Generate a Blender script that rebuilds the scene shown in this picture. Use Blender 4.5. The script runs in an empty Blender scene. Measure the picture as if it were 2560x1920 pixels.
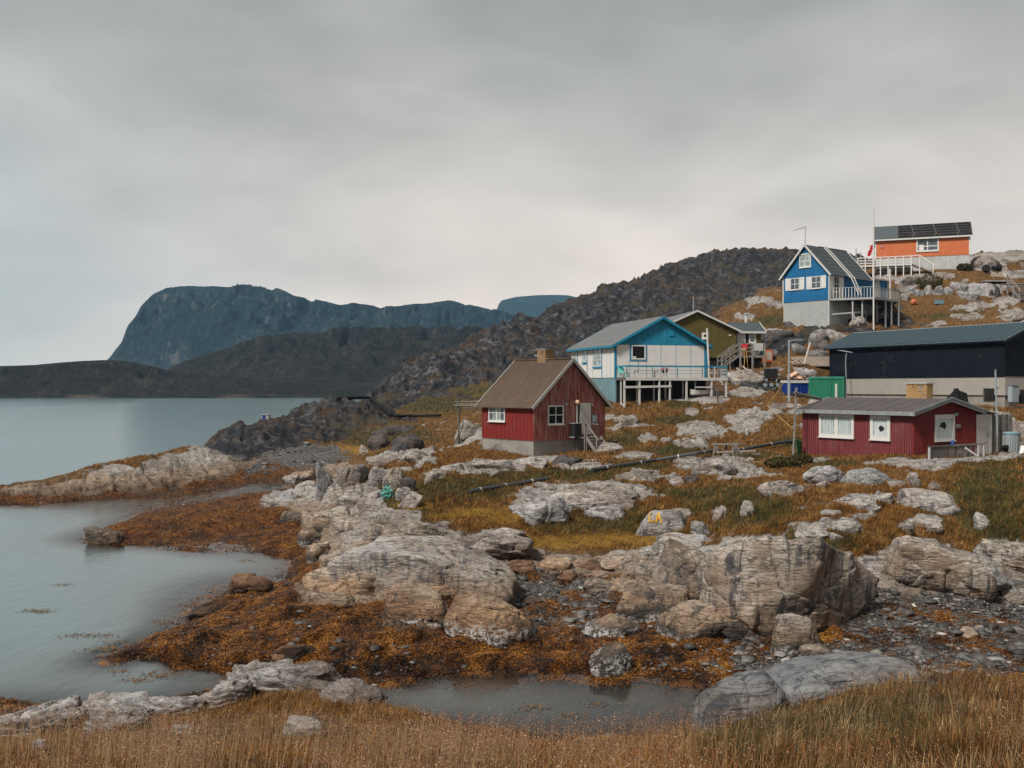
import bpy, bmesh, math, random
import numpy as np
from mathutils import Vector, Matrix, Euler

scene = bpy.context.scene
col = scene.collection
random.seed(7)
RNG = np.random.default_rng(11)

# ---------------------------------------------------------------- camera
CAM_Z = 7.0            # eye height above the water
FPX = 2489.0           # focal length in pixels of the 2560 px wide photograph
HZ = 968.0             # row of the horizon
cam_d = bpy.data.cameras.new('camera')
cam_d.sensor_width = 36.0
cam_d.lens = 36.0 * FPX / 2560.0
cam_d.shift_y = (HZ - 960.0) / 2560.0
cam_d.clip_start = 0.3
cam_d.clip_end = 30000.0
cam = bpy.data.objects.new('camera', cam_d)
col.objects.link(cam)
cam.location = (0, 0, CAM_Z)
cam.rotation_euler = (math.radians(90), 0, 0)
scene.camera = cam

# ---------------------------------------------------------------- sky and sun
SUN_EL, SUN_AZ = math.radians(48), math.radians(224)   # azimuth from +Y, clockwise: behind the camera, to the left
world = bpy.data.worlds.new('World')
scene.world = world
world.use_nodes = True
wn, wl = world.node_tree.nodes, world.node_tree.links
wn.clear()
def wnode(t, **kw):
    n = wn.new(t)
    for k, v in kw.items(): setattr(n, k, v)
    return n
w_out = wnode('ShaderNodeOutputWorld')
w_bg = wnode('ShaderNodeBackground')
w_bg.inputs['Strength'].default_value = 0.1
w_sky = wnode('ShaderNodeTexSky', sky_type='NISHITA', sun_disc=False, sun_elevation=SUN_EL, sun_rotation=SUN_AZ)
w_tc = wnode('ShaderNodeTexCoord')
w_sep = wnode('ShaderNodeSeparateXYZ')
wl.new(w_tc.outputs['Generated'], w_sep.inputs[0])
# overcast deck: a smooth height gradient, broken by soft stretched cloud noise
w_map = wnode('ShaderNodeMapping'); w_map.inputs['Scale'].default_value = (1.5, 1.5, 3.6)
wl.new(w_tc.outputs['Generated'], w_map.inputs['Vector'])
w_n1 = wnode('ShaderNodeTexNoise'); w_n1.inputs['Scale'].default_value = 1.7; w_n1.inputs['Detail'].default_value = 4; w_n1.inputs['Roughness'].default_value = 0.5; w_n1.inputs['Distortion'].default_value = 0.5
w_n2 = wnode('ShaderNodeTexNoise'); w_n2.inputs['Scale'].default_value = 4.2; w_n2.inputs['Detail'].default_value = 4; w_n2.inputs['Roughness'].default_value = 0.45; w_n2.inputs['Distortion'].default_value = 0.3
wl.new(w_map.outputs[0], w_n1.inputs['Vector']); wl.new(w_map.outputs[0], w_n2.inputs['Vector'])
def wmath(op, a, b=None, c=None):
    n = wnode('ShaderNodeMath', operation=op)
    for i, v in enumerate((a, b, c)):
        if v is None: continue
        if isinstance(v, (int, float)): n.inputs[i].default_value = v
        else: wl.new(v, n.inputs[i])
    return n.outputs[0]
warp = wmath('MULTIPLY_ADD', w_n1.outputs[0], 0.22, -0.11)
hgt = wmath('ADD', w_sep.outputs['Z'], warp)
w_lowmask = wnode('ShaderNodeMapRange'); w_lowmask.inputs['From Min'].default_value = 0.34; w_lowmask.inputs['From Max'].default_value = 0.08
wl.new(w_sep.outputs['Z'], w_lowmask.inputs['Value'])
w_r = wnode('ShaderNodeValToRGB')
SKY_STOPS = [(0.0, (.290, .234, .196)), (0.10, (.256, .214, .184)), (0.2, (.184, .167, .147)), (0.3, (.128, .123, .111)), (0.40, (.092, .093, .085)), (1.0, (.092, .094, .088))]
el = w_r.color_ramp.elements
el[0].position, el[0].color = SKY_STOPS[0][0], SKY_STOPS[0][1] + (1,)
el[1].position, el[1].color = SKY_STOPS[-1][0], SKY_STOPS[-1][1] + (1,)
for p, c in SKY_STOPS[1:-1]:
    e = el.new(p); e.color = c + (1,)
wl.new(hgt, w_r.inputs[0])
# cooler towards the left (west), warmer to the right
w_side = wnode('ShaderNodeMapRange'); w_side.inputs['From Min'].default_value = -0.10; w_side.inputs['From Max'].default_value = -0.46
wl.new(wmath('ADD', w_sep.outputs['X'], warp), w_side.inputs['Value'])
w_mixc = wnode('ShaderNodeMix', data_type='RGBA', blend_type='MULTIPLY')
wl.new(wmath('MULTIPLY', w_side.outputs[0], wmath('MULTIPLY_ADD', w_lowmask.outputs[0], .8, .2)), w_mixc.inputs[0]); wl.new(w_r.outputs[0], w_mixc.inputs[6])
w_mixc.inputs[7].default_value = (0.66, 0.80, 0.89, 1)
w_v = wnode('ShaderNodeMapRange'); w_v.inputs['From Min'].default_value = 0.3; w_v.inputs['From Max'].default_value = 0.7; w_v.inputs['To Min'].default_value = 0.87; w_v.inputs['To Max'].default_value = 1.12
wl.new(w_n2.outputs[0], w_v.inputs['Value'])
w_sc = wnode('ShaderNodeVectorMath', operation='SCALE')
wl.new(w_mixc.outputs[2], w_sc.inputs[0]); wl.new(wmath('MULTIPLY', w_v.outputs[0], 10.0), w_sc.inputs['Scale'])
w_fin = wnode('ShaderNodeMix', data_type='RGBA'); w_fin.inputs[0].default_value = 0.97
wl.new(w_sky.outputs[0], w_fin.inputs[6]); wl.new(w_sc.outputs[0], w_fin.inputs[7])
wl.new(w_fin.outputs[2], w_bg.inputs['Color']); wl.new(w_bg.outputs[0], w_out.inputs['Surface'])

sun_d = bpy.data.lights.new('sun', 'SUN')
sun_d.energy = 1.5
sun_d.angle = math.radians(11)
sun_d.color = (1.0, 0.955, 0.90)
sun = bpy.data.objects.new('sun', sun_d)
col.objects.link(sun)
_d = Vector((math.sin(SUN_AZ) * math.cos(SUN_EL), math.cos(SUN_AZ) * math.cos(SUN_EL), math.sin(SUN_EL)))
sun.rotation_euler = _d.to_track_quat('Z', 'Y').to_euler()
sun.location = (0, -20, 60)

vs = scene.view_settings
vs.view_transform = 'Standard'; vs.look = 'None'; vs.exposure = 1.88; vs.gamma = 1.0; vs.use_curve_mapping = False
scene.cycles.use_denoising = True
scene.cycles.max_bounces = 6
scene.cycles.diffuse_bounces = 3
scene.cycles.transparent_max_bounces = 12
scene.cycles.volume_bounces = 0

# ---------------------------------------------------------------- numpy noise
_P = np.random.default_rng(5).permutation(256).astype(np.int32)
_P = np.concatenate([_P, _P, _P])
_G2 = np.array([(math.cos(a), math.sin(a)) for a in np.arange(16) * math.pi / 8], np.float32)
_g3 = []
for _i in range(64):
    _z = 1 - (2 * _i + 1) / 64; _r = math.sqrt(1 - _z * _z); _a = _i * 2.399963
    _g3.append((_r * math.cos(_a), _r * math.sin(_a), _z))
_G3 = np.array(_g3, np.float32)
def _fade(t): return t * t * t * (t * (t * 6 - 15) + 10)
def perlin2(x, y):
    xi = np.floor(x).astype(np.int32); yi = np.floor(y).astype(np.int32)
    xf = (x - xi).astype(np.float32); yf = (y - yi).astype(np.float32)
    xi &= 255; yi &= 255
    u, v = _fade(xf), _fade(yf)
    def g(ix, iy, fx, fy):
        h = _G2[_P[_P[ix] + iy] & 15]
        return h[..., 0] * fx + h[..., 1] * fy
    a = g(xi, yi, xf, yf); b = g(xi + 1, yi, xf - 1, yf)
    c = g(xi, yi + 1, xf, yf - 1); d = g(xi + 1, yi + 1, xf - 1, yf - 1)
    p = a + u * (b - a); q = c + u * (d - c)
    return (p + v * (q - p)) * 1.4
def perlin3(x, y, z):
    xi = np.floor(x).astype(np.int32); yi = np.floor(y).astype(np.int32); zi = np.floor(z).astype(np.int32)
    xf = (x - xi).astype(np.float32); yf = (y - yi).astype(np.float32); zf = (z - zi).astype(np.float32)
    xi &= 255; yi &= 255; zi &= 255
    u, v, w = _fade(xf), _fade(yf), _fade(zf)
    def g(ix, iy, iz, fx, fy, fz):
        h = _G3[_P[_P[_P[ix] + iy] + iz] & 63]
        return h[..., 0] * fx + h[..., 1] * fy + h[..., 2] * fz
    r = []
    for k in (0, 1):
        a = g(xi, yi, zi + k, xf, yf, zf - k); b = g(xi + 1, yi, zi + k, xf - 1, yf, zf - k)
        c = g(xi, yi + 1, zi + k, xf, yf - 1, zf - k); d = g(xi + 1, yi + 1, zi + k, xf - 1, yf - 1, zf - k)
        p = a + u * (b - a); q = c + u * (d - c)
        r.append(p + v * (q - p))
    return (r[0] + w * (r[1] - r[0])) * 1.5
def fbm2(x, y, o=4, gain=.5, ridged=False):
    s = np.zeros(np.shape(x), np.float32); a = 1.0; t = 0
    for i in range(o):
        n = perlin2(x + 17.3 * i, y - 9.1 * i)
        s += a * ((1 - np.abs(n) * 2) if ridged else n)
        t += a; a *= gain; x = x * 2.03; y = y * 2.03
    return s / t
def fbm3(x, y, z, o=4, gain=.5, ridged=False):
    s = np.zeros(np.shape(x), np.float32); a = 1.0; t = 0
    for i in range(o):
        n = perlin3(x + 17.3 * i, y - 9.1 * i, z + 4.7 * i)
        s += a * ((1 - np.abs(n) * 2) if ridged else n)
        t += a; a *= gain; x = x * 2.03; y = y * 2.03; z = z * 2.03
    return s / t
def _hash2(ix, iy, k):
    h = (ix.astype(np.int64) * 374761393 + iy.astype(np.int64) * 668265263 + k * 974634777) & 0x7fffffff
    h = ((h ^ (h >> 13)) * 1274126177) & 0x7fffffff
    return ((h ^ (h >> 16)) & 0xffff).astype(np.float32) / 65535.0
def blocks2(x, y, tilt=.5):
    """fractured-rock field: per-cell tilted plates; returns (height, distance to the crack)"""
    xi = np.floor(x).astype(np.int32); yi = np.floor(y).astype(np.int32)
    f1 = np.full(x.shape, 9.0, np.float32); f2 = f1.copy(); h = np.zeros(x.shape, np.float32)
    for dx in (-1, 0, 1):
        for dy in (-1, 0, 1):
            cx, cy = xi + dx, yi + dy
            px_ = cx + .15 + .7 * _hash2(cx, cy, 1); py_ = cy + .15 + .7 * _hash2(cx, cy, 2)
            ddx, ddy = x - px_, y - py_
            d = np.sqrt(ddx * ddx + ddy * ddy)
            hh = (_hash2(cx, cy, 3) - .5) + tilt * ((_hash2(cx, cy, 4) - .5) * ddx + (_hash2(cx, cy, 5) - .5) * ddy) * 2
            near = d < f1
            f2 = np.where(near, f1, np.minimum(f2, d))
            h = np.where(near, hh, h)
            f1 = np.where(near, d, f1)
    return h, f2 - f1
def sstep(a, b, x):
    t = np.clip((x - a) / (b - a), 0, 1)
    return t * t * (3 - 2 * t)
# ---------------------------------------------------------------- object helpers
def tag(o, label=None, cat=None, group=None, kind=None):
    if label: o['label'] = label
    if cat: o['category'] = cat
    if group: o['group'] = group
    if kind: o['kind'] = kind
    return o
def empty(name, loc=(0, 0, 0), rz=0.0, label=None, cat=None, group=None):
    o = bpy.data.objects.new(name, None)
    o.empty_display_size = .3
    col.objects.link(o); o.location = loc; o.rotation_euler = (0, 0, rz)
    return tag(o, label, cat, group)
def np_mesh(name, V, F, mats=(), smooth=False, attrs=None, mat_idx=None):
    """V (n,3); F (m,3) or (m,4) int arrays"""
    me = bpy.data.meshes.new(name)
    V = np.ascontiguousarray(V, np.float32); F = np.ascontiguousarray(F, np.int32)
    k = F.shape[1]
    me.vertices.add(len(V)); me.vertices.foreach_set('co', V.ravel())
    me.loops.add(F.size); me.loops.foreach_set('vertex_index', F.ravel())
    me.polygons.add(len(F))
    me.polygons.foreach_set('loop_start', np.arange(0, F.size, k, dtype=np.int32))
    me.polygons.foreach_set('loop_total', np.full(len(F), k, np.int32))
    if smooth: me.polygons.foreach_set('use_smooth', np.ones(len(F), bool))
    if mat_idx is not None: me.polygons.foreach_set('material_index', mat_idx.astype(np.int32))
    for m in mats: me.materials.append(m)
    me.update(calc_edges=True)
    for an, arr in (attrs or {}).items():
        if arr.ndim == 2:
            a = me.attributes.new(an, 'FLOAT_COLOR', 'POINT')
            a.data.foreach_set('color', np.ascontiguousarray(np.concatenate([arr, np.ones((len(arr), 4 - arr.shape[1]))], 1), np.float32).ravel())
        else:
            a = me.attributes.new(an, 'FLOAT', 'POINT')
            a.data.foreach_set('value', np.ascontiguousarray(arr, np.float32))
    return me
def link_mesh(name, me, parent=None, loc=None):
    o = bpy.data.objects.new(name, me); col.objects.link(o)
    if parent: o.parent = parent
    if loc is not None: o.location = loc
    return o
def grid_faces(nr, nc):
    i = np.arange(nr - 1)[:, None] * nc + np.arange(nc - 1)[None, :]
    i = i.ravel()
    return np.stack([i, i + 1, i + nc + 1, i + nc], 1)

# ---------------------------------------------------------------- node helper
class NT:
    def __init__(s, name):
        s.m = bpy.data.materials.new(name); s.m.use_nodes = True
        s.t = s.m.node_tree; s.n = s.t.nodes; s.l = s.t.links; s.n.clear()
        s.out = s.n.new('ShaderNodeOutputMaterial')
    def new(s, t, **kw):
        n = s.n.new(t)
        for k, v in kw.items(): setattr(n, k, v)
        return n
    def put(s, sock, v):
        if isinstance(v, (int, float)): sock.default_value = v
        elif isinstance(v, (tuple, list)):
            sock.default_value = tuple(v) + (1,) if len(v) == 3 and sock.type == 'RGBA' else tuple(v)
        else: s.l.new(v, sock)
    def coord(s, scale=(1, 1, 1), kind='Object', rot=(0, 0, 0)):
        tc = s.new('ShaderNodeTexCoord'); mp = s.new('ShaderNodeMapping')
        mp.inputs['Scale'].default_value = scale; mp.inputs['Rotation'].default_value = rot
        s.l.new(tc.outputs[kind], mp.inputs[0]); return mp.outputs[0]
    def pos(s, scale=(1, 1, 1), rot=(0, 0, 0)):
        g = s.new('ShaderNodeNewGeometry'); mp = s.new('ShaderNodeMapping')
        mp.inputs['Scale'].default_value = scale; mp.inputs['Rotation'].default_value = rot
        s.l.new(g.outputs['Position'], mp.inputs[0]); return mp.outputs[0]
    def noise(s, v, sc, det=4, rough=.55, dist=0.0, o='Fac'):
        n = s.new('ShaderNodeTexNoise'); s.l.new(v, n.inputs['Vector'])
        n.inputs['Scale'].default_value = sc; n.inputs['Detail'].default_value = det
        n.inputs['Roughness'].default_value = rough; n.inputs['Distortion'].default_value = dist
        return n.outputs[o]
    def vor(s, v, sc, feat='F1', o='Distance', rnd=1.0):
        n = s.new('ShaderNodeTexVoronoi', feature=feat); s.l.new(v, n.inputs['Vector'])
        n.inputs['Scale'].default_value = sc; n.inputs['Randomness'].default_value = rnd
        return n.outputs[o]
    def rng(s, v, a, b, c=0.0, d=1.0, smooth=True):
        n = s.new('ShaderNodeMapRange'); n.interpolation_type = 'SMOOTHSTEP' if smooth else 'LINEAR'
        s.put(n.inputs['Value'], v)
        for k, x in zip(('From Min', 'From Max', 'To Min', 'To Max'), (a, b, c, d)): s.put(n.inputs[k], x)
        return n.outputs[0]
    def math(s, op, a, b=0.0, c=None):
        n = s.new('ShaderNodeMath', operation=op)
        s.put(n.inputs[0], a); s.put(n.inputs[1], b)
        if c is not None: s.put(n.inputs[2], c)
        return n.outputs[0]
    def mix(s, f, a, b, blend='MIX'):
        n = s.new('ShaderNodeMix', data_type='RGBA', blend_type=blend)
        s.put(n.inputs[0], f); s.put(n.inputs[6], a); s.put(n.inputs[7], b)
        return n.outputs[2]
    def ramp(s, v, stops):
        n = s.new('ShaderNodeValToRGB'); s.l.new(v, n.inputs[0]); e = n.color_ramp.elements
        e[0].position, e[0].color = stops[0][0], tuple(stops[0][1]) + (1,)
        e[1].position, e[1].color = stops[-1][0], tuple(stops[-1][1]) + (1,)
        for p, c in stops[1:-1]:
            q = e.new(p); q.color = tuple(c) + (1,)
        return n.outputs[0]
    def attr(s, name, o='Color'):
        n = s.new('ShaderNodeAttribute'); n.attribute_name = name; return n.outputs[o]
    def split(s, c):
        n = s.new('ShaderNodeSeparateColor'); s.l.new(c, n.inputs[0]); return n.outputs
    def bump(s, h, dist=.05, strength=1.0, prev=None):
        n = s.new('ShaderNodeBump'); s.put(n.inputs['Height'], h)
        n.inputs['Distance'].default_value = dist; s.put(n.inputs['Strength'], strength)
        if prev is not None: s.l.new(prev, n.inputs['Normal'])
        return n.outputs[0]
    def bsdf(s, base, rough=.8, bump=None, spec=.3, metal=0.0, **kw):
        n = s.new('ShaderNodeBsdfPrincipled')
        s.put(n.inputs['Base Color'], base); s.put(n.inputs['Roughness'], rough)
        n.inputs['Specular IOR Level'].default_value = spec; n.inputs['Metallic'].default_value = metal
        if bump is not None: s.l.new(bump, n.inputs['Normal'])
        for k, v in kw.items(): s.put(n.inputs[k], v)
        return n.outputs[0]
    def done(s, sh):
        s.l.new(sh, s.out.inputs['Surface']); return s.m

# ---------------------------------------------------------------- the lie of the land
def W(px, py, D):
    """the point that lies D metres in front of the camera on the line of sight through a photo pixel"""
    return np.array([(px - 1280.0) / FPX * D, D, CAM_Z + (HZ - py) / FPX * D])
CP = []                                     # (u, v, z)
def cz(px, py, z): CP.append(((px - 1280) / FPX, math.log(FPX * (CAM_Z - z) / (py - HZ)), z))
def cd(px, py, D): CP.append(((px - 1280) / FPX, math.log(D), CAM_Z + (HZ - py) / FPX * D))
def cw(u, D, z): CP.append((u, math.log(D), z))
for u in (-.7, -.35, 0, .35, .7): cw(u, 1.5, 5.3); cw(u, 4, 4.85)
for a in [(0,1920,8),(700,1920,8),(1280,1920,8),(1900,1920,8),(2560,1920,7)]: cd(*a)
for a in [(-300,1860,2.3),(0,1850,2.5),(0,1800,0.9),(-300,1800,.3),(300,1770,.8),(300,1850,2.6),(600,1860,2.6),(480,1775,1.0),(700,1705,1.0),(800,1780,1.7),(930,1760,.9),
          (0,1780,-.3),(250,1735,-.5),(500,1710,-.3),(1050,1862,2.2),(1300,1882,2.3),(1550,1880,2.3),(1720,1840,1.5),(1700,1868,2.1),
          (1900,1790,2.3),(2100,1740,2.5),(2300,1700,2.45),(2560,1735,2.6),(2800,1730,2.7),
          # the channel and the water
          (980,1780,-.35),(1200,1740,-.3),(1400,1750,-.25),(1500,1720,-.12),(1620,1790,-.3),(1750,1720,-.1),(1820,1715,-.02),(1300,1700,-.08),(1050,1705,-.05),(960,1690,.1),
          (400,1750,-.8),(200,1700,-1.2),(-200,1700,-1.6),(0,1500,-1.5),(300,1500,-.9),(500,1460,-.6),(620,1410,-.3),(400,1440,-.8),(100,1380,-1.5),(-300,1400,-2),
          # lower weed point
          (280,1640,-.02),(300,1622,0),(420,1575,0),(490,1545,0),(480,1530,.0),(560,1485,0),(640,1450,.05),(300,1662,-.02),(420,1672,0),(560,1677,0),(640,1688,0),
          (600,1580,.4),(450,1620,.25),(800,1600,.45),(900,1500,.7),(750,1490,.7),(1000,1640,.3),(900,1660,.2),(720,1690,.15),(700,1540,.55),
          # cove and second finger
          (745,1445,.05),(735,1405,0),(690,1385,0),(620,1368,0),(520,1352,0),(460,1376,.02),(400,1360,0),(225,1352,.02),(225,1335,.05),(280,1312,0),(400,1270,0),(460,1262,.05),
          (300,1335,.22),(330,1290,-.08),(600,1300,.4),(500,1320,.32),(700,1340,.5),(700,1230,.55),(560,1195,.35),(640,1170,.6),(740,1130,.9),(810,1118,1.1),(650,1150,.7),
          (300,1252,-.2),(150,1262,-.2),(500,1252,-.06),(560,1245,.1),(400,1258,-.12),
          # rocky point
          (-200,1262,-.2),(0,1258,0),(100,1260,0),(230,1247,0),(350,1240,.05),(450,1225,.1),(540,1205,.25),
          # near rocks, slabs, slope
          (900,1180,2.3),(830,1200,2.25),(860,1290,1.1),(760,1290,.6),(700,1250,.5),(1000,1160,2.8),(1100,1200,2.9),(1250,1172,2.9),
          (1000,1270,2.3),(930,1250,2.1),(870,1330,1.5),(1000,1370,1.5),(870,1420,1.0),(790,1440,.65),(740,1350,.35),(1150,1400,1.3),(1200,1445,.7),
          (1400,1460,.5),(1250,1500,.4),(1500,1500,.5),(1350,1560,.3),(1100,1530,.6),(1200,1620,.2),(1500,1620,.25),(1800,1640,.3),(2100,1600,.5),(2400,1560,.7),(2560,1650,.6),
          (2500,1480,.95),(2300,1500,.85),(2450,1400,1.35),(2600,1420,1.4),(2200,1650,.4),
          (1500,1345,1.4),(1630,1335,1.5),(1650,1265,2.1),(1450,1230,2.4),(1350,1280,2.0),(1700,1385,1.5),(1720,1500,.6),(1880,1600,.35),
          (1900,1345,2.2),(2150,1335,2.4),(2400,1350,2.3),(2520,1310,2.5),(1850,1250,2.7),(2100,1250,2.8),(2350,1230,3.0),(2520,1190,3.2),
          (1700,1180,2.9),(1900,1180,3.0),(2250,1172,3.1),(1600,1110,3.6),(1800,1110,3.65),(1900,1060,4.5),(1700,1060,4.4),(1560,1055,4.5),(1450,1140,3.2),(1300,1165,2.95),
          (900,1085,2.0),(850,1122,1.4),(1000,1105,2.3),(1100,1112,2.7),(1150,1112,2.8)]: cz(*a)
for a in [(75,1212,63),(230,1165,68),(380,1141,72),(485,1111,80),(580,1068,95),(660,1048,106),(750,1030,118),(810,998,130),(1018,893,165),(1157,850,190),(1273,810,205),
          (1435,758,225),(1620,683,245),(1736,654,255),(1850,639,260),(1970,637,260),(2130,636,255),(1850,660,232),(2000,655,232),(2130,655,232),(1950,700,205),(1750,672,232),
          (1400,850,185),(1300,900,162),(1150,930,150),(1600,780,195),(1750,745,185),(1800,700,220),(1250,962,135),(1000,1025,128),(1150,990,142),(1090,1045,112),(950,1000,140),
          (1334,1144,55.5),(1205,1120,59),(1512,1115,59.15),(1400,1125,61),(1300,1000,100),(1500,1060,72),
          (1560,1024,75.5),(1770,990,78),(1540,1005,78),(1427,1000,87),(1680,1000,84),(1950,1000,80),(1990,987,88),(2060,1003,84),(2080,1000,97),(1850,962,88),
          (1850,925,97),(1640,925,99),(1920,925,98),(1990,900,96),(1960,850,103),(1958,818,110.5),(2074,810,106),(2180,792,109),(2300,790,110),(2480,790,108),(2620,775,108),(2100,860,100),
          (1900,800,115),(1900,745,132),(1850,775,122),(1780,805,128),
          (2188,684,126),(2426,674,122),(2300,720,118),(2450,742,115),(2230,742,117),(2560,700,122),(2440,655,138),(2560,628,150),(2700,620,150),(2300,662,136),(2200,668,140),
          (2280,1137,50),(2006,1135,56),(2440,1137,52.84),(2513,1030,80),(2400,1010,70),(2300,1010,68),(2560,1075,62),(2700,1060,62)]: cd(*a)
for u, D, z in [(-.5,72,-2),(-.45,78,-2.5),(-.4,84,-3),(-.34,92,-3),(-.28,112,-3.5),(-.22,150,-4),(-.12,190,-4),(-.08,220,-3),(0,245,-4),(.05,270,-3),(.15,300,4),(.3,320,20),(.5,260,24),(.72,220,22),
                (-.7,60,-3),(-.7,100,-5),(-.5,120,-6),(-.4,200,-8),(-.7,300,-12),(-.2,320,-10),(-.7,20,-1.5),(-.7,35,-2.5),(.72,20,1.0),(.72,35,1.8),(.72,60,4.5),(.72,90,7),(.72,120,17)]: cw(u, D, z)
CP = np.array(CP)
def _tps(r2): return np.where(r2 > 1e-12, r2 * np.log(np.maximum(r2, 1e-12)), 0.0)
def rbf_fit(P, z, lam=2e-4):
    n = len(P)
    K = _tps(((P[:, None] - P[None]) ** 2).sum(-1)) + lam * np.eye(n)
    Q = np.concatenate([np.ones((n, 1)), P], 1)
    A = np.block([[K, Q], [Q.T, np.zeros((3, 3))]])
    s = np.linalg.solve(A, np.concatenate([z, np.zeros(3)]))
    return s[:n], s[n:]
_w, _c = rbf_fit(CP[:, :2], CP[:, 2])
def rbf_eval(u, v):
    out = np.empty(u.size)
    uf, vf = u.ravel(), v.ravel()
    for i in range(0, u.size, 40000):
        a, b = uf[i:i + 40000], vf[i:i + 40000]
        r2 = (a[:, None] - CP[None, :, 0]) ** 2 + (b[:, None] - CP[None, :, 1]) ** 2
        out[i:i + 40000] = _tps(r2) @ _w + _c[0] + _c[1] * a + _c[2] * b
    return out.reshape(u.shape)

NU, NV = 776, 760
U0, U1, V0, V1 = -.80, .80, math.log(1.6), math.log(318.0)
gu = np.linspace(U0, U1, NU); gv = np.linspace(V0, V1, NV)
# the base surface is smooth: solve it on a coarse grid and interpolate
cu = np.linspace(U0, U1, NU // 4 + 1); cv = np.linspace(V0, V1, NV // 4 + 1)
CB = rbf_eval(*np.meshgrid(cu, cv))
def bilin(A, u, v):
    nr, nc = A.shape
    x = np.clip((u - U0) / (U1 - U0) * (nc - 1), 0, nc - 1.001); y = np.clip((v - V0) / (V1 - V0) * (nr - 1), 0, nr - 1.001)
    i = x.astype(int); j = y.astype(int); fx = x - i; fy = y - j
    return (A[j, i] * (1 - fx) + A[j, i + 1] * fx) * (1 - fy) + (A[j + 1, i] * (1 - fx) + A[j + 1, i + 1] * fx) * fy
GU, GV = np.meshgrid(gu, gv)
BASE = bilin(CB, GU, GV)
GD = np.exp(GV); GX = GU * GD; GY = GD
PX = 1280 + FPX * GU
PY = HZ + (CAM_Z - BASE) / GD * FPX

def blob(lst, soft=.35, wob=.5, sc=1.0):
    """union of soft ellipses given in photo pixels on the bare ground, with ragged edges"""
    m = np.zeros(PX.shape, np.float32)
    n = fbm2(GX * (.9 * sc) + 3, GY * (.9 * sc) + 8, 4, .6) * wob
    for (x, y, rx, ry) in lst:
        j, i = np.where((np.abs(PX - x) < rx * 1.7) & (np.abs(PY - y) < ry * 1.7))
        if not len(j): continue
        d = np.sqrt(((PX[j, i] - x) / rx) ** 2 + ((PY[j, i] - y) / ry) ** 2) + n[j, i]
        m[j, i] = np.maximum(m[j, i], 1 - sstep(1 - soft, 1 + soft, d))
    return m
OUTCROPS = [(1787,1169,100,20),(1684,1203,25,9),(1581,1145,50,11),(1548,1235,75,18),(1725,1121,45,11),(2147,1262,55,16),(2207,1246,25,9),(2156,1296,35,9),(2099,1317,55,16),(2027,1332,45,11),
            (2315,1313,45,18),(2267,1325,20,10),(2027,1152,55,7),(2338,1159,60,12),(2506,1148,50,8),(1869,1278,18,9),(1797,1284,20,7),(1529,1272,50,14),(1473,1240,165,26),(1351,1275,80,30),(1505,1279,55,16),
            (1090,1195,32,10),(1237,1172,75,20),(1300,1160,55,14),(1150,1180,30,8),(1452,1174,75,8),(1066,1158,27,8),(985,1154,42,10),(1370,1150,50,10),(1564,1050,32,9),(1549,1065,8,5),(1753,1085,62,22),(1870,1053,58,22),(1860,1080,40,10),(1730,1030,18,12),
            (1727,994,58,9),(1785,998,42,12),(1870,985,52,9),(1857,944,40,14),(1580,1146,50,10),(1528,1121,30,9),(1620,1107,26,6),(1665,1111,13,5),(1714,1121,34,9),(1798,1164,72,14),(1050,1140,40,8),(1180,1090,40,14),(1230,1120,30,6),
            (2050,1020,30,8),(1960,1025,40,8),(2000,1040,30,6),(1930,1040,25,6),(2280,705,45,14),(2350,690,40,8),(2520,760,40,9),(2440,775,50,8),(2500,720,40,10),(2470,660,50,18),(2540,650,40,14),(2540,690,40,10),(2200,690,30,8),(2150,830,40,10),(2030,840,30,14),(1960,870,30,12),
            (1940,840,45,14),(1900,760,40,8),(1860,800,30,8),(1940,770,30,8),(2560,790,60,8),(2420,800,50,6),(2540,1085,50,20),(2530,1120,40,8),(1600,1200,60,10),(1960,1240,30,8),(2240,1215,25,8),(2430,1150,40,8),(1700,1290,30,8),(2080,1290,30,6)]
SLABS = [(1000,1335,150,45),(1060,1400,230,60),(1230,1345,85,22),(1270,1390,120,26),(900,1260,70,50),(840,1200,70,45),(800,1260,80,60),(760,1210,80,40),(860,1340,90,60),(800,1320,70,80),(1000,1290,60,20),
         (1450,1410,160,26),(1620,1400,120,30),(1700,1440,140,70),(1900,1450,260,110),(2300,1420,180,70),(2500,1420,110,60),(2520,1370,90,25),(2450,1450,100,30),
         (150,1232,160,28),(330,1205,150,40),(470,1175,120,45),(560,1140,100,40),(1100,1560,160,60),(1200,1580,150,60),(860,1470,130,40)]
GREEN = [(990,1088,100,30),(1090,1010,120,26),(930,1100,80,30),(1180,975,80,16),(1030,1240,120,45),(1150,1222,160,34),(1300,1195,120,20),(1460,1192,170,18),(1620,1170,90,14),(1850,1275,140,52),(1780,1235,160,20),(2470,1240,140,100),(2520,1320,120,50),
         (1540,1310,180,40),(1560,1100,60,20),(1690,1130,80,12),(1680,1050,90,12),(1850,1140,90,14),(2060,1160,80,10),(2150,1820,300,70),(1900,1860,200,60),(2050,1350,150,25),(1450,1020,60,40),(1960,960,40,20),(1700,1010,40,12),(1990,1110,60,14),(2380,790,80,8),(1930,800,40,20)]
MOSS = [(1480,1352,175,18),(1620,1350,60,14),(1200,1283,80,13),(1260,1300,60,9),(880,1125,60,10),(1120,1290,60,8),(1030,1265,50,10)]
GRAVEL = [(1340,1490,190,80),(2350,1570,330,130),(2540,1520,140,130),(2000,1650,220,60),(740,1140,130,32),(640,1165,60,20),(2300,1480,200,40)]
MUD = [(1950,1660,260,50),(1700,1660,160,40),(1500,1560,120,40),(1300,1530,140,50)]
m_out = blob(OUTCROPS, .4, .55)
m_slab = blob(SLABS, .35, .4)
m_green = blob(GREEN, .7, .8, .5)
m_moss = blob(MOSS, .4, .5)
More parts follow.
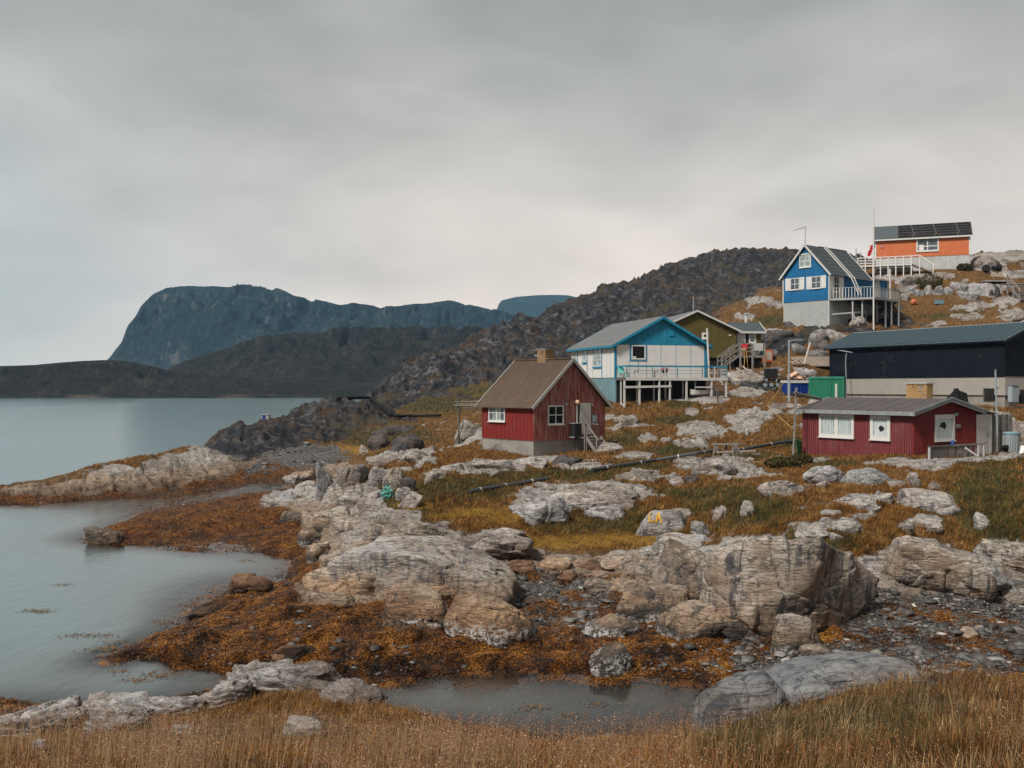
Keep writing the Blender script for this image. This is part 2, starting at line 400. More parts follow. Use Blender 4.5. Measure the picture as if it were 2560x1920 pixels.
m_grav = blob(GRAVEL, .4, .5)
m_mud = blob(MUD, .6, .6)
near = 1 - sstep(85, 110, GD)
beach = sstep(-.6, -.1, BASE)
# dark lichen-covered hill behind
hill = blob([(1500,780,700,130),(1150,900,340,110),(1000,960,330,70),(800,1040,230,60),(620,1080,130,55),(1850,690,240,60),(1990,650,120,30),(2140,640,80,16)], .3, .4, .25)
hill *= sstep(77, 88, GD)
hill = np.clip(hill + sstep(150, 175, GD) * (PX < 2080), 0, 1)
meadow = blob([(985,1088,110,30),(1110,1012,120,22),(910,1108,75,22),(1200,975,90,14)], .4, .7, .4)
hill *= 1 - .95 * meadow
hill = np.maximum(hill, sstep(77, 88, GD) * blob([(800,1020,120,60),(900,985,120,38),(880,1040,70,24),(700,1075,90,40)], .3, .4, .4))
hill *= 1 - blob([(1905,800,120,55),(1935,755,60,40),(1830,830,60,30)], .35, .5, .4)
rag = fbm2(GX * .8, GY * .8, 4, .55)
rag2 = fbm2(GX * .33 + 40, GY * .33, 3, .5)
shore = (1 - sstep(.62, 1.0, BASE + rag * .35)) * near
m_weed = shore * (1 - m_grav * sstep(-.1, .25, fbm2(GX * .7 + 9, GY * .7, 4) + .2))
m_weed = np.maximum(m_weed, blob([(1560,1600,130,26),(1350,1530,120,24),(2050,1590,170,26),(2420,1600,90,26),(1700,1620,100,26),(1900,1630,120,20)], .5, 1.0, 1.3) * .9)
m_weed *= 1 - .92 * blob([(150,1222,140,22),(330,1195,150,34),(470,1165,120,38),(560,1130,100,36)], .35, .4)
ROCKM = np.clip(np.maximum(m_out, m_slab * sstep(.2, .75, BASE + .35 * rag + .25)), 0, 1)
# more bare rock breaking through the turf on the slopes
auto = sstep(.19, .29, fbm2(GX * .23, GY * .42 + 5, 4, .5)) * (BASE > 1.4) * sstep(24, 30, GD) * (1 - m_green * .8)
ROCKM = np.maximum(ROCKM, auto * .9)
fore = 1 - sstep(13, 16, GD)
ROCKM *= (1 - fore)
ROCKM = np.maximum(ROCKM, hill)
ROCKM *= 1 - m_moss
m_weed *= 1 - .85 * ROCKM * sstep(.35, .6, BASE)
# house plots: keep the ground level and free of lumps
PLOTS = [(1360,1120,57,6),(1600,1000,80,11),(1740,920,100,9),(2080,800,110,8),(2310,675,126,12),(2300,1000,88,14),(2220,1130,52,6),(2060,1000,86,4)]
calm = np.ones(PX.shape)
for (px_, py_, D_, r_) in PLOTS:
    p = W(px_, py_, D_); d = np.hypot(GX - p[0], GY - p[1]); calm = np.minimum(calm, sstep(r_ * .6, r_ * 1.2, d) * .85 + .15)
# relief
b1, e1 = blocks2(GX * .55 + .25 * GY, GY * .32 - .1 * GX + rag * .3, .7)
b2, e2 = blocks2(GX * 1.5 + .5 * GY + 7, GY * .85 + rag * .4, .7)
crag = fbm2(GX * .09, GY * .09, 5, .55, True)
crag2 = fbm2(GX * .45 + 3, GY * .45, 4, .55, True)
hb1, he1 = blocks2(GX * .22 + .05 * GY, GY * .14 + rag2, .9)
hb2, he2 = blocks2(GX * .6, GY * .4 + rag * .6, .9)
hb3, he3 = blocks2(GX * 1.3 + 4, GY * .6 + rag * .8, .9)
dome = np.sqrt(np.clip(m_out, 0, 1))
ZZ = BASE.copy()
ZZ += (rag * .07 + rag2 * .16) * calm * sstep(-.4, .6, BASE)
ZZ += dome * (np.clip(GD, 25, 130) / 90.0 * .55 + .05) * calm
rk = ROCKM * (1 - hill)
ZZ += rk * (b1 * .30 + b2 * .13 - .18 * (1 - sstep(0, .10, e1)) - .06 * (1 - sstep(0, .14, e2)) + fbm2(GX * 2.2, GY * 2.2, 3) * .05) * (.4 + .6 * calm) * np.clip(GD / 60, .45, 1.2)
ZZ += hill * ((crag - .62) * 2.0 + (crag2 - .5) * .6 + hb1 * .9 - .35 + hb2 * .6 + hb3 * .45 + b2 * .25 - .25 * (1 - sstep(0, .12, he3)) - .3 * (1 - sstep(0, .12, he1))) * np.clip((GD - 60) / 90, .45, .9) * sstep(-.8, 1.5, BASE)
ZZ += (1 - ROCKM) * sstep(1.2, 2, BASE) * fbm2(GX * 1.6 + 5, GY * 1.6, 3) * .06 * calm
ZZ += m_weed * sstep(-.15, .25, BASE) * (np.clip(fbm2(GX * 1.1 + 50, GY * 1.1, 4, .55), -.2, 1) * .30 + b2 * .05)
tt = (ZZ + .10 * GX + .05 * GY + rag2 * .5 + rag * .12) / .34
fr_ = tt - np.floor(tt)
ZZ += rk * .34 * (sstep(.62, 1.0, fr_) - fr_) * .85 * sstep(.1, .6, BASE) * (.3 + .7 * calm)
GZ = ZZ.astype(np.float32)
mask1 = np.stack([ROCKM, m_weed, m_grav * (1 - ROCKM * .7)], -1).reshape(-1, 3)
mask2 = np.stack([np.maximum(m_green, .25 * sstep(-.1, .4, rag2)), m_moss, hill], -1).reshape(-1, 3)

def ground_z(X, Y):
    X = np.asarray(X, float); Y = np.asarray(Y, float)
    return bilin(GZ, X / Y, np.log(Y))
def ground_at(px, py, Dmin=3.0, Dmax=300.0):
    """first point of the terrain seen through a photo pixel"""
    D = np.exp(np.linspace(math.log(Dmin), math.log(Dmax), 6000))
    u = (px - 1280) / FPX
    z = CAM_Z + (HZ - py) / FPX * D
    h = bilin(GZ, np.full(D.shape, u), np.log(D))
    k = np.argmax(z <= h)
    if not (z <= h).any(): k = len(D) - 1
    return np.array([u * D[k], D[k], h[k]])

# ---------------------------------------------------------------- rock colour, shared by the ground and the loose rocks
def rock_colour(t, P, warm=None):
    """pale gneiss: streaky banding, dark mineral veins, lichen, rust; returns colour, bump"""
    big = t.noise(P, .35, 5, .6, .4)
    st_map = t.new('ShaderNodeMapping'); st_map.inputs['Scale'].default_value = (.55, 1.0, 3.2); st_map.inputs['Rotation'].default_value = (.35, .5, .4)
    t.l.new(P, st_map.inputs[0])
    st = t.noise(st_map.outputs[0], 2.6, 8, .68, 1.6)
    fine = t.noise(P, 9.0, 5, .7)
    med = t.noise(P, 2.2, 6, .62, .6)
    c = t.ramp(st, [(.33, (.022, .021, .022)), (.39, (.15, .133, .120)), (.465, (.32, .282, .246)), (.62, (.49, .44, .39))])
    c = t.mix(t.rng(big, .42, .68), c, t.mix(.75, c, (.30, .22, .165), 'MULTIPLY'))
    c = t.mix(t.rng(big, .5, .3, 0, .55), c, (.27, .265, .262))
    c = t.mix(t.rng(med, .55, .63, 0, .8), c, (.065, .065, .067))                   # black lichen
    c = t.mix(t.rng(t.noise(P, 1.1, 6, .7, .5), .60, .70, 0, .55), c, (.24, .125, .06))   # rust staining
    c = t.mix(t.rng(fine, .35, .75, 0, .45), c, (.06, .06, .062))
    wp = t.new('ShaderNodeVectorMath', operation='ADD'); t.l.new(st_map.outputs[0], wp.inputs[0]); t.l.new(t.noise(P, 1.3, 4, .6, 0, 'Color'), wp.inputs[1])
    crack = t.vor(wp.outputs[0], .8, 'DISTANCE_TO_EDGE')
    cr = t.rng(crack, 0.0, .035, 1, 0)
    c = t.mix(t.rng(t.noise(P, 3.1, 5, .7), .60, .68, 0, .6), c, (.46, .44, .40))
    zs = t.new('ShaderNodeSeparateXYZ'); t.l.new(t.pos(), zs.inputs[0])
    zt = t.math('ADD', zs.outputs[2], t.math('MULTIPLY_ADD', t.noise(P, .55, 5, .65), 1.5, -.75))
    c = t.mix(t.rng(zt, 1.5, .75, 0, .85), c, t.mix(1.0, c, (.84, .66, .50), 'MULTIPLY'))      # tidal staining
    c = t.mix(t.rng(zt, .75, .25, 0, .85), c, t.mix(1.0, c, (.42, .36, .31), 'MULTIPLY'))
    h = t.math('ADD', t.math('MULTIPLY', st, .9), t.math('ADD', t.math('MULTIPLY', fine, .35), t.math('MULTIPLY', cr, -.25)))
    return c, h

def ground_material():
    t = NT('ground_cover')
    P = t.pos()
    m1 = t.split(t.attr('mask1')); m2 = t.split(t.attr('mask2'))
    n1 = t.noise(P, .5, 6, .6, .3); n2 = t.noise(P, 2.6, 6, .65); n3 = t.noise(P, 14, 4, .7)
    # turf
    turf = t.ramp(n2, [(.25, (.028, .018, .008)), (.45, (.090, .046, .015)), (.6, (.155, .080, .025)), (.78, (.22, .13, .05))])
    turf = t.mix(t.rng(n1, .45, .65, 0, .6), turf, (.10, .045, .016))
    grn = t.ramp(n2, [(.3, (.014, .016, .006)), (.55, (.042, .040, .012)), (.8, (.085, .068, .022))])
    turf = t.mix(t.math('MULTIPLY', m2[0], t.rng(n1, .2, .6, .55, 1)), turf, grn)
    turf = t.mix(m2[1], turf, t.ramp(n2, [(.3, (.05, .025, .006)), (.5, (.19, .10, .014)), (.75, (.27, .155, .02))]))
    # bare rock
    rc, rh = rock_colour(t, P)
    dk = t.ramp(t.noise(P, .55, 8, .72, .8), [(.34, (.004, .005, .008)), (.46, (.009, .010, .0135)), (.55, (.032, .032, .036)), (.66, (.125, .115, .112))])
    dk = t.mix(t.rng(t.noise(P, .16, 6, .65, .6), .53, .64, 0, .75), dk, t.ramp(t.noise(P, .8, 4), [(.35, (.015, .010, .005)), (.65, (.075, .036, .011))]))
    dk = t.mix(t.rng(t.noise(P, .09, 5, .6), .56, .68, 0, .7), dk, (.045, .038, .016))
    g_ = t.new('ShaderNodeNewGeometry'); ns = t.new('ShaderNodeSeparateXYZ'); t.l.new(g_.outputs['Normal'], ns.inputs[0])
    ledge = t.rng(t.math('ADD', ns.outputs[2], t.math('MULTIPLY_ADD', n1, .5, -.25)), .93, .99)
    dk = t.mix(t.math('MULTIPLY', ledge, .5), dk, t.ramp(n2, [(.3, (.018, .012, .006)), (.55, (.070, .038, .014)), (.75, (.12, .075, .030))]))
    dv = t.noise(t.pos((1.3, 1.3, .22)), 1.1, 6, .72, .5)
    dk = t.mix(t.rng(dv, .58, .68, 0, .5), dk, (.17, .16, .155))
    rc = t.mix(t.rng(m2[2], .03, .25), rc, dk)
    rm = t.rng(t.math('ADD', m1[0], t.math('MULTIPLY_ADD', n2, .7, -.35)), .38, .56)
    c = t.mix(rm, turf, rc)
    # gravel
    gv_ = t.vor(P, 9, 'F1', 'Color'); gs = t.split(gv_)
    g = t.ramp(gs[0], [(0, (.018, .017, .017)), (.5, (.06, .056, .053)), (.85, (.12, .112, .105)), (1, (.34, .32, .30))])
    g = t.mix(t.rng(n1, .4, .6, 0, .6), g, (.055, .042, .034))
    gm = t.rng(t.math('ADD', m1[2], t.math('MULTIPLY_ADD', n2, .6, -.3)), .35, .6)
    c = t.mix(gm, c, g)
    # weed
    w = t.ramp(t.noise(P, 5.5, 6, .72, .5), [(.32, (.008, .004, .002)), (.45, (.042, .015, .003)), (.54, (.145, .048, .005)), (.70, (.24, .094, .012))])
    w = t.mix(t.rng(n1, .50, .68, 0, .7), w, (.035, .016, .007))
    wm = t.rng(t.math('ADD', m1[1], t.math('MULTIPLY_ADD', n2, .8, -.4)), .4, .62)
    c = t.mix(wm, c, w)
    # barnacle and wet band just above the water line
    sep = t.new('ShaderNodeSeparateXYZ'); t.l.new(P, sep.inputs[0])
    wet = t.rng(sep.outputs[2], .05, .22, .8, 0)
    c = t.mix(wet, c, t.mix(.8, c, (.25, .2, .17), 'MULTIPLY'))
    h = t.math('ADD', t.math('MULTIPLY', rh, rm), t.math('MULTIPLY_ADD', n3, .5, n2))
    rough = t.mix(wet, (.85, .85, .85), (.35, .35, .35))
    return t.done(t.bsdf(c, rough, t.bump(h, .14, 1.0), .25))
terr = np_mesh('terrain', np.stack([GX, GY, GZ], -1).reshape(-1, 3), grid_faces(NV, NU), [ground_material()], True, {'mask1': mask1, 'mask2': mask2})
terrain = tag(link_mesh('terrain', terr), kind='structure')

# ---------------------------------------------------------------- water
def water_material():
    t = NT('sea_water')
    P = t.pos((1, .45, 1)); P2 = t.pos((1, .2, 1))
    dep = t.attr('depth', 'Fac')
    body = t.mix(t.rng(dep, .2, 2.2), (.085, .094, .088), (.085, .138, .152))
    body = t.mix(t.rng(t.noise(P2, .05, 4, .5), .35, .65, 0, .4), body, (.120, .162, .172))
    h = t.math('ADD', t.noise(P, 2.2, 4, .6), t.math('MULTIPLY', t.noise(P2, .35, 4, .55), 2.0))
    calmed = t.rng(t.noise(P2, .02, 3, .5), .35, .65, .35, 1.0)
    n = t.bump(h, .035, calmed)
    sh = t.bsdf(body, .16, n, .5, IOR=1.333)
    tr = t.new('ShaderNodeBsdfTransparent'); tr.inputs[0].default_value = (.80, .78, .70, 1)
    gl = t.new('ShaderNodeBsdfGlossy'); gl.inputs['Roughness'].default_value = .05; t.l.new(n, gl.inputs['Normal'])
    fr = t.new('ShaderNodeFresnel'); fr.inputs['IOR'].default_value = 1.333; t.l.new(n, fr.inputs['Normal'])
    thin = t.new('ShaderNodeMixShader'); t.l.new(fr.outputs[0], thin.inputs[0]); t.l.new(tr.outputs[0], thin.inputs[1]); t.l.new(gl.outputs[0], thin.inputs[2])
    mx = t.new('ShaderNodeMixShader'); t.put(mx.inputs[0], t.rng(dep, .05, .75)); t.l.new(thin.outputs[0], mx.inputs[1]); t.l.new(sh, mx.inputs[2])
    return t.done(mx.outputs[0])
wv = np.concatenate([np.linspace(math.log(2), math.log(300), 200), np.linspace(math.log(330), math.log(9000), 40)])
wu = np.concatenate([[-40, -8, -3, -1.5, -1.0], np.linspace(-.8, .8, 200), [1.0, 1.5, 3, 8, 40]])
WU, WV = np.meshgrid(wu, wv)
WD = np.exp(WV)
wdep = np.where((np.abs(WU) < .8) & (WV < V1), -bilin(GZ, WU, WV), 6.0)
wdep = np.where(WD > 290, 6.0, wdep)
# behind the camera too, as one flat sheet
V = np.stack([WU * WD, WD, np.zeros_like(WD)], -1).reshape(-1, 3)
F = grid_faces(len(wv), len(wu))
n0 = len(V)
V = np.concatenate([V, [(-4000, 2, 0), (4000, 2, 0), (4000, -3000, 0), (-4000, -3000, 0)]])
wdep = np.concatenate([wdep.ravel(), [6, 6, 6, 6]])
V = np.concatenate([V, V[:0]])
F = np.concatenate([F, [(n0 + 3, n0 + 2, n0 + 1, n0)]])
WATER_MAT = water_material()
water = tag(link_mesh('sea', np_mesh('sea', V, F, [WATER_MAT], True, {'depth': wdep})), kind='structure')
# ---------------------------------------------------------------- far shores and mountains
def far_material(name, stops, sc, streak):
    t = NT(name)
    P = t.pos(); Pv = t.pos((1, 1, .25))
    a = t.noise(P, sc, 8, .68, .6); b = t.noise(Pv, sc * 4.5, 8, .78, .8)
    c = t.ramp(t.math('ADD', t.math('MULTIPLY', a, .42), t.math('MULTIPLY', b, .58)), stops)
    g = t.new('ShaderNodeNewGeometry'); s = t.new('ShaderNodeSeparateXYZ'); t.l.new(g.outputs['Normal'], s.inputs[0])
    flat = t.rng(t.math('ADD', s.outputs[2], t.math('MULTIPLY_ADD', a, .5, -.25)), .55, .85)
    c = t.mix(t.math('MULTIPLY', flat, .5), c, streak)
    sp = t.new('ShaderNodeSeparateXYZ'); t.l.new(P, sp.inputs[0])
    c = t.mix(t.math('MULTIPLY', t.rng(sp.outputs[2], 3.0, 1.0), t.rng(t.noise(P, .02, 4), .54, .64)), c, (.12, .105, .092))
    return t.done(t.bsdf(c, .9, t.bump(t.math('ADD', a, t.math('MULTIPLY', b, 1.6)), 1.0 / sc * .25, 1.0), .15))
def far_land(name, prof, D0, D1, D2, mat, amp, steep=1.0, nu=420, nv=70, base_y=None, seed=0, ydisp=.25):
    """prof: skyline in photo pixels at depth D1; the land rises from the water at D0, crests at D1, falls away to D2"""
    px_ = np.array([p[0] for p in prof], float); py_ = np.array([p[1] for p in prof], float)
    x = np.linspace(px_[0], px_[-1], nu); sky = np.interp(x, px_, py_)
    k = np.ones(5) / 5; sky = np.convolve(np.pad(sky, 2, 'edge'), k, 'valid')
    zc = CAM_Z + (HZ - sky) / FPX * D1
    u = (x - 1280) / FPX
    s = np.concatenate([np.linspace(0, 1, nv), np.linspace(1.06, 1.6, 10)])
    S, ZC = np.meshgrid(s, zc, indexing='ij'); _, UU = np.meshgrid(s, u, indexing='ij')
    Dp = np.where(S <= 1, D0 + (D1 - D0) * S, D1 + (D2 - D1) * (S - 1) / .6)
    rise = np.where(S <= 1, np.power(np.clip(S, 0, 1), steep), 1 - ((S - 1) / .6) ** 1.5)
    X, Y = UU * Dp, Dp
    L = amp * 6.0
    w1 = fbm2(X / L + seed, Y / L, 5, .55, True) - .35
    w2 = fbm2(X / (L * .28) + seed, Y / (L * .28) + 3, 4, .6, True) - .35
    hmask = np.sin(np.clip(S, 0, 1) * math.pi) ** .7 * np.clip(ZC / (amp * 3), 0, 1)
    Z = -2.0 + (ZC + 2.0) * rise + amp * hmask * (w1 * 1.3 + w2 * .8)
    Z = np.where(S <= 1, np.minimum(Z, ZC - (1 - S) * amp * .5 + amp * .02 * w2), Z)
    Y = Y + amp * ydisp * (fbm2(X / (L * .22), Z / (L * .5) + seed, 4, .6, True)) * hmask
    o = link_mesh(name, np_mesh(name, np.stack([X, Y, Z], -1).reshape(-1, 3), grid_faces(len(s), nu), [mat], True))
    return tag(o, kind='structure')
rock_far = far_material('hazed_mountain_rock', [(.38, (.004, .012, .022)), (.47, (.012, .032, .052)), (.54, (.036, .064, .085)), (.64, (.22, .205, .195))], .012, (.014, .036, .042))  # blue of the distant haze mixed into the rock colour itself
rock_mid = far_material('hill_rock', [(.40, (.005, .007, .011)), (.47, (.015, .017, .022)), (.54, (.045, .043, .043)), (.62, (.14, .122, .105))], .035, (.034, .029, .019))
rock_blue = far_material('hazed_distant_rock', [(.40, (.006, .03, .05)), (.6, (.03, .07, .09))], .008, (.012, .042, .05))  # haze tint painted into this rock as well, besides the air box
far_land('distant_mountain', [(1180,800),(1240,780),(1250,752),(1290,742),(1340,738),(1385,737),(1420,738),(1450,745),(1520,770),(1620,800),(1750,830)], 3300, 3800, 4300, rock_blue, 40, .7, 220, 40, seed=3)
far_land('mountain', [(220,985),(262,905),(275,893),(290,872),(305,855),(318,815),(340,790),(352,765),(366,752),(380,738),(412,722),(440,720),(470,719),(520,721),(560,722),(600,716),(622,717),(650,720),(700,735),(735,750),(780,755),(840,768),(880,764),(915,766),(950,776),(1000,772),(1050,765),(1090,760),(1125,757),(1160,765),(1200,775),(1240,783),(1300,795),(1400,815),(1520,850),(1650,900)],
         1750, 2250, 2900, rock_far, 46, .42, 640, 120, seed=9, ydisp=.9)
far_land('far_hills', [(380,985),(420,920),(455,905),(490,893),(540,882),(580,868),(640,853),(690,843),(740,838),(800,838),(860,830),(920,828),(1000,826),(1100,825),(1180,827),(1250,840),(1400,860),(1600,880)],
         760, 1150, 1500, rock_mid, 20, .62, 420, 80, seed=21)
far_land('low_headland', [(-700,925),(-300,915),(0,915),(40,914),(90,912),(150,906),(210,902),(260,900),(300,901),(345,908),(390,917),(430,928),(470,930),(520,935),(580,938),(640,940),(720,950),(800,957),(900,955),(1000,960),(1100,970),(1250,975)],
         640, 780, 1000, rock_mid, 9, .6, 520, 60, seed=33)

# ---------------------------------------------------------------- haze: one box of pale air
def add_haze():
    t = NT('haze')
    v = t.new('ShaderNodeVolumePrincipled')
    v.inputs['Color'].default_value = (.34, .62, .86, 1)
    v.inputs['Density'].default_value = HAZE_DENSITY
    v.inputs['Anisotropy'].default_value = 0.0
    t.l.new(v.outputs[0], t.out.inputs['Volume'])
    x, y0, y1, z0, z1 = 3600, -300, 4500, -30, 480
    Vh = np.array([(-x, y0, z0), (x, y0, z0), (x, y1, z0), (-x, y1, z0), (-x, y0, z1), (x, y0, z1), (x, y1, z1), (-x, y1, z1)], float)
    Fh = np.array([(0, 3, 2, 1), (4, 5, 6, 7), (0, 1, 5, 4), (1, 2, 6, 5), (2, 3, 7, 6), (3, 0, 4, 7)])
    tag(link_mesh('haze', np_mesh('haze', Vh, Fh, [t.m])), kind='stuff')
HAZE_DENSITY = 0.00008
add_haze()
# ---------------------------------------------------------------- loose rocks and ledges
def rock_material(name, tint=(1, 1, 1), dark_base=None, barn=0.0, streak=0.0):
    t = NT(name)
    P = t.pos()
    c, h = rock_colour(t, P)
    if tint != (1, 1, 1): c = t.mix(1.0, c, tint, 'MULTIPLY')
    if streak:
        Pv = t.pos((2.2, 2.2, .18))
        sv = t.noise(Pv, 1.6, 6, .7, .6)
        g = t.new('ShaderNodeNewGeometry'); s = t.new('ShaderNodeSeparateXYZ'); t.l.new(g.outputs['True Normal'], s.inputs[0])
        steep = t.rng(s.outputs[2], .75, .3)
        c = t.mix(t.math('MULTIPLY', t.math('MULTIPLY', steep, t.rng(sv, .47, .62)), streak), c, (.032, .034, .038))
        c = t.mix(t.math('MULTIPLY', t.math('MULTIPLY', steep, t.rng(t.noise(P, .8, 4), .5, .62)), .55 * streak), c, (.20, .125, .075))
    if dark_base is not None:
        sp = t.new('ShaderNodeSeparateXYZ'); t.l.new(P, sp.inputs[0])
        zz = t.math('ADD', sp.outputs[2], t.math('MULTIPLY_ADD', t.noise(P, 1.0, 5, .6), 1.2, -.6))
        c = t.mix(t.rng(zz, dark_base + .25, dark_base - .15, 0, .88), c, (.030, .027, .024))
    if barn:
        sp = t.new('ShaderNodeSeparateXYZ'); t.l.new(P, sp.inputs[0])
        zz = t.math('ADD', sp.outputs[2], t.math('MULTIPLY_ADD', t.noise(P, .9, 4, .6), 1.0, -.5))
        band = t.math('MULTIPLY', t.rng(zz, barn + .12, barn - .1), t.rng(t.noise(P, 9, 5, .75), .46, .56))
        c = t.mix(t.math('MULTIPLY', band, .8), c, (.42, .40, .38))
    return t.done(t.bsdf(c, .82, t.bump(h, .10, 1.0), .25))
RM = {
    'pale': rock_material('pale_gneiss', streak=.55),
    'ledge': rock_material('ledge_gneiss', (1, .96, .9), .62, .42, .9),
    'tan': rock_material('tan_gneiss', (1.0, .87, .73), .25, .62, .2),
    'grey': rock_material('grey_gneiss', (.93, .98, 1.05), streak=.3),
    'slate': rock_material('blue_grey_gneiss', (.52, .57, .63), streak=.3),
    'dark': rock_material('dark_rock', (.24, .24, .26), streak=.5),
    'brown': rock_material('brown_rock', (.62, .48, .38), .3),
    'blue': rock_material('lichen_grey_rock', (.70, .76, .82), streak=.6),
}
def cube_sphere(n):
    a = np.tan(np.linspace(-math.pi / 4, math.pi / 4, n + 1))
    A, B = np.meshgrid(a, a)
    o = np.ones_like(A)
    Vs, Fs = [], []
    for k, (x, y, z) in enumerate([(o, A, B), (-o, -A, B), (-A, o, B), (A, -o, B), (-B, A, o), (B, A, -o)]):
        v = np.stack([x, y, z], -1).reshape(-1, 3)
        Fs.append(grid_faces(n + 1, n + 1) + k * (n + 1) ** 2)
        Vs.append(v)
    V = np.concatenate(Vs); F = np.concatenate(Fs)
    key = np.round(V, 5); _, idx, inv = np.unique(key, axis=0, return_index=True, return_inverse=True)
    V = V[idx]; F = inv.ravel()[F]
    return V / np.linalg.norm(V, axis=1, keepdims=True), F
_CS = {}
def rock_mesh(name, size, seed, mat, n=16, planes=11, sharp=11.0, rough=.035, crack=.075, cells=None, step=.12, strata=0.0, flat=.0):
    """rounded, jointed block: smooth intersection of tilted planes, then weathering and cracks"""
    if n not in _CS: _CS[n] = cube_sphere(n)
    d, F = _CS[n]
    r = np.random.default_rng(seed)
    N = [np.array(v, float) + r.normal(0, .30, 3) for v in [(1, 0, 0), (-1, 0, 0), (0, 1, 0), (0, -1, 0), (0, 0, 1), (0, 0, -1)]]
    dist = list(r.uniform(.78, 1.0, 6))
    for i in range(planes):
        v = r.normal(size=3); v /= np.linalg.norm(v)
        N.append(v); dist.append(r.uniform(.66, 1.05))
    N = np.array(N); N /= np.linalg.norm(N, axis=1, keepdims=True)
    o = r.uniform(0, 60, 3)
    wd = np.stack([perlin3(d[:, 0] * 1.6 + o[k], d[:, 1] * 1.6 + o[(k + 1) % 3], d[:, 2] * 1.6 + 9 * k) for k in range(3)], -1)
    dd = d + .22 * wd; dd /= np.linalg.norm(dd, axis=1, keepdims=True)
    q = np.maximum(dd @ N.T, 0) / np.array(dist)
    R = (q ** sharp).sum(1) ** (-1.0 / sharp)
    V = d * R[:, None]
    lo, hi = V.min(0), V.max(0); V = (V - (lo + hi) / 2) / ((hi - lo) / 2)
    sz = np.array(size) / 2
    Wd = V * sz
    s = max(.3, float(np.mean(sz)))
    o = r.uniform(0, 60, 3)
    p = Wd / s
    disp = fbm3(p[:, 0] * 1.1 + o[0], p[:, 1] * 1.1 + o[1], p[:, 2] * 1.1 + o[2], 5, .5) * rough * 2.2
    # jointed plates: random cells squeezed along a tilted bedding plane, each pushed in or out and tilted a little
    bd = np.array([.35, .2, 1.0]) + r.normal(0, .25, 3); bd /= np.linalg.norm(bd)
    pw = p + .18 * np.stack([perlin3(p[:, 0] * 2 + o[k], p[:, 1] * 2 + o[k], p[:, 2] * 2 + o[k]) for k in range(3)], -1)
    for nc, am, cw in ((cells or int(5 + n * .35), step, .045), (int((cells or 5 + n * .35) * 3.5), step * .45, .035)):
        ext = np.abs(p).max(0) * 1.05
        cs = r.uniform(-1, 1, (nc, 3)) * ext; off = r.uniform(-.5, .5, nc); tl = r.normal(0, .35, (nc, 3))
        dv = pw[:, None] - cs[None]; al = dv @ bd; d2 = (dv ** 2).sum(-1) + 1.6 * al ** 2
        ix = np.argpartition(d2, 1, axis=1)[:, :2]; dd2 = np.sqrt(np.take_along_axis(d2, ix, 1)); a_ = dd2.argmin(1)
        c0 = ix[np.arange(len(ix)), a_]; edge = np.abs(dd2[:, 0] - dd2[:, 1])
        disp += am * (off[c0] * 1.4 + ((pw - cs[c0]) * tl[c0]).sum(1) * .8) - crack * (am / step) * (1 - sstep(0, cw, edge))
    if strata:
        a = r.uniform(-.4, .4); tt = p[:, 2] * 5.0 + p[:, 0] * (1.2 + a) + p[:, 1] * .8 + fbm3(p[:, 0] * .6, p[:, 1] * .6, p[:, 2] * .6 + o[0], 3) * 2.2
        f = tt - np.floor(tt)
        disp += strata * (sstep(0, .85, f) - sstep(.88, 1, f) - .5) * (.6 + .8 * (_hash2(np.floor(tt).astype(int), np.zeros(len(tt), int), 3)))
    Wd = Wd + d * (disp * s)[:, None]
    return np_mesh(name, Wd, F, [mat], True)
def rock(label, px, py, w, h, mat='pale', name='rock', cat='rock', dr=.7, rz=None, seed=None, group=None, sink=.48, n=None, D=None, tilt=(0, 0), **kw):
    """a rock whose foot is seen at photo pixel (px, py), w x h pixels large"""
    g = ground_at(px, py) if D is None else np.array([(px - 1280) / FPX * D, D, 0])
    if D is not None: g[2] = float(ground_z(g[0], g[1]))
    m = g[1] / FPX
    wm, hm = w * m, h * m
    seed = seed if seed is not None else int(px * 13 + py * 7)
    n = n or int(np.clip(max(w, h) / 5.5, 7, 46))
    if name == 'boulder' and py < 1700 and h > 22: hm *= .86; wm *= 1.06
    if mat == 'ledge' and 'step' not in kw: kw['step'] = .075; kw['crack'] = .06
    full = hm / (1 - sink)
    me = rock_mesh(name, (wm, wm * dr, full), seed, RM[mat], n, **kw)
    o = link_mesh(name, me)
    dep = wm * dr * .3
    o.location = (g[0] * (1 + dep / g[1]), g[1] + dep, g[2] + hm - full / 2)
    rz = rz if rz is not None else (seed % 7 - 3) * .08
    o.rotation_euler = (tilt[0], tilt[1], rz)
    return tag(o, label, cat, group)

# the high jointed ledge above the muddy shore, right of the middle
rock('huge angular pale cliff block forming most of the shore ledge beside the black gap', 1985, 1598, 480, 255, 'ledge', 'rock_ledge', 'rock ledge', .58, -.16, 5, n=64, sharp=14, planes=6, step=.075, cells=13, sink=.22, tilt=(-.10, .05))
rock('pale streaked ledge block left of the huge cliff block, grass on its top', 1745, 1512, 250, 150, 'ledge', 'rock_ledge', 'rock ledge', .7, .12, 14, n=48, sharp=13, planes=6, step=.07, cells=9, tilt=(-.1, .10), sink=.3)
rock('pinkish ledge shoulder at the left end of the cliff with a dark hollow under it', 1665, 1480, 150, 90, 'ledge', 'rock_ledge', 'rock ledge', .9, .25, 22, n=34, sharp=10)
rock('low sloping brown grey slab leaning at the foot of the ledge', 1760, 1592, 240, 84, 'ledge', 'rock_slab', 'rock slab', .8, .15, 31, n=36, sharp=12, planes=6, step=.05, tilt=(.1, -.15))
rock('dark overhanging rock nose at the lower left of the ledge', 1620, 1555, 190, 90, 'ledge', 'rock_ledge', 'rock ledge', .8, .1, 44, n=34, crack=.04, tilt=(0, .1))
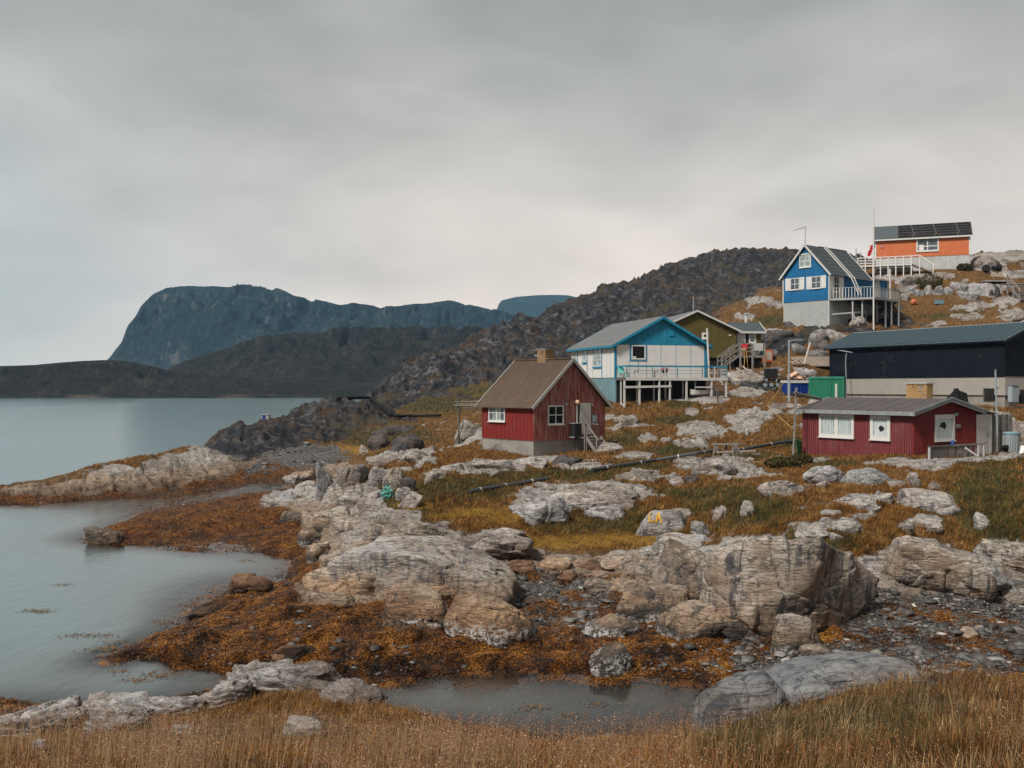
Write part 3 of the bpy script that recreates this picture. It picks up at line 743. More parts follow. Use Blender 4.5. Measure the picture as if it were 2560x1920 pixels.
rock('white barnacled toe of the ledge standing in the weed', 1985, 1630, 130, 95, 'ledge', 'rock_ledge', 'rock ledge', .7, .3, 47, n=28, sharp=12)
rock('big pale boulder split from the ledge by a black gap, dark underside', 2330, 1470, 240, 128, 'ledge', 'boulder', 'boulder', .75, -.1, 52, n=42, sharp=8, tilt=(.05, .1), sink=.3)
rock('sloping pale slab running up to the moss from the ledge', 1720, 1385, 150, 40, 'pale', 'rock_slab', 'rock slab', 1.2, .3, 61, n=26, tilt=(.1, -.15))
rock('broken low grey ledge at the right edge above the gravel', 2520, 1400, 150, 48, 'ledge', 'rock_ledge', 'rock ledge', .8, 0, 66, n=28, strata=.06)
rock('flat grey slab at the right edge lying in the gravel', 2540, 1500, 130, 40, 'blue', 'rock_slab', 'rock slab', .9, .2, 68, n=22, tilt=(0, -.1))
rock('grey brown slab between the split boulder and the gravel', 2440, 1455, 180, 40, 'blue', 'rock_slab', 'rock slab', .9, -.1, 69, n=24)
# the pale slabs in the middle
rock('broad smooth pale slab sloping to the weed, dark undercut edge', 1085, 1466, 500, 96, 'pale', 'rock_slab', 'rock slab', .75, -.06, 71, n=50, rough=.02, planes=8, sharp=11, step=.035, cells=9, sink=.6, tilt=(.05, .02))
rock('flat tan slab pointing left into the brown weed', 870, 1480, 250, 62, 'tan', 'rock_slab', 'rock slab', .7, -.1, 73, n=36, sharp=8, step=.05, cells=7, sink=.6, tilt=(.05, .05))
rock('tan slab with white barnacle skirt, left one of the pair in the weed', 1045, 1555, 190, 88, 'tan', 'rock_slab', 'rock slab', .7, -.35, 75, n=34, sharp=7, step=.05, cells=7, sink=.55, tilt=(.1, .16))
rock('tan slab with white barnacle skirt, larger right one of the pair in the weed', 1215, 1600, 235, 108, 'tan', 'rock_slab', 'rock slab', .65, -.4, 78, n=38, sharp=7, step=.05, cells=8, sink=.55, tilt=(.12, .2))
rock('upper pale slab with cracked steps above the broad slab', 1230, 1385, 200, 40, 'pale', 'rock_slab', 'rock slab', .9, .1, 80, n=32, strata=.05)
rock('thin pale flagstone poking out beside the yellow moss', 1270, 1345, 90, 22, 'pale', 'rock_slab', 'rock slab', .7, .1, 81, n=18, tilt=(0, -.1))
rock('dark striped step of rock left of the broad slab', 1040, 1348, 140, 40, 'ledge', 'rock_ledge', 'rock ledge', .7, 0, 83, n=26, strata=.08)
rock('pale hump of rock with an orange lichen patch beside long grass', 1345, 1300, 150, 60, 'grey', 'boulder', 'boulder', .8, .1, 84, n=30)
rock('long pale whaleback of rock above the lichen patched hump', 1470, 1262, 260, 40, 'pale', 'rock_slab', 'rock slab', .6, .05, 85, n=40)
rock('pale flat rock hidden behind long green grass', 1510, 1292, 110, 30, 'grey', 'boulder', 'boulder', .7, 0, 87, n=22)
LA_ROCK = rock('pale boulder painted with yellow letters LA', 1662, 1332, 138, 64, 'grey', 'boulder', 'boulder', .75, .12, 90, n=30, crack=.02, rough=.02, sharp=12, step=.03)
rock('narrow leaning rock just right of the lettered boulder', 1752, 1345, 48, 56, 'grey', 'boulder', 'boulder', .8, .3, 92, n=18, tilt=(0, -.4))
rock('small grey rock at the foot of the narrow leaning one', 1750, 1362, 52, 26, 'grey', 'boulder', 'boulder', .8, 0, 93, n=14)
# weed-covered shore
rock('barnacled low grey rock in the weed under the ledge nose', 1530, 1590, 160, 44, 'ledge', 'shore_rock', 'rock', .7, 0, 100, n=26)
rock('two toned shore rock standing in orange weed beside the tide pool', 1525, 1685, 115, 62, 'ledge', 'shore_rock', 'rock', .7, .3, 103, n=24, tilt=(0, -.25))
rock('small blue grey shore rock behind the round foreground rock', 2035, 1640, 80, 26, 'blue', 'shore_rock', 'rock', .7, 0, 104, n=16)
rock('weed topped rock lying at the tip of the second weed spit', 265, 1358, 100, 38, 'blue', 'shore_rock', 'rock', .7, -.1, 106, n=22, planes=4, sharp=5)
rock('brown edged rock step in the weed at the lower left', 735, 1655, 120, 42, 'brown', 'shore_rock', 'rock', .7, .3, 108, n=22)
rock('rounded brown rock beside the step in the weed', 700, 1668, 50, 30, 'brown', 'shore_rock', 'rock', .8, 0, 109, n=14)
rock('dark weed draped rock at the head of the cove', 630, 1478, 110, 36, 'brown', 'shore_rock', 'rock', .7, .1, 110, n=22)
rock('low rock point at the water, left end of the weed bank', 520, 1538, 100, 22, 'brown', 'shore_rock', 'rock', .6, .2, 111, n=18)
rock('pale triangular stone sticking out of the dark gravel', 2410, 1590, 66, 20, 'pale', 'shore_rock', 'rock', .7, 0, 112, n=12)
rock('small dark rock showing above the tide pool', 1275, 1815, 42, 18, 'brown', 'shore_rock', 'rock', .7, 0, 113, n=10, D=19.0)
rock('weedy rock island in the tide pool left of the round foreground rock', 1490, 1772, 80, 22, 'brown', 'shore_rock', 'rock', .7, 0, 114, n=16, D=21)
for i, (x, y, w, h, mt, lb) in enumerate([
    (1300,1432,70,34,'brown','brown boulder at the right end of the broad slab'), (1250,1448,70,30,'tan','rounded tan boulder tucked under the broad slab'),
    (1385,1425,80,26,'tan','tan boulder at the back of the gravel basin'), (1420,1448,50,26,'brown','lone brown stone on the gravel basin'),
    (1480,1425,60,30,'brown','dark brown boulder below the yellow moss'), (1440,1412,64,24,'tan','tan rock against the mossy bank'),
    (1545,1418,90,28,'pale','pale block in the row under the moss'), (1595,1440,100,36,'pale','pale broken rock right of the gravel basin'),
    (1500,1478,80,34,'blue','dark grey boulder on the right side of the gravel basin'), (1570,1482,120,34,'pale','flat grey rock leaning to the ledge from the gravel basin'),
    (1620,1395,60,30,'pale','pale rock below the lettered boulder'), (1330,1510,60,14,'brown','small flat stone in the middle of the gravel basin'),
    (1180,1470,100,34,'brown','brown undercut rock below the broad slab'), (1110,1480,110,30,'tan','tan rock piece broken from the broad slab')]):
    rock(lb, x, y, w, h, mt, 'boulder', 'boulder', .8, None, 200 + i, n=16)
# steep blocks at the left end of the slope
for i, (x, y, w, h, mt, lb) in enumerate([
    (815,1232,46,88,'blue','tall grey upright block at the cliff corner'), (842,1262,40,62,'ledge','rust stained block in front of the tall grey one'), (858,1212,44,56,'grey','grey block behind the rust stained one'),
    (895,1205,50,50,'grey','leaning grey block on the grassy cliff edge'), (945,1212,50,50,'grey','pale grey block in the tan grass'), (985,1225,54,66,'ledge','dark streaked block right of the pale grey one'),
    (1020,1232,40,44,'dark','dark weathered block at the foot of the tan grass'), (880,1268,70,44,'pale','pale stepped block below the cliff corner'), (925,1262,60,40,'pale','pale striped block above the turquoise rope'),
    (1030,1268,64,46,'pale','pale block right of the turquoise rope'), (1010,1250,40,34,'grey','small grey block behind the turquoise rope'), (830,1312,90,50,'ledge','brown streaked block above the weedy gully'),
    (790,1325,70,46,'pale','pale block at the left of the gully top'), (870,1330,90,46,'ledge','streaked block facing the weedy gully'), (775,1365,60,44,'ledge','drooping grey rock at the gully mouth'),
    (795,1400,50,50,'ledge','narrow rock hanging into the weedy gully'), (720,1258,90,36,'grey','rounded grey rock on the beach edge'), (765,1240,70,40,'pale','smooth pale rock under the cliff corner'),
    (690,1262,90,34,'grey','long low grey rock nearest the weed'), (745,1205,80,28,'tan','brown rounded rock at the top of the beach'), (735,1300,60,24,'blue','grey rubble rock in the weed beside the cliff'),
    (830,1420,60,40,'ledge','grey rock at the right wall of the gully'), (905,1385,70,36,'tan','pair leading tan stone above the broad slab'), (935,1392,50,30,'tan','small tan stone behind the broad slab'),
    (970,1340,120,40,'ledge','streaked rock wall left of the broad slab')]):
    rock(lb, x, y, w, h, mt, 'boulder', 'boulder', .85, None, 300 + i, n=18, sharp=11, crack=.05, strata=.03)
# the near shore
rock('pale striped rock on the near shore, largest of the layered ones', 715, 1778, 360, 56, 'grey', 'layered_rock', 'rock', .6, .1, 401, n=46, strata=.10, crack=.04, sharp=9, tilt=(.05, .04), D=19.3)
rock('layered grey rock at the left end of the striped one', 545, 1785, 190, 40, 'grey', 'layered_rock', 'rock', .7, .3, 402, n=34, strata=.11, tilt=(0, -.25), D=18.3)
rock('low layered rock at the right end of the striped one', 880, 1800, 170, 44, 'grey', 'layered_rock', 'rock', .7, -.2, 403, n=30, strata=.09, tilt=(0, .25), D=18.0)
rock('long thin pale rock rim along the near water edge', 340, 1800, 330, 26, 'grey', 'layered_rock', 'rock', .5, .05, 404, n=36, strata=.07, D=17.5)
rock('striped pale rock at the lower left corner among dry grass', 90, 1860, 260, 60, 'grey', 'layered_rock', 'rock', .8, .3, 405, n=40, strata=.10, tilt=(0, -.18), D=13.5)
rock('broken grey rock beside the corner rock in dry grass', 290, 1862, 170, 46, 'grey', 'layered_rock', 'rock', .8, .2, 406, n=28, strata=.08, D=13.8)
rock('pale rock half hidden by the dry grass in front of the striped one', 760, 1850, 110, 34, 'grey', 'layered_rock', 'rock', .8, 0, 407, n=22, D=13.6)
rock('small pale stone in the grass at the lower left', 105, 1905, 40, 34, 'grey', 'boulder', 'rock', .8, 0, 408, n=12, D=10)
rock('small flat stone in the dry grass left of the striped rock', 460, 1850, 60, 20, 'grey', 'boulder', 'rock', .8, 0, 409, n=12, D=13.2)
rock('large smooth blue grey rock slab in the grass at the lower right', 2075, 1800, 420, 82, 'slate', 'boulder', 'boulder', .7, -.12, 421, n=54, planes=5, sharp=5, step=.02, crack=.05, cells=7, rough=.02, D=15.6)
rock('round blue grey rock sloping into the pool, left of the large smooth slab', 1845, 1850, 270, 84, 'slate', 'boulder', 'boulder', .75, .2, 422, n=44, planes=5, sharp=5, step=.02, crack=.05, cells=6, rough=.02, tilt=(0, -.22), D=14.8)
rock('flat grey rock tail running right from the large smooth slab', 2230, 1745, 330, 34, 'slate', 'boulder', 'boulder', .6, -.1, 423, n=40, planes=5, sharp=6, step=.025, cells=7, rough=.025, tilt=(0, .08), D=16.2)
# boulders in the turf below the maroon cabin
for i, (x, y, w, h, mt, lb) in enumerate([
    (2062,1206,106,44,'grey','grey boulder in tan grass below the left window of the maroon cabin'), (2172,1212,124,46,'blue','bluish boulder below the middle of the maroon cabin'),
    (1950,1230,100,34,'pale','pale boulder on the tan knoll left of the grey one'), (2053,1220,34,18,'pale','small pale stone under the grey boulder'), (2018,1226,28,16,'brown','small dark stone left of the small pale one'),
    (2281,1212,36,36,'pale','upright pale stone in the grassy gully'), (2292,1218,30,22,'blue','grey stone leaning on the upright pale one'), (2334,1228,34,22,'pale','little white stone right of the gully'),
    (2340,1282,150,60,'pale','big cracked pale boulder above the split boulder'), (2275,1268,60,40,'pale','pale block joined to the left of the cracked boulder'), (2455,1322,46,46,'pale','white leaning stone alone in dark green turf'),
    (2150,1268,90,24,'pale','flat pale rock in the tan turf'), (2207,1255,50,20,'pale','small flat rock behind it with a pointed end'), (2110,1330,90,28,'pale','low pale rock on the grassy top of the cliff'),
    (2030,1340,90,24,'pale','flat pale rock at the turf edge of the cliff top'), (2315,1330,80,38,'pale','striped pale rock just above the split boulder'), (2265,1332,42,22,'grey','grey rounded rock left of the striped pale rock'),
    (1690,1210,40,14,'pale','small pale rock in the tan turf below the pipe trestle'), (1725,1208,34,24,'dark','little dark capped stone below the pipe trestle'), (1785,1182,110,34,'pale','smooth pale outcrop right below the pipe trestle'),
    (1868,1290,36,22,'pale','pale stone in the dark green hollow'), (1800,1298,34,26,'pale','pale stone left of the dark green hollow'), (2085,1350,40,16,'pale','small flat stone above the cliff joints')]):
    rock(lb, x, y, w, h, mt, 'boulder', 'boulder', .8, None, 500 + i, n=18 if w > 60 else 10, sharp=8)
# rocks around the red house and below the blue and white one
for i, (x, y, w, h, mt, lb) in enumerate([
    (1232,1170,110,26,'pale','pale bedrock hump below the red house'), (1330,1165,80,22,'pale','pale rock under the corner of the red house'), (1420,1160,80,20,'dark','dark rock beside the red house steps'), (1255,1128,60,18,'blue','grey rock against the red house plinth'),
    (1564,1058,62,20,'pale','smooth oval pale rock between the red and the white house'), (1549,1070,18,10,'pale','little pale stone near the oval rock'), (1525,1130,70,22,'pale','pale rock right of the red house steps'),
    (1165,1090,60,46,'pale','pale striped rock behind the drying rack post'), (1020,1122,80,40,'dark','black topped rock on the edge of the meadow'), (950,1122,56,38,'dark','dark slanting rock left of the black topped one'), (985,1085,110,26,'dark','long black rock under the far pipe'), (910,1132,24,20,'pale','pale pointed stone at the meadow edge'),
    (1040,1150,70,24,'pale','pale slab in tan grass right of the beach'), (960,1160,90,26,'pale','pale slab at the upper end of the slope'), (1085,1200,60,22,'pale','pale slab in the middle of the tan grass'), (1130,1180,60,20,'pale','pale slab with bushy grass round it')]):
    rock(lb, x, y, w, h, mt, 'boulder', 'boulder', .8, None, 600 + i, n=16, sharp=8)
# upper slope
for i, (x, y, w, h, mt, lb) in enumerate([
    (1945,852,80,34,'dark','dark rock face left below the blue house'), (2048,866,58,46,'blue','grey block between blue house and black hall'), (2003,885,50,34,'blue','grey slab halfway down to the plank pile'), (2085,850,60,34,'pale','pale rock top behind the grey block'),
    (2046,905,66,34,'blue','grey slab behind the loose planks'), (1925,892,40,26,'grey','grey rock just right of the green house deck'), (1866,962,92,36,'pale','broad pale rock beside the green house steps'), (2003,938,74,26,'grey','rock hump behind the blue skip'),
    (1905,870,50,30,'dark','dark stone beside the green house annex'), (2150,812,60,20,'pale','pale rock behind the hall roof'), (2205,795,36,26,'blue','round striped boulder at the flagpole foot'), (1985,815,60,14,'dark','dark rock under the blue house plinth'),
    (2454,672,66,40,'pale','large pale rock right of the orange house'), (2280,712,60,26,'blue','grey rock in the boulder bank below the orange house, far left'), (2271,734,44,22,'grey','pale grey boulder low in the bank, left'), (2297,740,28,18,'blue','small boulder in the bank beside the shrub'),
    (2319,735,26,22,'grey','round boulder in the bank under the shrub'), (2345,738,26,22,'blue','grey boulder in the bank right of the round one'), (2368,736,26,18,'grey','little boulder in the bank centre'), (2390,725,40,22,'grey','pale boulder in the bank behind the little one'),
    (2412,728,44,28,'blue','dark grey boulder in the bank, right part'), (2446,740,66,42,'grey','biggest boulder in the bank, pale triangular face'), (2420,750,50,28,'grey','split boulder at the bank foot'), (2482,742,40,34,'dark','dark boulder at the right end of the bank'),
    (2320,705,70,20,'pale','pale outcrop above the boulder bank'), (2500,770,70,14,'pale','flat pale rock right of the board table'), (2530,800,70,16,'pale','flat rock at the right edge above the hall'),
    (2520,1108,70,40,'pale','pale rock at the right edge behind the grey plank screen'), (2262,750,24,16,'grey','small boulder right of the blue house deck'), (2480,665,40,18,'dark','dark rock beside the black barrels')]):
    rock(lb, x, y, w, h, mt, 'boulder', 'boulder', .85, None, 700 + i, n=14, sharp=9)
# ---------------------------------------------------------------- building kit
class MB:
    """collects shapes in local coordinates and links them as ONE mesh object"""
    def __init__(s): s.v, s.f = [], []
    def poly(s, pts, faces):
        o = len(s.v); s.v += [tuple(float(c) for c in p) for p in pts]; s.f += [tuple(i + o for i in f) for f in faces]; return s
    def box(s, x0, x1, y0, y1, z0, z1):
        if x0 > x1: x0, x1 = x1, x0
        if y0 > y1: y0, y1 = y1, y0
        if z0 > z1: z0, z1 = z1, z0
        return s.poly([(x0,y0,z0),(x1,y0,z0),(x1,y1,z0),(x0,y1,z0),(x0,y0,z1),(x1,y0,z1),(x1,y1,z1),(x0,y1,z1)],
                      [(0,3,2,1),(4,5,6,7),(0,1,5,4),(1,2,6,5),(2,3,7,6),(3,0,4,7)])
    def bar(s, a, b, w, h=None, up=(0, 0, 1)):
        """rectangular bar from a to b"""
        h = h or w
        a, b = Vector(a), Vector(b); d = (b - a).normalized(); u = Vector(up)
        if abs(d.dot(u)) > .98: u = Vector((0, 1, 0))
        x = d.cross(u).normalized() * (w / 2); y = x.cross(d).normalized() * (h / 2)
        p = [a - x - y, a + x - y, a + x + y, a - x + y, b - x - y, b + x - y, b + x + y, b - x + y]
        return s.poly(p, [(0,1,2,3),(7,6,5,4),(0,4,5,1),(1,5,6,2),(2,6,7,3),(3,7,4,0)])
    def tube(s, pts, r, n=8, r2=None, cap=True):
        pts = [Vector(p) for p in pts]; rings = []
        for i, p in enumerate(pts):
            d = (pts[min(i + 1, len(pts) - 1)] - pts[max(i - 1, 0)]).normalized()
            u = Vector((0, 0, 1)) if abs(d.z) < .95 else Vector((0, 1, 0))
            x = d.cross(u).normalized(); y = x.cross(d).normalized()
            rr = r if r2 is None else r + (r2 - r) * i / (len(pts) - 1)
            rings.append([p + (x * math.cos(k * 2 * math.pi / n) + y * math.sin(k * 2 * math.pi / n)) * rr for k in range(n)])
        V = [q for g in rings for q in g]; F = []
        for i in range(len(pts) - 1):
            for k in range(n):
                F.append((i * n + k, i * n + (k + 1) % n, (i + 1) * n + (k + 1) % n, (i + 1) * n + k))
        if cap: F.append(tuple(range(n))[::-1]); F.append(tuple(range((len(pts) - 1) * n, len(pts) * n)))
        return s.poly(V, F)
    def lathe(s, prof, c=(0, 0, 0), n=14):
        V, F = [], []
        for r, z in prof:
            V += [(c[0] + r * math.cos(k * 2 * math.pi / n), c[1] + r * math.sin(k * 2 * math.pi / n), c[2] + z) for k in range(n)]
        for i in range(len(prof) - 1):
            for k in range(n): F.append((i * n + k, i * n + (k + 1) % n, (i + 1) * n + (k + 1) % n, (i + 1) * n + k))
        F.append(tuple(range(n))[::-1]); F.append(tuple(range((len(prof) - 1) * n, len(prof) * n)))
        return s.poly(V, F)
    def prism(s, poly2, y0, y1):
        """polygon in x,z pulled from y0 to y1"""
        n = len(poly2)
        V = [(x, y0, z) for x, z in poly2] + [(x, y1, z) for x, z in poly2]
        F = [tuple(range(n)), tuple(range(2 * n - 1, n - 1, -1))] + [(i + n, (i + 1) % n + n, (i + 1) % n, i) for i in range(n)]
        return s.poly(V, F)
    def xf(s, M):
        s.v = [tuple(M @ Vector(p)) for p in s.v]; return s
    def build(s, name, mat, parent=None, label=None, kind=None, loc=None, smooth=False):
        me = bpy.data.meshes.new(name); me.from_pydata(s.v, [], s.f); me.materials.append(mat)
        bm = bmesh.new(); bm.from_mesh(me); bmesh.ops.recalc_face_normals(bm, faces=bm.faces); bm.to_mesh(me); bm.free()
        if smooth:
            for p in me.polygons: p.use_smooth = True
        o = link_mesh(name, me, parent, loc)
        return tag(o, label, None, None, kind)
def box(name, mat, par, x0, x1, y0, y1, z0, z1, **k): return MB().box(x0, x1, y0, y1, z0, z1).build(name, mat, par, **k)
def bar(name, mat, par, a, b, w, h=None, **k): return MB().bar(a, b, w, h).build(name, mat, par, **k)
def tube(name, mat, par, pts, r, n=8, **k): return MB().tube(pts, r, n).build(name, mat, par, **k)

def paint(name, c, worn=0.0, wcol=(.30, .28, .27), rough=.7, scale=1.0, streak=True, spec=.3, mottled=.25):
    t = NT(name)
    P = t.coord()
    Pv = t.coord((3 * scale, 3 * scale, .35 * scale))
    n = t.noise(P, 1.3 * scale, 5, .6, .3); v = t.noise(Pv, 2.2, 6, .65, .4); f = t.noise(P, 18 * scale, 3, .6)
    cc = t.mix(t.rng(n, .3, .75, 0, mottled * 1.6), c, tuple(x * .62 for x in c))
    cc = t.mix(t.rng(v, .5, .75, 0, mottled), cc, tuple(min(1, x * 1.25 + .02) for x in c))
    cc = t.mix(t.rng(t.noise(P, .7 * scale, 6, .7, 1.0), .56, .7, 0, mottled * .9), cc, (.12, .10, .085))
    if worn:
        e = t.math('ADD', t.math('MULTIPLY', v, .6), t.math('MULTIPLY', f, .4))
        cc = t.mix(t.rng(e, .56 - .16 * worn, .66 - .10 * worn, 0, .35 + .5 * worn), cc, wcol)
    return t.done(t.bsdf(cc, rough, t.bump(t.math('ADD', v, f), .006, .6), spec))
def wood(name, c, dark=.5):
    t = NT(name)
    P = t.coord(); n = t.noise(t.coord((1, 1, 1)), 3, 6, .65, .8); f = t.noise(P, 22, 4, .7)
    cc = t.mix(t.rng(n, .3, .7), tuple(x * dark for x in c), c)
    cc = t.mix(t.rng(f, .45, .75, 0, .4), cc, tuple(x * .45 for x in c))
    return t.done(t.bsdf(cc, .85, t.bump(f, .005, .6), .2))
M = {}
M['white'] = paint('white_paint', (.46, .445, .42), .15, (.38, .36, .33))
M['window_white'] = paint('window_paint', (.51, .495, .465), .08, (.45, .42, .38), mottled=.12)
M['red'] = paint('red_paint', (.195, .022, .018), .0, mottled=.22)
M['red_worn'] = paint('worn_red_paint', (.225, .034, .024), .75, (.36, .24, .21), scale=1.3, mottled=.35)
M['maroon'] = paint('maroon_paint', (.150, .029, .032), .12, (.34, .16, .15), mottled=.3)
M['maroon_gable'] = paint('gable_red_paint', (.175, .020, .019), .1, (.35, .14, .13), mottled=.3)
M['blue'] = paint('blue_paint', (.005, .10, .235), .12, (.06, .25, .36), mottled=.35)
M['cyan'] = paint('cyan_paint', (.008, .17, .275), .15, (.10, .30, .38), mottled=.3)
M['teal'] = paint('teal_paint', (.12, .21, .235), .3, (.28, .33, .33), mottled=.3)
M['panel'] = paint('cream_panel', (.54, .52, .495), .1, (.5, .46, .42), mottled=.12)
M['olive'] = paint('olive_paint', (.078, .058, .012), .06, (.16, .13, .06), mottled=.3)
M['orange'] = paint('orange_paint', (.44, .115, .040), .1, (.66, .28, .17), mottled=.16)
M['plinth'] = paint('grey_plinth', (.29, .30, .29), .15, (.26, .26, .25), mottled=.25)
M['plinth2'] = paint('grey_board_plinth', (.36, .355, .34), .2, (.5, .48, .45), mottled=.3)
M['render'] = paint('pale_render', (.27, .25, .22), .1, (.28, .26, .24), mottled=.2)
M['concrete'] = paint('rough_concrete', (.235, .215, .19), .3, (.17, .15, .14), rough=.9, mottled=.5)
M['black'] = paint('black_cladding', (.006, .0085, .014), .0, mottled=.25, rough=.7, spec=.12)
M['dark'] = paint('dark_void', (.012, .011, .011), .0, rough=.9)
M['roof_green'] = paint('green_steel_roof', (.066, .100, .118), .0, rough=.45, mottled=.12, spec=.5)
M['roof_brown'] = paint('brown_felt_roof', (.090, .060, .042), .2, (.15, .12, .10), rough=.9, mottled=.35)
M['roof_grey'] = paint('grey_felt_roof', (.125, .13, .13), .3, (.20, .20, .20), rough=.9, mottled=.3)
M['roof_slate'] = paint('dark_felt_roof', (.050, .062, .066), .15, (.10, .11, .11), rough=.9, mottled=.35)
M['roof_black'] = paint('black_felt', (.014, .012, .013), .1, (.04, .04, .04), rough=.95, mottled=.3, spec=.08)
M['roof_steel'] = paint('grey_steel_sheet', (.062, .074, .080), .1, (.1, .11, .11), mottled=.2)
M['roof_gap'] = paint('roof_underlay', (.060, .058, .058), .1, (.1, .1, .1), rough=.9)
M['roof_maroon'] = paint('worn_felt_roof', (.074, .062, .060), .4, (.055, .06, .072), rough=.9, mottled=.4)
M['fascia'] = paint('grey_fascia', (.33, .32, .30), .4, (.20, .20, .20))
M['fascia_dark'] = paint('weathered_fascia', (.19, .205, .205), .4, (.30, .30, .29))
M['wood'] = wood('grey_wood', (.235, .212, .19)); M['wood_dark'] = wood('dark_wood', (.13, .115, .105)); M['wood_pale'] = wood('bare_wood', (.38, .315, .25), .7)
M['metal'] = paint('grey_metal', (.23, .27, .29), .1, (.35, .36, .36), rough=.5)
M['meter'] = paint('meter_grey', (.10, .125, .14), .0, rough=.5, mottled=.1)
M['green_c'] = paint('container_green', (.008, .135, .075), .1, (.05, .18, .12), mottled=.22, rough=.55)
M['skip'] = paint('skip_blue', (.008, .035, .20), .05, (.05, .09, .25), rough=.5)
M['pipe'] = paint('black_pipe', (.030, .033, .036), .0, rough=.45, mottled=.2, spec=.5)
M['curtain'] = paint('curtain_cloth', (.42, .47, .46), .0, mottled=.3)
M['drape'] = paint('net_curtain', (.60, .58, .54), .0, mottled=.2)
M['yellow'] = paint('yellow_hose', (.40, .25, .07), .0); M['turq'] = paint('turquoise_rope', (.10, .38, .33), .1)
M['red_cloth'] = paint('red_cloth', (.42, .02, .03), .0, mottled=.1); M['white_cloth'] = paint('white_cloth', (.6, .58, .55), .0, mottled=.05)
M['rust'] = paint('rust', (.18, .06, .03), .3, (.1, .05, .03)); M['net'] = paint('green_net', (.04, .13, .06), .1, mottled=.4)
M['letter'] = paint('yellow_letters', (.55, .29, .02), .25, (.3, .24, .12)); M['lamp'] = paint('lamp_globe', (.62, .42, .25), .0, rough=.35, mottled=.1)
def glass_mat(name, c, rough=.06, spec=.6):
    t = NT(name); P = t.coord()
    return t.done(t.bsdf(t.mix(t.rng(t.noise(P, 2.0, 3), .4, .6), c, tuple(x * .5 for x in c)), rough, None, spec))
M['glass'] = glass_mat('dark_glass', (.008, .009, .011), .25, .12); M['glass_grey'] = glass_mat('grey_glass', (.075, .095, .115)); M['glass_pale'] = glass_mat('pale_glass', (.30, .36, .36), .15)
def brick_mat(name, a, b):
    t = NT(name); P = t.coord()
    c = t.mix(t.noise(P, 9, 2), a, b); c = t.mix(t.rng(t.noise(P, 3, 5, .7), .55, .7), c, (.06, .045, .035))
    return t.done(t.bsdf(c, .9, t.bump(t.noise(P, 30, 3), .01), .2))
M['brick'] = brick_mat('yellow_brick', (.30, .17, .065), (.40, .25, .11)); M['brick_old'] = brick_mat('weathered_brick', (.20, .115, .055), (.26, .18, .09)); M['mortar'] = paint('mortar', (.20, .165, .125), .2)

def pose(pl, Dl, pr, Dr, z):
    """front-left corner and front-right corner given as photo columns and depths -> root location, turn, width"""
    a = np.array([(pl - 1280) / FPX * Dl, Dl]); b = np.array([(pr - 1280) / FPX * Dr, Dr])
    d = b - a
    return (a[0], a[1], z), math.atan2(d[1], d[0]), float(np.hypot(*d))
def zrow(py, D): return CAM_Z + (HZ - py) / FPX * D
def local(root, px, py, plane, at):
    """where the line of sight through a photo pixel meets the local plane x=at / y=at / z=at of a building"""
    c, s = math.cos(root.rotation_euler.z), math.sin(root.rotation_euler.z)
    o = np.array(root.location)
    e = np.array([(px - 1280) / FPX, 1.0, (HZ - py) / FPX])
    def tol(p): return np.array([p[0] * c + p[1] * s, -p[0] * s + p[1] * c, p[2]])
    p0 = tol(np.array([0, 0, CAM_Z]) - o); d = tol(e)
    k = {'x': 0, 'y': 1, 'z': 2}[plane]
    return p0 + d * ((at - p0[k]) / d[k])

# oriented helpers: wall 'y' faces -y at y=0 ; 'l' faces -x at x=0 ; 'r' faces +x at x=Wd. (a = along the wall, o = outward, z)
class Wall:
    def __init__(s, side, Wd=0, base=0): s.side, s.W, s.base = side, Wd, base
    def p(s, a, o, z):
        if s.side == 'y': return (a, s.base - o, z)
        if s.side == 'l': return (s.base - o, a, z)
        return (s.W + o, a, z)
    def box(s, mb, a0, a1, o0, o1, z0, z1):
        p, q = s.p(a0, o0, z0), s.p(a1, o1, z1)
        return mb.box(p[0], q[0], p[1], q[1], p[2], q[2])
def window(par, wl, a0, a1, z0, z1, cols=2, rows=2, fw=.08, bw=.04, frame=None, glass=None, out=.05, curtain=None, head=0.0, rowpos=None, name='window', colpos=None, sill=True, label=None):
    """thing > window (the frame) > pane, glazing bars, sill, curtain"""
    frame = frame or M['window_white']; glass = glass or M['glass']
    f = MB(); B = wl.box
    B(f, a0, a0 + fw, -.02, out, z0, z1); B(f, a1 - fw, a1, -.02, out, z0, z1)
    B(f, a0 + fw, a1 - fw, -.02, out, z0, z0 + fw); B(f, a0 + fw, a1 - fw, -.02, out, z1 - fw, z1)
    w = f.build(name, frame, par, label=label)
    xs = colpos or [a0 + fw + (a1 - a0 - 2 * fw) * k / cols for k in range(1, cols)]
    zs = rowpos or [z0 + fw + (z1 - z0 - 2 * fw) * k / rows for k in range(1, rows)]
    for x in xs: B(MB(), x - bw / 2, x + bw / 2, -.01, out - .012, z0 + fw, z1 - fw).build('mullion', frame, w)
    ex = [a0 + fw] + list(xs) + [a1 - fw]; ez = [z0 + fw] + list(zs) + [z1 - fw]
    for k in range(len(ex) - 1):
        for z in zs: B(MB(), ex[k] + bw / 2 + .001, ex[k + 1] - bw / 2 - .001, -.01, out - .016, z - bw / 2, z + bw / 2).build('glazing_bar', frame, w)
        for q in range(len(ez) - 1):
            g = glass[k] if isinstance(glass, list) else glass
            B(MB(), ex[k], ex[k + 1], -.015, .006, ez[q], ez[q + 1]).build('pane', g, w)
    if sill: B(MB(), a0 - .04, a1 + .04, out - .02, out + .05, z0 - .05, z0 - .002).build('sill', frame, w)
    if head: B(MB(), a0 - head, a1 + head, out - .02, out + .035, z1 + .002, z1 + .06).build('head_trim', frame, w)
    return w
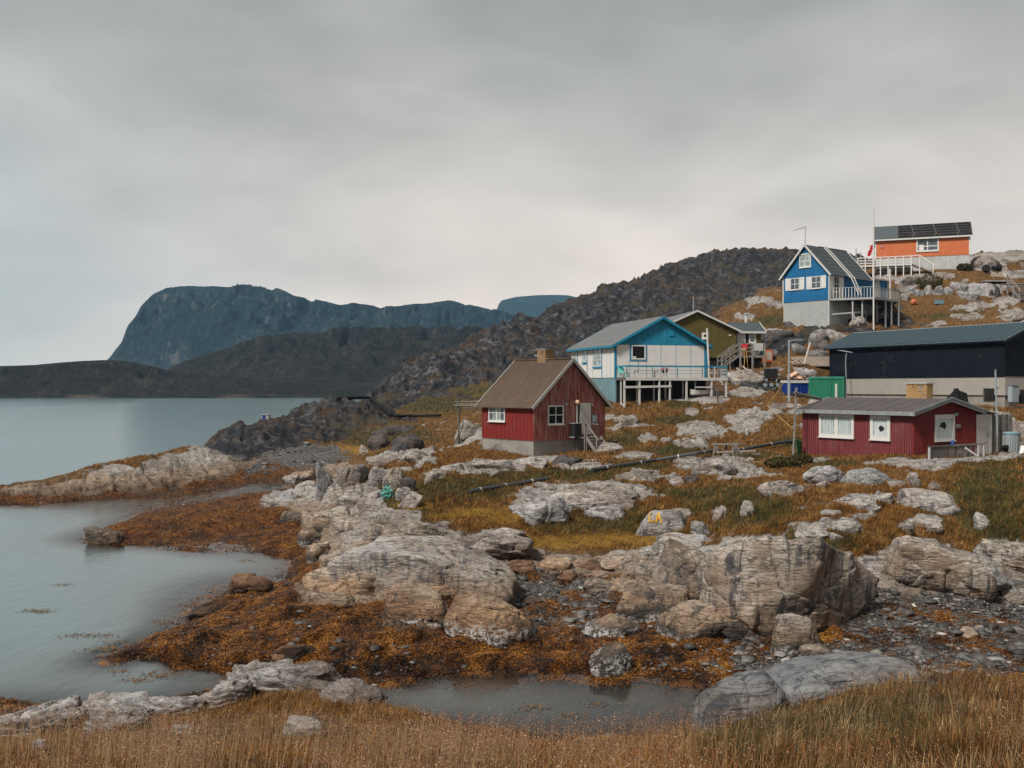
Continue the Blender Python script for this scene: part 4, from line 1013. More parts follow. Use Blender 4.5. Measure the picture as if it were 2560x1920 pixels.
def battens(par, name, mat, wl, a0, a1, z0, z1f, pitch, w=.03, o=.022, kind='stuff'):
    mb = MB(); n = int(round((a1 - a0) / pitch))
    for k in range(n + 1):
        a = a0 + (a1 - a0) * k / n
        z1 = z1f(a) if callable(z1f) else z1f
        if z1 - z0 > .05: wl.box(mb, max(a0, a - w / 2), min(a1, a + w / 2), .001, o, z0, z1)
    return mb.build(name, mat, par, kind=kind)
def gable_shell(par, Wd, L, z0, z1, zr, mat, name='wall', axis='y'):
    """closed body with a gabled top; ridge along y (axis='y') or along x"""
    if axis == 'y':
        return MB().prism([(0, z0), (Wd, z0), (Wd, z1), (Wd / 2, zr), (0, z1)], 0, L).build(name, mat, par)
    b = MB().prism([(0, z0), (L, z0), (L, z1), (L / 2, zr), (0, z1)], 0, Wd)
    b.v = [(y, x, z) for x, y, z in b.v]
    return b.build(name, mat, par)
def roof_planes(par, Wd, L, z1, zr, mat, over, gover, th=.07, axis='y', name='roof', lift=.02, rib=None):
    """two pitched slabs; over = eave overhang (horizontal), gover = gable overhang; optional standing ribs"""
    half = (Wd if axis == 'y' else L) / 2; run = (L if axis == 'y' else Wd)
    sl = (zr - z1) / half; out = []
    for sgn in (-1, 1):
        e = half + over
        def pt(s, y, k):      # s: 0 ridge .. 1 eave ; k: 0 underside, 1 top
            x = half + sgn * e * s; z = zr - sl * e * s + lift + k * th
            return (x, y, z) if axis == 'y' else (y, x, z)
        V = [pt(s, y, k) for k in (0, 1) for s in (0, 1) for y in (-gover, run + gover)]
        mb = MB().poly(V, [(0, 1, 3, 2), (4, 6, 7, 5), (0, 4, 5, 1), (2, 3, 7, 6), (0, 2, 6, 4), (1, 5, 7, 3)])
        r = mb.build(name, mat, par)
        out.append(r)
        if rib:
            rb = MB(); n = int((run + 2 * gover) / rib[0])
            for q in range(n + 1):
                y = -gover + .02 + (run + 2 * gover - .04) * q / n
                a, b = Vector(pt(0.0, y, 1)), Vector(pt(1.0, y, 1))
                up = Vector((0, 0, 1))
                rb.bar(a + up * rib[2] / 2, b + up * rib[2] / 2, rib[1], rib[2])
            rb.build('roof_rib', mat, r, kind='stuff')
    return out
def barge(par, Wd, z1, zr, y, over, mat, w=.16, th=.05, lift=.0, name='barge_board', axis='y'):
    half = Wd / 2; sl = (zr - z1) / half
    for sgn in (-1, 1):
        e = half + over + .03
        a = (half, y, zr + lift); b = (half + sgn * e, y, zr - sl * e + lift)
        if axis == 'x': a, b = (a[1], a[0], a[2]), (b[1], b[0], b[2])
        MB().bar(a, b, th, w).build(name, mat, par)
def stairs(par, top, bot, width, n, mat, side=(0, 1, 0), tread=.24, stringer=True, name='step'):
    a, b = Vector(top), Vector(bot); s = Vector(side).normalized() * width / 2
    run = (b - a); run.z = 0; run.normalize()
    for k in range(n):
        c = a + (b - a) * ((k + .7) / n)
        mb = MB().bar(c - s, c + s, tread, .04); mb.build(name, mat, par)
    if stringer:
        for q in (-1, 1): MB().bar(a + s * q * 1.04, b + s * q * 1.04, .05, .18).build('stringer', mat, par)
def bricks(par, x0, x1, y0, y1, z0, z1, rows, per, mat, core, name='brick', holes=()):
    box('chimney_core', core, par, x0 + .02, x1 - .02, y0 + .02, y1 - .02, z0, z1 - .01)
    mb = MB(); h = (z1 - z0) / rows; r = random.Random(3)
    for q in range(rows):
        za, zb = z0 + q * h + .008, z0 + (q + 1) * h - .008; off = .5 * (q % 2)
        for (ax, lo, hi) in (('x', x0, x1), ('y', y0, y1)):
            n = max(1, int(round((hi - lo) / per)))
            st = [lo] + [lo + (k + off) * (hi - lo) / n for k in range(1 if off == 0 else 0, n)] + [hi]
            for i in range(len(st) - 1):
                if st[i + 1] - st[i] < .03: continue
                a, b = st[i] + .006, st[i + 1] - .006
                for side in (0, 1):
                    j = r.uniform(-.006, .006)
                    if (ax, side, q, i) in holes: continue
                    if ax == 'x':
                        y = (y0, y0 + .05) if side == 0 else (y1 - .05, y1)
                        mb.box(a, b, y[0] + j, y[1] + j, za, zb)
                    else:
                        x = (x0 + j, x0 + .05 + j) if side == 0 else (x1 - .05 + j, x1 + j)
                        mb.box(x[0], x[1], a, b, za, zb)
    return mb.build(name, mat, par, kind='stuff')
def post_to_ground(par, x, y, ztop, w, mat, name='post', extra=.15, top=None):
    c, s = math.cos(par.rotation_euler.z), math.sin(par.rotation_euler.z)
    X = par.location.x + x * c - y * s; Y = par.location.y + x * s + y * c
    zg = float(ground_z(X, Y)) - par.location.z - extra
    return box(name, mat, par, x - w / 2, x + w / 2, y - w / 2, y + w / 2, zg, ztop), zg + extra
# ---------------------------------------------------------------- the houses
def crop(ox, oy, s): return lambda x, y: (ox + x / s, oy + y / s)
K1 = crop(1180, 860, 2101 / 380); K2 = crop(1420, 770, 2212 / 520); K3 = crop(1930, 580, 2212 / 360); K4 = crop(2120, 500, 2212 / 440)
K5 = crop(1800, 820, 1952 / 400); K6 = crop(2240, 900, 1896 / 320); K7 = crop(1900, 780, 2212 / 660); K8 = crop(1500, 1100, 2212 / 1060)
def on(root, wl, p):
    """(along, height) on a wall for a photo pixel"""
    pl, at = {'y': ('y', wl.base), 'l': ('x', wl.base), 'r': ('x', wl.W)}[wl.side]
    q = local(root, p[0], p[1], pl, at)
    return (q[0] if wl.side == 'y' else q[1]), q[2]
def wrect(root, wl, p, q):
    m = ((p[0] + q[0]) / 2, (p[1] + q[1]) / 2)
    a = sorted((on(root, wl, (p[0], m[1]))[0], on(root, wl, (q[0], m[1]))[0]))
    z = sorted((on(root, wl, (m[0], p[1]))[1], on(root, wl, (m[0], q[1]))[1]))
    return a[0], a[1], z[0], z[1]
def tolocal(root, X, Y, Z):
    c, s = math.cos(root.rotation_euler.z), math.sin(root.rotation_euler.z)
    dx, dy = X - root.location.x, Y - root.location.y
    return Vector((dx * c + dy * s, -dx * s + dy * c, Z - root.location.z))
def panels(root, wl, edges, z0, z1f, mat, gap=.012, o=.016, name='panel', cut=()):
    """sheets side by side on a wall, each its own part; the top may follow a gable"""
    out = []
    for a, b in zip(edges[:-1], edges[1:]):
        lo, hi = a + gap, b - gap
        zz = [(lo, z1f(lo)), (hi, z1f(hi))] if callable(z1f) else [(lo, z1f), (hi, z1f)]
        if callable(z1f):
            mid = getattr(z1f, 'peak', None)
            if mid is not None and lo < mid < hi: zz.insert(1, (mid, z1f(mid)))
        pts = [(lo, z0)] + [(hi, z0)] + [(x, z) for x, z in reversed(zz)]
        n = len(pts)
        V = [wl.p(x, o, z) for x, z in pts] + [wl.p(x, .0015, z) for x, z in pts]
        F = [tuple(range(n)), tuple(range(2 * n - 1, n - 1, -1))] + [(i, (i + 1) % n, (i + 1) % n + n, i + n) for i in range(n)]
        out.append(MB().poly(V, F).build(name, mat, root))
    return out
class Gable:
    def __init__(s, Wd, z1, zr): s.W, s.z1, s.zr, s.peak = Wd, z1, zr, Wd / 2
    def __call__(s, a): return s.zr - (s.zr - s.z1) * abs(a - s.W / 2) / (s.W / 2)

# ============ the red house
loc, rz, WD_ = pose(1333.6, 55.5, 1512, 59.15, 3.0)
H = empty('red_house', loc, rz, 'small red house with peeling gable, brown roof and white door above wooden steps', 'house')
L_ = 4.6; Z0, Z1, ZR = 1.017, 3.06, 5.56
box('plinth', M['concrete'], H, .03, WD_ - .03, .03, L_ - .03, -1.2, Z0)
gable_shell(H, WD_, L_, Z0, Z1, ZR, M['red'])
fr = Wall('y'); lf = Wall('l')
G = Gable(WD_, Z1 - .02, ZR - .04)
gp = MB().prism([(0, Z0 - .03), (WD_, Z0 - .03), (WD_, Z1), (WD_ / 2, ZR - .02), (0, Z1)], -.02, -.001).build('gable_cladding', M['red_worn'], H)
fr2 = Wall('y', 0, -.02)
battens(gp, 'batten', M['red_worn'], fr2, .02, WD_ - .02, Z0 - .02, G, .13, .06, .034)
battens(H, 'batten', M['red'], lf, .02, L_ - .02, Z0 - .02, Z1, .12, .05, .034)
box('corner_board', M['red_worn'], H, -.045, .03, -.05, -.024, Z0 - .03, Z1)
rf = roof_planes(H, WD_, L_, Z1, ZR, M['roof_brown'], .30, .26, .06)
for r__ in rf:
    pass
rb = MB()
for k in range(40):      # corrugation of the near slope
    y = -.24 + (L_ + .48) * k / 39; e = WD_ / 2 + .30; sl = (ZR - Z1) / (WD_ / 2)
    for sg in (-1, 1): rb.bar((WD_ / 2 + sg * .02, y, ZR + .085), (WD_ / 2 + sg * e, y, ZR + .085 - sl * e), .05, .014)
rb.build('roof_rib', M['roof_brown'], H, kind='stuff')
barge(H, WD_, Z1, ZR, -.29, .30, M['fascia'], .17, .05, .03); barge(H, WD_, Z1, ZR, L_ + .29, .30, M['fascia'], .15, .05, .03)
bar('ridge_cap', M['roof_brown'], H, (WD_ / 2, -.25, ZR + .09), (WD_ / 2, L_ + .25, ZR + .09), .24, .05)
def upper_y(px, py, x): return local(H, px, py, 'x', x)
c0 = local(H, *K1(905, 200), 'x', WD_ / 2); c1 = local(H, *K1(1095, 200), 'x', WD_ / 2)
ya, yb = sorted((c0[1], c1[1])); xm = WD_ / 2 + .1
ya, yb = (ya + yb) / 2 - .36, (ya + yb) / 2 + .36
ch = empty('chimney'); ch.parent = H
bricks(ch, xm - .34, xm + .34, ya, yb, ZR - .35, ZR + .66, 9, .26, M['brick_old'], M['mortar'])
box('chimney_cap', M['concrete'], ch, xm - .38, xm + .38, ya - .04, yb + .04, ZR + .66, ZR + .72)
bar('loose_board', M['fascia'], H, (WD_ / 2 - .25, yb + .2, ZR + .35), (WD_ / 2 - .1, ya - .1, ZR + .10), .12, .03)
a0, a1, z0, z1 = wrect(H, fr2, K1(1040, 850), K1(1256, 1112))
window(H, Wall('y', 0, -.058), a0, a1, z0, z1, 2, 2, .07, .05)
a0, a1, z0, z1 = wrect(H, lf, K1(243, 826), K1(468, 1070))
w_ = window(H, Wall('l', 0, -.038), a0, a1, z0, z1, 4, 2, .08, .035, glass=[M['glass_grey'], M['glass_pale'], M['glass_pale'], M['glass_grey']])
lf.box(MB(), (a0 + a1) / 2 - .05, (a0 + a1) / 2 + .05, .03, .08, z0 + .02, z1 - .02).build('centre_post', M['window_white'], w_)
# door, standing ajar
a0, a1, z0, z1 = wrect(H, fr2, K1(1446, 828), K1(1614, 1250))
D0_ = Wall('y', 0, -.056)
dr_ = D0_.box(D0_.box(D0_.box(MB(), a0 - .05, a0, 0, .06, z0, z1), a1, a1 + .05, 0, .06, z0, z1), a0 - .05, a1 + .05, 0, .06, z1, z1 + .05).build('door_frame', M['window_white'], H)
D0_.box(MB(), a0, a1, .001, .008, z0, z1).build('doorway', M['dark'], dr_)
M['door_worn'] = paint('worn_white_door', (.50, .46, .41), .55, (.25, .24, .23), scale=1.6, mottled=.4)
dl = MB().bar((a1 - .01, -.075, z0 + .02), (a1 - .01, -.075, z1 - .02), .04, .04)
dl = box('door', M['door_worn'], H, a0 + .19, a1 - .01, -.115, -.072, z0 + .02, z1 - .01)
box('door_handle', M['metal'], dl, a0 + .24, a0 + .34, -.14, -.118, z0 + .92, z0 + .96)
g_ = on(H, fr2, K1(1430, 803))
lampo = MB().lathe([(.02, -.13), (.09, -.11), (.135, -.04), (.14, .02), (.11, .09), (.05, .13)], (g_[0], -.18, g_[1]), 16).build('lamp_globe', M['lamp'], H, smooth=True)
box('lamp_base', M['meter'], lampo, g_[0] - .04, g_[0] + .04, -.06, -.024, g_[1] - .04, g_[1] + .04)
a0m, a1m, z0m, z1m = wrect(H, fr2, K1(1645, 975), K1(1706, 1086))
mt = box('meter_box', M['meter'], H, a0m, a1m, -.16, -.044, z0m, z1m)
box('meter_lid', M['metal'], mt, a0m + .03, a1m - .03, -.172, -.162, z0m + .05, z1m - .05)
g0 = on(H, fr2, K1(1635, 775)); g1 = on(H, fr2, K1(1632, 1240))
bar('conduit', M['metal'], H, (g0[0], -.06, g0[1]), (g0[0], -.06, g1[1]), .03)
a_, b_, c_, d_ = wrect(H, fr2, K1(1283, 815), K1(1320, 855)); box('wall_plate', M['metal'], H, a_, b_, -.06, -.044, c_, d_)
a_, b_, c_, d_ = wrect(H, fr2, K1(1650, 830), K1(1672, 850)); box('bracket', M['white'], H, a_, b_, -.08, -.044, c_, d_)
bar('hatch_trim', M['red_worn'], H, (WD_ / 2 - .28, -.05, ZR - .62), (WD_ / 2 + .28, -.05, ZR - .62), .03, .04)
# landing and steps
zl = Z0 + .10; xa, xb = a0 - .12, a0 + 1.15
for k in range(5): box('landing_board', M['wood'], H, xa, xb, -.78 + k * .15, -.64 + k * .15, zl - .04, zl)
st_ = empty('entrance_steps'); st_.parent = H
sx = xb - .55
stairs(st_, (sx, -.78, zl), (sx, -1.75, zl - .98), 1.1, 5, M['wood'], (1, 0, 0), .22)
for (x, y, top) in ((xa + .06, -.76, zl + .78), (sx - .55, -.80, zl + .75), (sx - .55, -1.62, zl + .0)): post_to_ground(H, x, y, top, .07, M['wood'])
post_to_ground(H, xb - .05, -.74, zl - .04, .08, M['wood']); post_to_ground(H, xa + .06, -.1, zl - .04, .08, M['wood'])
bar('handrail', M['wood_dark'], H, (xa + .06, -.78, zl + .78), (sx - .55, -.82, zl + .75), .07, .05)
bar('handrail', M['wood'], H, (sx - .55, -.80, zl + .78), (sx - .55, -1.72, zl - .12), .06, .07)
bar('brace', M['wood'], H, (sx - .55, -.9, zl - .1), (sx - .55, -1.6, zl - .9), .05, .06)
bar('handrail', M['wood'], H, (xb - .05, -.1, zl + .75), (xb - .05, -.76, zl + .72), .04, .04)
box('rail_post', M['wood'], H, xb - .08, xb - .03, -.14, -.09, zl, zl + .75)
a0, a1, z0, z1 = wrect(H, fr2, K1(1325, 1090), K1(1426, 1278))
tk = MB().box(a0 + .1, a1 + .05, -.50, -.06, z0, z1 - .03)
tank = tk.build('tank_body', M['dark'], None)
T_ = empty('oil_tank', H.matrix_basis @ Vector(((a0 + a1) / 2, -.28, z0)), rz, 'black oil tank hung on the red house wall left of its door', 'tank')
tank.parent = T_; tank.matrix_parent_inverse = Matrix.Identity(4)
for v in tank.data.vertices: v.co = v.co - Vector(((a0 + a1) / 2, -.28, z0))
MB().box(-(a1 - a0) / 2 + .06, (a1 - a0) / 2 + .09, -.25, .24, z1 - z0 - .03, z1 - z0).build('lid', M['metal'], T_)
for s__ in (-.2, .2): MB().box(s__ - .03, s__ + .03, -.2, .2, -.06, 0).build('bracket', M['metal'], T_)

# ============ the blue and white house on posts
loc, rz, WD_ = pose(1538, 78, 1767, 80.3, 5.6)
H = HW = empty('blue_and_white_house', loc, rz, 'long white panelled house with bright blue gable standing behind a deck on posts', 'house')
b_ = 5.6; L_ = 9.9; Z0, Z1, ZR = 7.75 - b_, 10.42 - b_, 12.55 - b_
fr = Wall('y'); lf = Wall('l')
box('base_wall', M['teal'], H, .04, WD_ - .04, .04, L_ - .04, -1.5, Z0)
box('crawl_wall_shade', M['dark'], H, .12, WD_ - .1, .012, .038, -1.4, Z0 - .002)  # dark wall below the deck, with the deck's shadow put into its colour
gable_shell(H, WD_, L_, Z0, Z1, ZR, M['cyan'])
zg = zrow(863, 79) - b_
def A(x, y=480): return on(H, fr, K2(x, y))[0]
ed = [A(515), A(657), A(836), A(987), A(1147), A(1307), A(1450)]
zr_ = on(H, fr, K2(1000, 397))[1]
G = Gable(WD_, Z1, ZR)
panels(H, fr, ed, Z0 + .01, zr_, M['panel'], .022)
MB().prism([(0, zr_ + .01), (WD_, zr_ + .01), (WD_, Z1), (WD_ / 2, ZR - .02), (0, Z1)], -.02, -.001).build('gable_board', M['cyan'], H)
battens(H, 'gable_joint', M['cyan'], Wall('y', 0, -.02), .1, WD_ - .1, zr_ + .02, Gable(WD_, Z1 - .08, ZR - .1), .30, .02, .006)
for x0_, x1_ in ((0, ed[0] - .005), (ed[-1] + .005, WD_)): fr.box(MB(), x0_, x1_, .0, .045, Z0 - .15, zr_).build('corner_board', M['cyan'], H)
lf.box(MB(), -.045, .12, .003, .045, Z0 - .1, Z1).build('corner_board', M['cyan'], H)
a0, a1, z0, z1 = wrect(H, fr, K2(672, 395), K2(823, 547))
tr = MB()
for q in ((a0 - .11, a0 - .004, z0 - .12, z1 + .02), (a1 + .004, a1 + .11, z0 - .12, z1 + .02), (a0 - .004, a1 + .004, z0 - .13, z0 - .06)): fr.box(tr, q[0], q[1], .017, .05, q[2], q[3])
w_ = window(H, Wall('y', 0, -.02), a0, a1, z0, z1, 1, 1, .10, glass=M['glass'], sill=False)
tr.build('window_trim', M['cyan'], w_)
for dx, hh in ((.20, .12), (.27, .09), (.36, .13)): MB().lathe([(.035, 0), (.05, hh * .6), (.03, hh)], (a0 + dx, -.035, z0 + .11), 8).build('ornament', M['white_cloth'], w_)
fr.box(MB(), (a0 + a1) / 2 - .02, (a0 + a1) / 2 + .02, .017, .03, Z0 + .45, z0 - .13).build('batten', M['cyan'], H)
a_, bb, c_, d_ = wrect(H, fr, K2(1080, 243), K2(1132, 297)); box('vent_box', M['cyan'], H, a_, bb, -.075, -.021, c_, d_)
g_ = on(H, fr, K2(977, 190)); bar('cable_drop', M['meter'], H, (WD_ / 2, -.05, ZR - .1), (WD_ / 2, -.05, g_[1]), .035)
# left wall: panels with blue cover strips
eL = sorted([on(H, lf, K2(x, 560))[0] for x in (492, 455, 412, 370, 262, 216, 150, 105, 55)] + [.12, L_])
eL = [e for i, e in enumerate(eL) if i == 0 or e - eL[i - 1] > .12]
panels(H, lf, eL, Z0 + .01, Z1 - .02, M['panel'], .03)
panels(H, Wall('l', 0, .04), list(np.linspace(.05, L_ - .05, 15)), -1.4, Z0 - .03, M['teal'], .012, .012, 'base_panel')
for p, q, cc, rr in ((K2(272, 418), K2(360, 622), 2, 2), (K2(158, 438), K2(204, 575), 1, 1), (K2(64, 450), K2(104, 580), 2, 1)):
    a0, a1, z0, z1 = wrect(H, lf, p, q)
    w_ = window(H, Wall('l', 0, -.018), a0, a1, z0, z1, cc, rr, .07, .05, glass=M['glass_pale'], sill=False, rowpos=[z0 + (z1 - z0) * .34] if rr == 2 else None)
    lf.box(MB(), a0 - .02, a1 + .02, .02, .08, z0 - .16, z0 - .01).build('sill', M['cyan'], w_)
    lf.box(MB(), a0 - .09, a0 - .004, .018, .04, Z0 + .02, z1 + .02).build('trim', M['cyan'], w_)
roof_planes(H, WD_, L_, Z1, ZR, M['roof_grey'], .34, .3, .06)
barge(H, WD_, Z1, ZR, -.33, .34, M['cyan'], .2, .06, -.02); barge(H, WD_, Z1, ZR, L_ + .33, .34, M['cyan'], .2, .06, -.02)
sl = (ZR - Z1) / (WD_ / 2); box('eave_board', M['cyan'], H, -.36, -.31, -.3, L_ + .3, Z1 - sl * .34 - .13, Z1 - sl * .34 + .03)
box('eave_board', M['cyan'], H, WD_ + .31, WD_ + .36, -.3, L_ + .3, Z1 - sl * .34 - .13, Z1 - sl * .34 + .03)
for k in range(1, 12): MB().bar((WD_ / 2 - .02, L_ * k / 12, ZR + .085), (-.33, L_ * k / 12, ZR + .085 - sl * (WD_ / 2 + .33)), .03, .006).build('roof_joint', M['roof_grey'], H)
# the deck
yF = -2.1; zd = 7.72 - b_
xr = local(H, *K2(1692, 730), 'y', yF)[0]; xl = .05
dk = empty('deck'); dk.parent = H
nb = 14
for k in range(nb):
    y0_, y1_ = yF + 2.1 * k / nb + .008, yF + 2.1 * (k + 1) / nb - .008
    box('deck_board', M['wood'], dk, xl, xr, y0_, y1_, zd - .035, zd)
for k in range(6): box('deck_board', M['wood'], dk, WD_ + .06, xr, .01 + k * .16, .155 + k * .16, zd - .035, zd)
box('fascia_beam', M['white'], dk, xl - .03, xr + .03, yF - .06, yF - .005, zd - .2, zd + .02)
box('fascia_beam', M['wood_dark'], dk, xl - .05, xl - .004, yF, -.06, zd - .18, zd - .002)
box('joist_beam', M['wood_dark'], dk, xl, xr, -1.0, -.9, zd - .18, zd - .04)
zt = on(H, Wall('y', 0, yF), K2(1000, 620))[1]
bar('top_rail', M['cyan'], H, (xl, yF, zt), (xr, yF, zt), .05, .13); bar('top_rail', M['cyan'], H, (xl, -.05, zt), (xl, yF, zt), .05, .11)
for dz, mm in ((.30, 'metal'), (.55, 'metal')): bar('rail', M[mm], H, (xl, yF, zt - dz), (xr, yF, zt - dz), .025, .035)
for k in range(9):
    x = xl + .03 + (xr - xl - .06) * k / 8
    box('rail_post', M['white'] if k % 2 else M['teal'], H, x - .035, x + .035, yF - .03, yF + .03, zd + .002, zt - .03)
for k in range(6):
    x = WD_ + .15 + (xr - WD_ - .2) * k / 5
    box('baluster', M['white'], H, x - .03, x + .03, yF + .035, yF + .06, zd + .002, zt - .05)
bar('brace', M['cyan'], H, (WD_ + .2, yF + .08, zt - .05), (xr - .1, yF + .08, zd + .1), .06, .05)
bar('top_rail', M['wood'], H, (xr, yF, zt), (xr, .9, zt), .05, .1)
for y in (-1.4, -.6, .2, .85): box('rail_post', M['wood'], H, xr - .03, xr + .03, y - .03, y + .03, zd + .002, zt - .05)
panels(H, Wall('r', xr), [-2.0, -1.3, -.6], zd + .05, zt - .1, M['wood_dark'], .01, .02, 'rail_panel')
def deckpost(x, yy, w=.12, top=None):
    q = local(H, *K2(x, 800), 'y', yy); return post_to_ground(H, q[0], yy, (zd - .2) if top is None else top, w, M['white'], 'deck_post')
PX_ = {}
for x in (600, 760, 970, 1083, 1260, 1525, 1682):
    o, zgd = deckpost(x, yF + .03); PX_[x] = (local(H, *K2(x, 800), 'y', yF + .03)[0], zgd)
for x in (735, 912, 1035, 1222, 1352, 1475): deckpost(x, -.95, .1, zd - .18)
o, _ = post_to_ground(H, xl + .06, -.9, zd - .18, .1, M['white'], 'deck_post')
zb = on(H, Wall('y', 0, yF), K2(850, 842))[1]
bar('cross_beam', M['white'], H, (PX_[600][0] - .1, yF - .05, zb), (PX_[1083][0] + .1, yF - .05, zb + .08), .05, .16)
zb = on(H, Wall('y', 0, yF), K2(1440, 842))[1]
bar('cross_beam', M['white'], H, (PX_[1260][0] + .7, yF - .04, zb), (PX_[1525][0] + .05, yF - .04, zb), .05, .1)
bar('cross_beam', M['white'], H, (xl + .06, -.9, .1), (PX_[600][0], yF + .03, .0), .06, .09)
# things on and under that deck
def put(root, x, y, z=None):
    c, s = math.cos(root.rotation_euler.z), math.sin(root.rotation_euler.z)
    X = root.location.x + x * c - y * s; Y = root.location.y + x * s + y * c
    return (X, Y, float(ground_z(X, Y)) if z is None else z + root.location.z)
q = local(H, *K2(1028, 660), 'y', -1.2)
g = empty('garden_grill', put(H, q[0], -1.2, zd), rz, 'small dark grill with a red lid standing on the white deck', 'grill')
for k in range(3): MB().tube([(.10 * math.cos(k * 2.09), .10 * math.sin(k * 2.09), .42), (.22 * math.cos(k * 2.09), .22 * math.sin(k * 2.09), 0)], .02, 6).build('leg', M['meter'], g)
MB().lathe([(.05, .38), (.22, .45), (.27, .58), (.27, .64)], n=14).build('bowl', M['dark'], g)
MB().lathe([(.275, .642), (.25, .74), (.14, .82), (.03, .85)], n=14).build('lid', M['rust'], g)
q = local(H, *K2(830, 690), 'y', -1.25)
g = empty('deck_table', put(H, q[0], -1.25, zd), rz, 'low white table standing on the white deck under the house window', 'table')
for k in range(4): box('table_board', M['white'], g, -1.0, 1.0, -.36 + k * .18, -.2 + k * .18, .56, .6)
for x in (-.85, .85):
    for y in (-.28, .28): box('leg', M['white'], g, x - .04, x + .04, y - .04, y + .04, 0, .56)
q = local(H, *K2(600, 690), 'y', -1.1)
g = empty('garden_chair', put(H, q[0], -1.1, zd), rz + .5, 'turquoise garden chair at the left end of the white deck', 'chair')
box('seat', M['turq'], g, -.28, .28, -.25, .25, .38, .43); MB().bar((0, .25, .42), (0, .42, .92), .56, .04, (1, 0, 0)).build('backrest', M['turq'], g)
for x in (-.24, .24):
    for y in (-.22, .22): box('leg', M['turq'], g, x - .025, x + .025, y - .025, y + .025, 0, .38)
q = local(H, *K2(1425, 890), 'y', -1.5)
p = put(H, q[0], -1.5)
g = empty('white_dinghy', (p[0], p[1], p[2] + .05), rz + .3, 'white rowing dinghy lying under the right part of the white deck', 'dinghy')
hl = MB(); N_ = 9; ring = []
for k in range(N_):
    t_ = k / (N_ - 1) * 2 - 1; w = .42 * (1 - abs(t_) ** 3.2) + .02
    ring += [(t_ * 1.3, -w, .42 + .1 * t_ * t_), (t_ * 1.3, -w * .75, .12), (t_ * 1.3, 0, .0 + .06 * t_ * t_), (t_ * 1.3, w * .75, .12), (t_ * 1.3, w, .42 + .1 * t_ * t_)]
hl.poly(ring, [(k * 5 + j, k * 5 + j + 1, k * 5 + j + 6, k * 5 + j + 5) for k in range(N_ - 1) for j in range(4)]).build('hull', M['white'], g)
for x in (-.4, .45): box('thwart', M['wood_pale'], g, x - .1, x + .1, -.36, .36, .28, .31)
q = local(H, *K2(1610, 820), 'y', -.4); p = put(H, q[0], -.4)
g = empty('garden_steps', p, rz, 'grey wooden steps leading up under the right end of the white deck', 'steps')
for k in range(6): box('step', M['wood'], g, -.45, .45, -.6 + k * .26, -.36 + k * .26, .15 + k * .24, .19 + k * .24)
for x in (-.5, .47): bar('stringer', M['white'], g, (x, -.7, .0), (x, .95, 1.55), .05, .16)
q = local(H, *K2(1512, 610), 'y', -.9)
p = put(H, q[0], -.9)
zt_ = on(H, Wall('y', 0, -.9), K2(1500, 215))[1]
MBp = MB().tube([(p[0], p[1], p[2] - .2), (p[0] - .25, p[1], b_ + zt_)], .075, 8)
tag(MBp.build('white_pole', M['white'], None), 'tall white pole leaning between the blue and white house and the green house', 'pole')
p = ground_at(*K2(1592, 1010)); zt_ = zrow(K2(1578, 760)[1], p[1])
tag(MB().tube([(p[0], p[1], p[2] - .1), (p[0] - .1, p[1], zt_)], .05, 8).build('iron_pole', M['wood_dark'], None), 'thin dark pole standing in the grass before the right end of the deck', 'pole')

# ============ the green house
b_ = 8.5
loc, rz, WD_ = pose(1640, 97.6, 1841, 98.6, b_)
H = HG = empty('green_house', loc, rz, 'olive green panelled house with white edged gable behind the blue and white one', 'house')
L_ = 10.5; Z0, Z1, ZR = 9.93 - b_, 12.66 - b_, 14.5 - b_
fr = Wall('y')
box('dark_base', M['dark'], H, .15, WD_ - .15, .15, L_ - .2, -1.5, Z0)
gable_shell(H, WD_, L_, Z0, Z1, ZR, M['olive'])
panels(H, fr, list(np.linspace(.02, WD_ - .02, 14)), Z0 - .02, Gable(WD_, Z1 - .03, ZR - .04), M['olive'], .016, .02)
roof_planes(H, WD_, L_, Z1, ZR, M['roof_grey'], .35, .35, .06)
barge(H, WD_, Z1, ZR, -.38, .35, M['white'], .17, .06, 0); barge(H, WD_, Z1, ZR, L_ + .38, .35, M['white'], .17, .06, 0)
w20 = Wall('y', 0, -.02)
a0, a1, z0, z1 = wrect(H, fr, K2(1422, 262), K2(1492, 330)); window(H, w20, a0, a1, z0, z1, 1, 1, .2, glass=M['glass'], sill=True)
a_, bb, c_, d_ = wrect(H, fr, K2(1372, 78), K2(1402, 106)); box('vent_box', M['olive'], H, a_, bb, -.09, -.021, c_, d_)
a_, bb, c_, d_ = wrect(H, fr, K2(1710, 284), K2(1732, 297)); box('wall_lamp', M['white'], H, a_, bb, -.12, -.021, c_, d_)
g_ = on(H, fr, K2(1355, 100)); bar('cable_drop', M['meter'], H, (WD_ / 2, -.06, ZR - .05), (WD_ / 2, -.06, g_[1]), .05)
tube('roof_mast', M['metal'], H, [(WD_ / 2, 1, ZR), (WD_ / 2, 1, ZR + 1.6)], .04, 6)
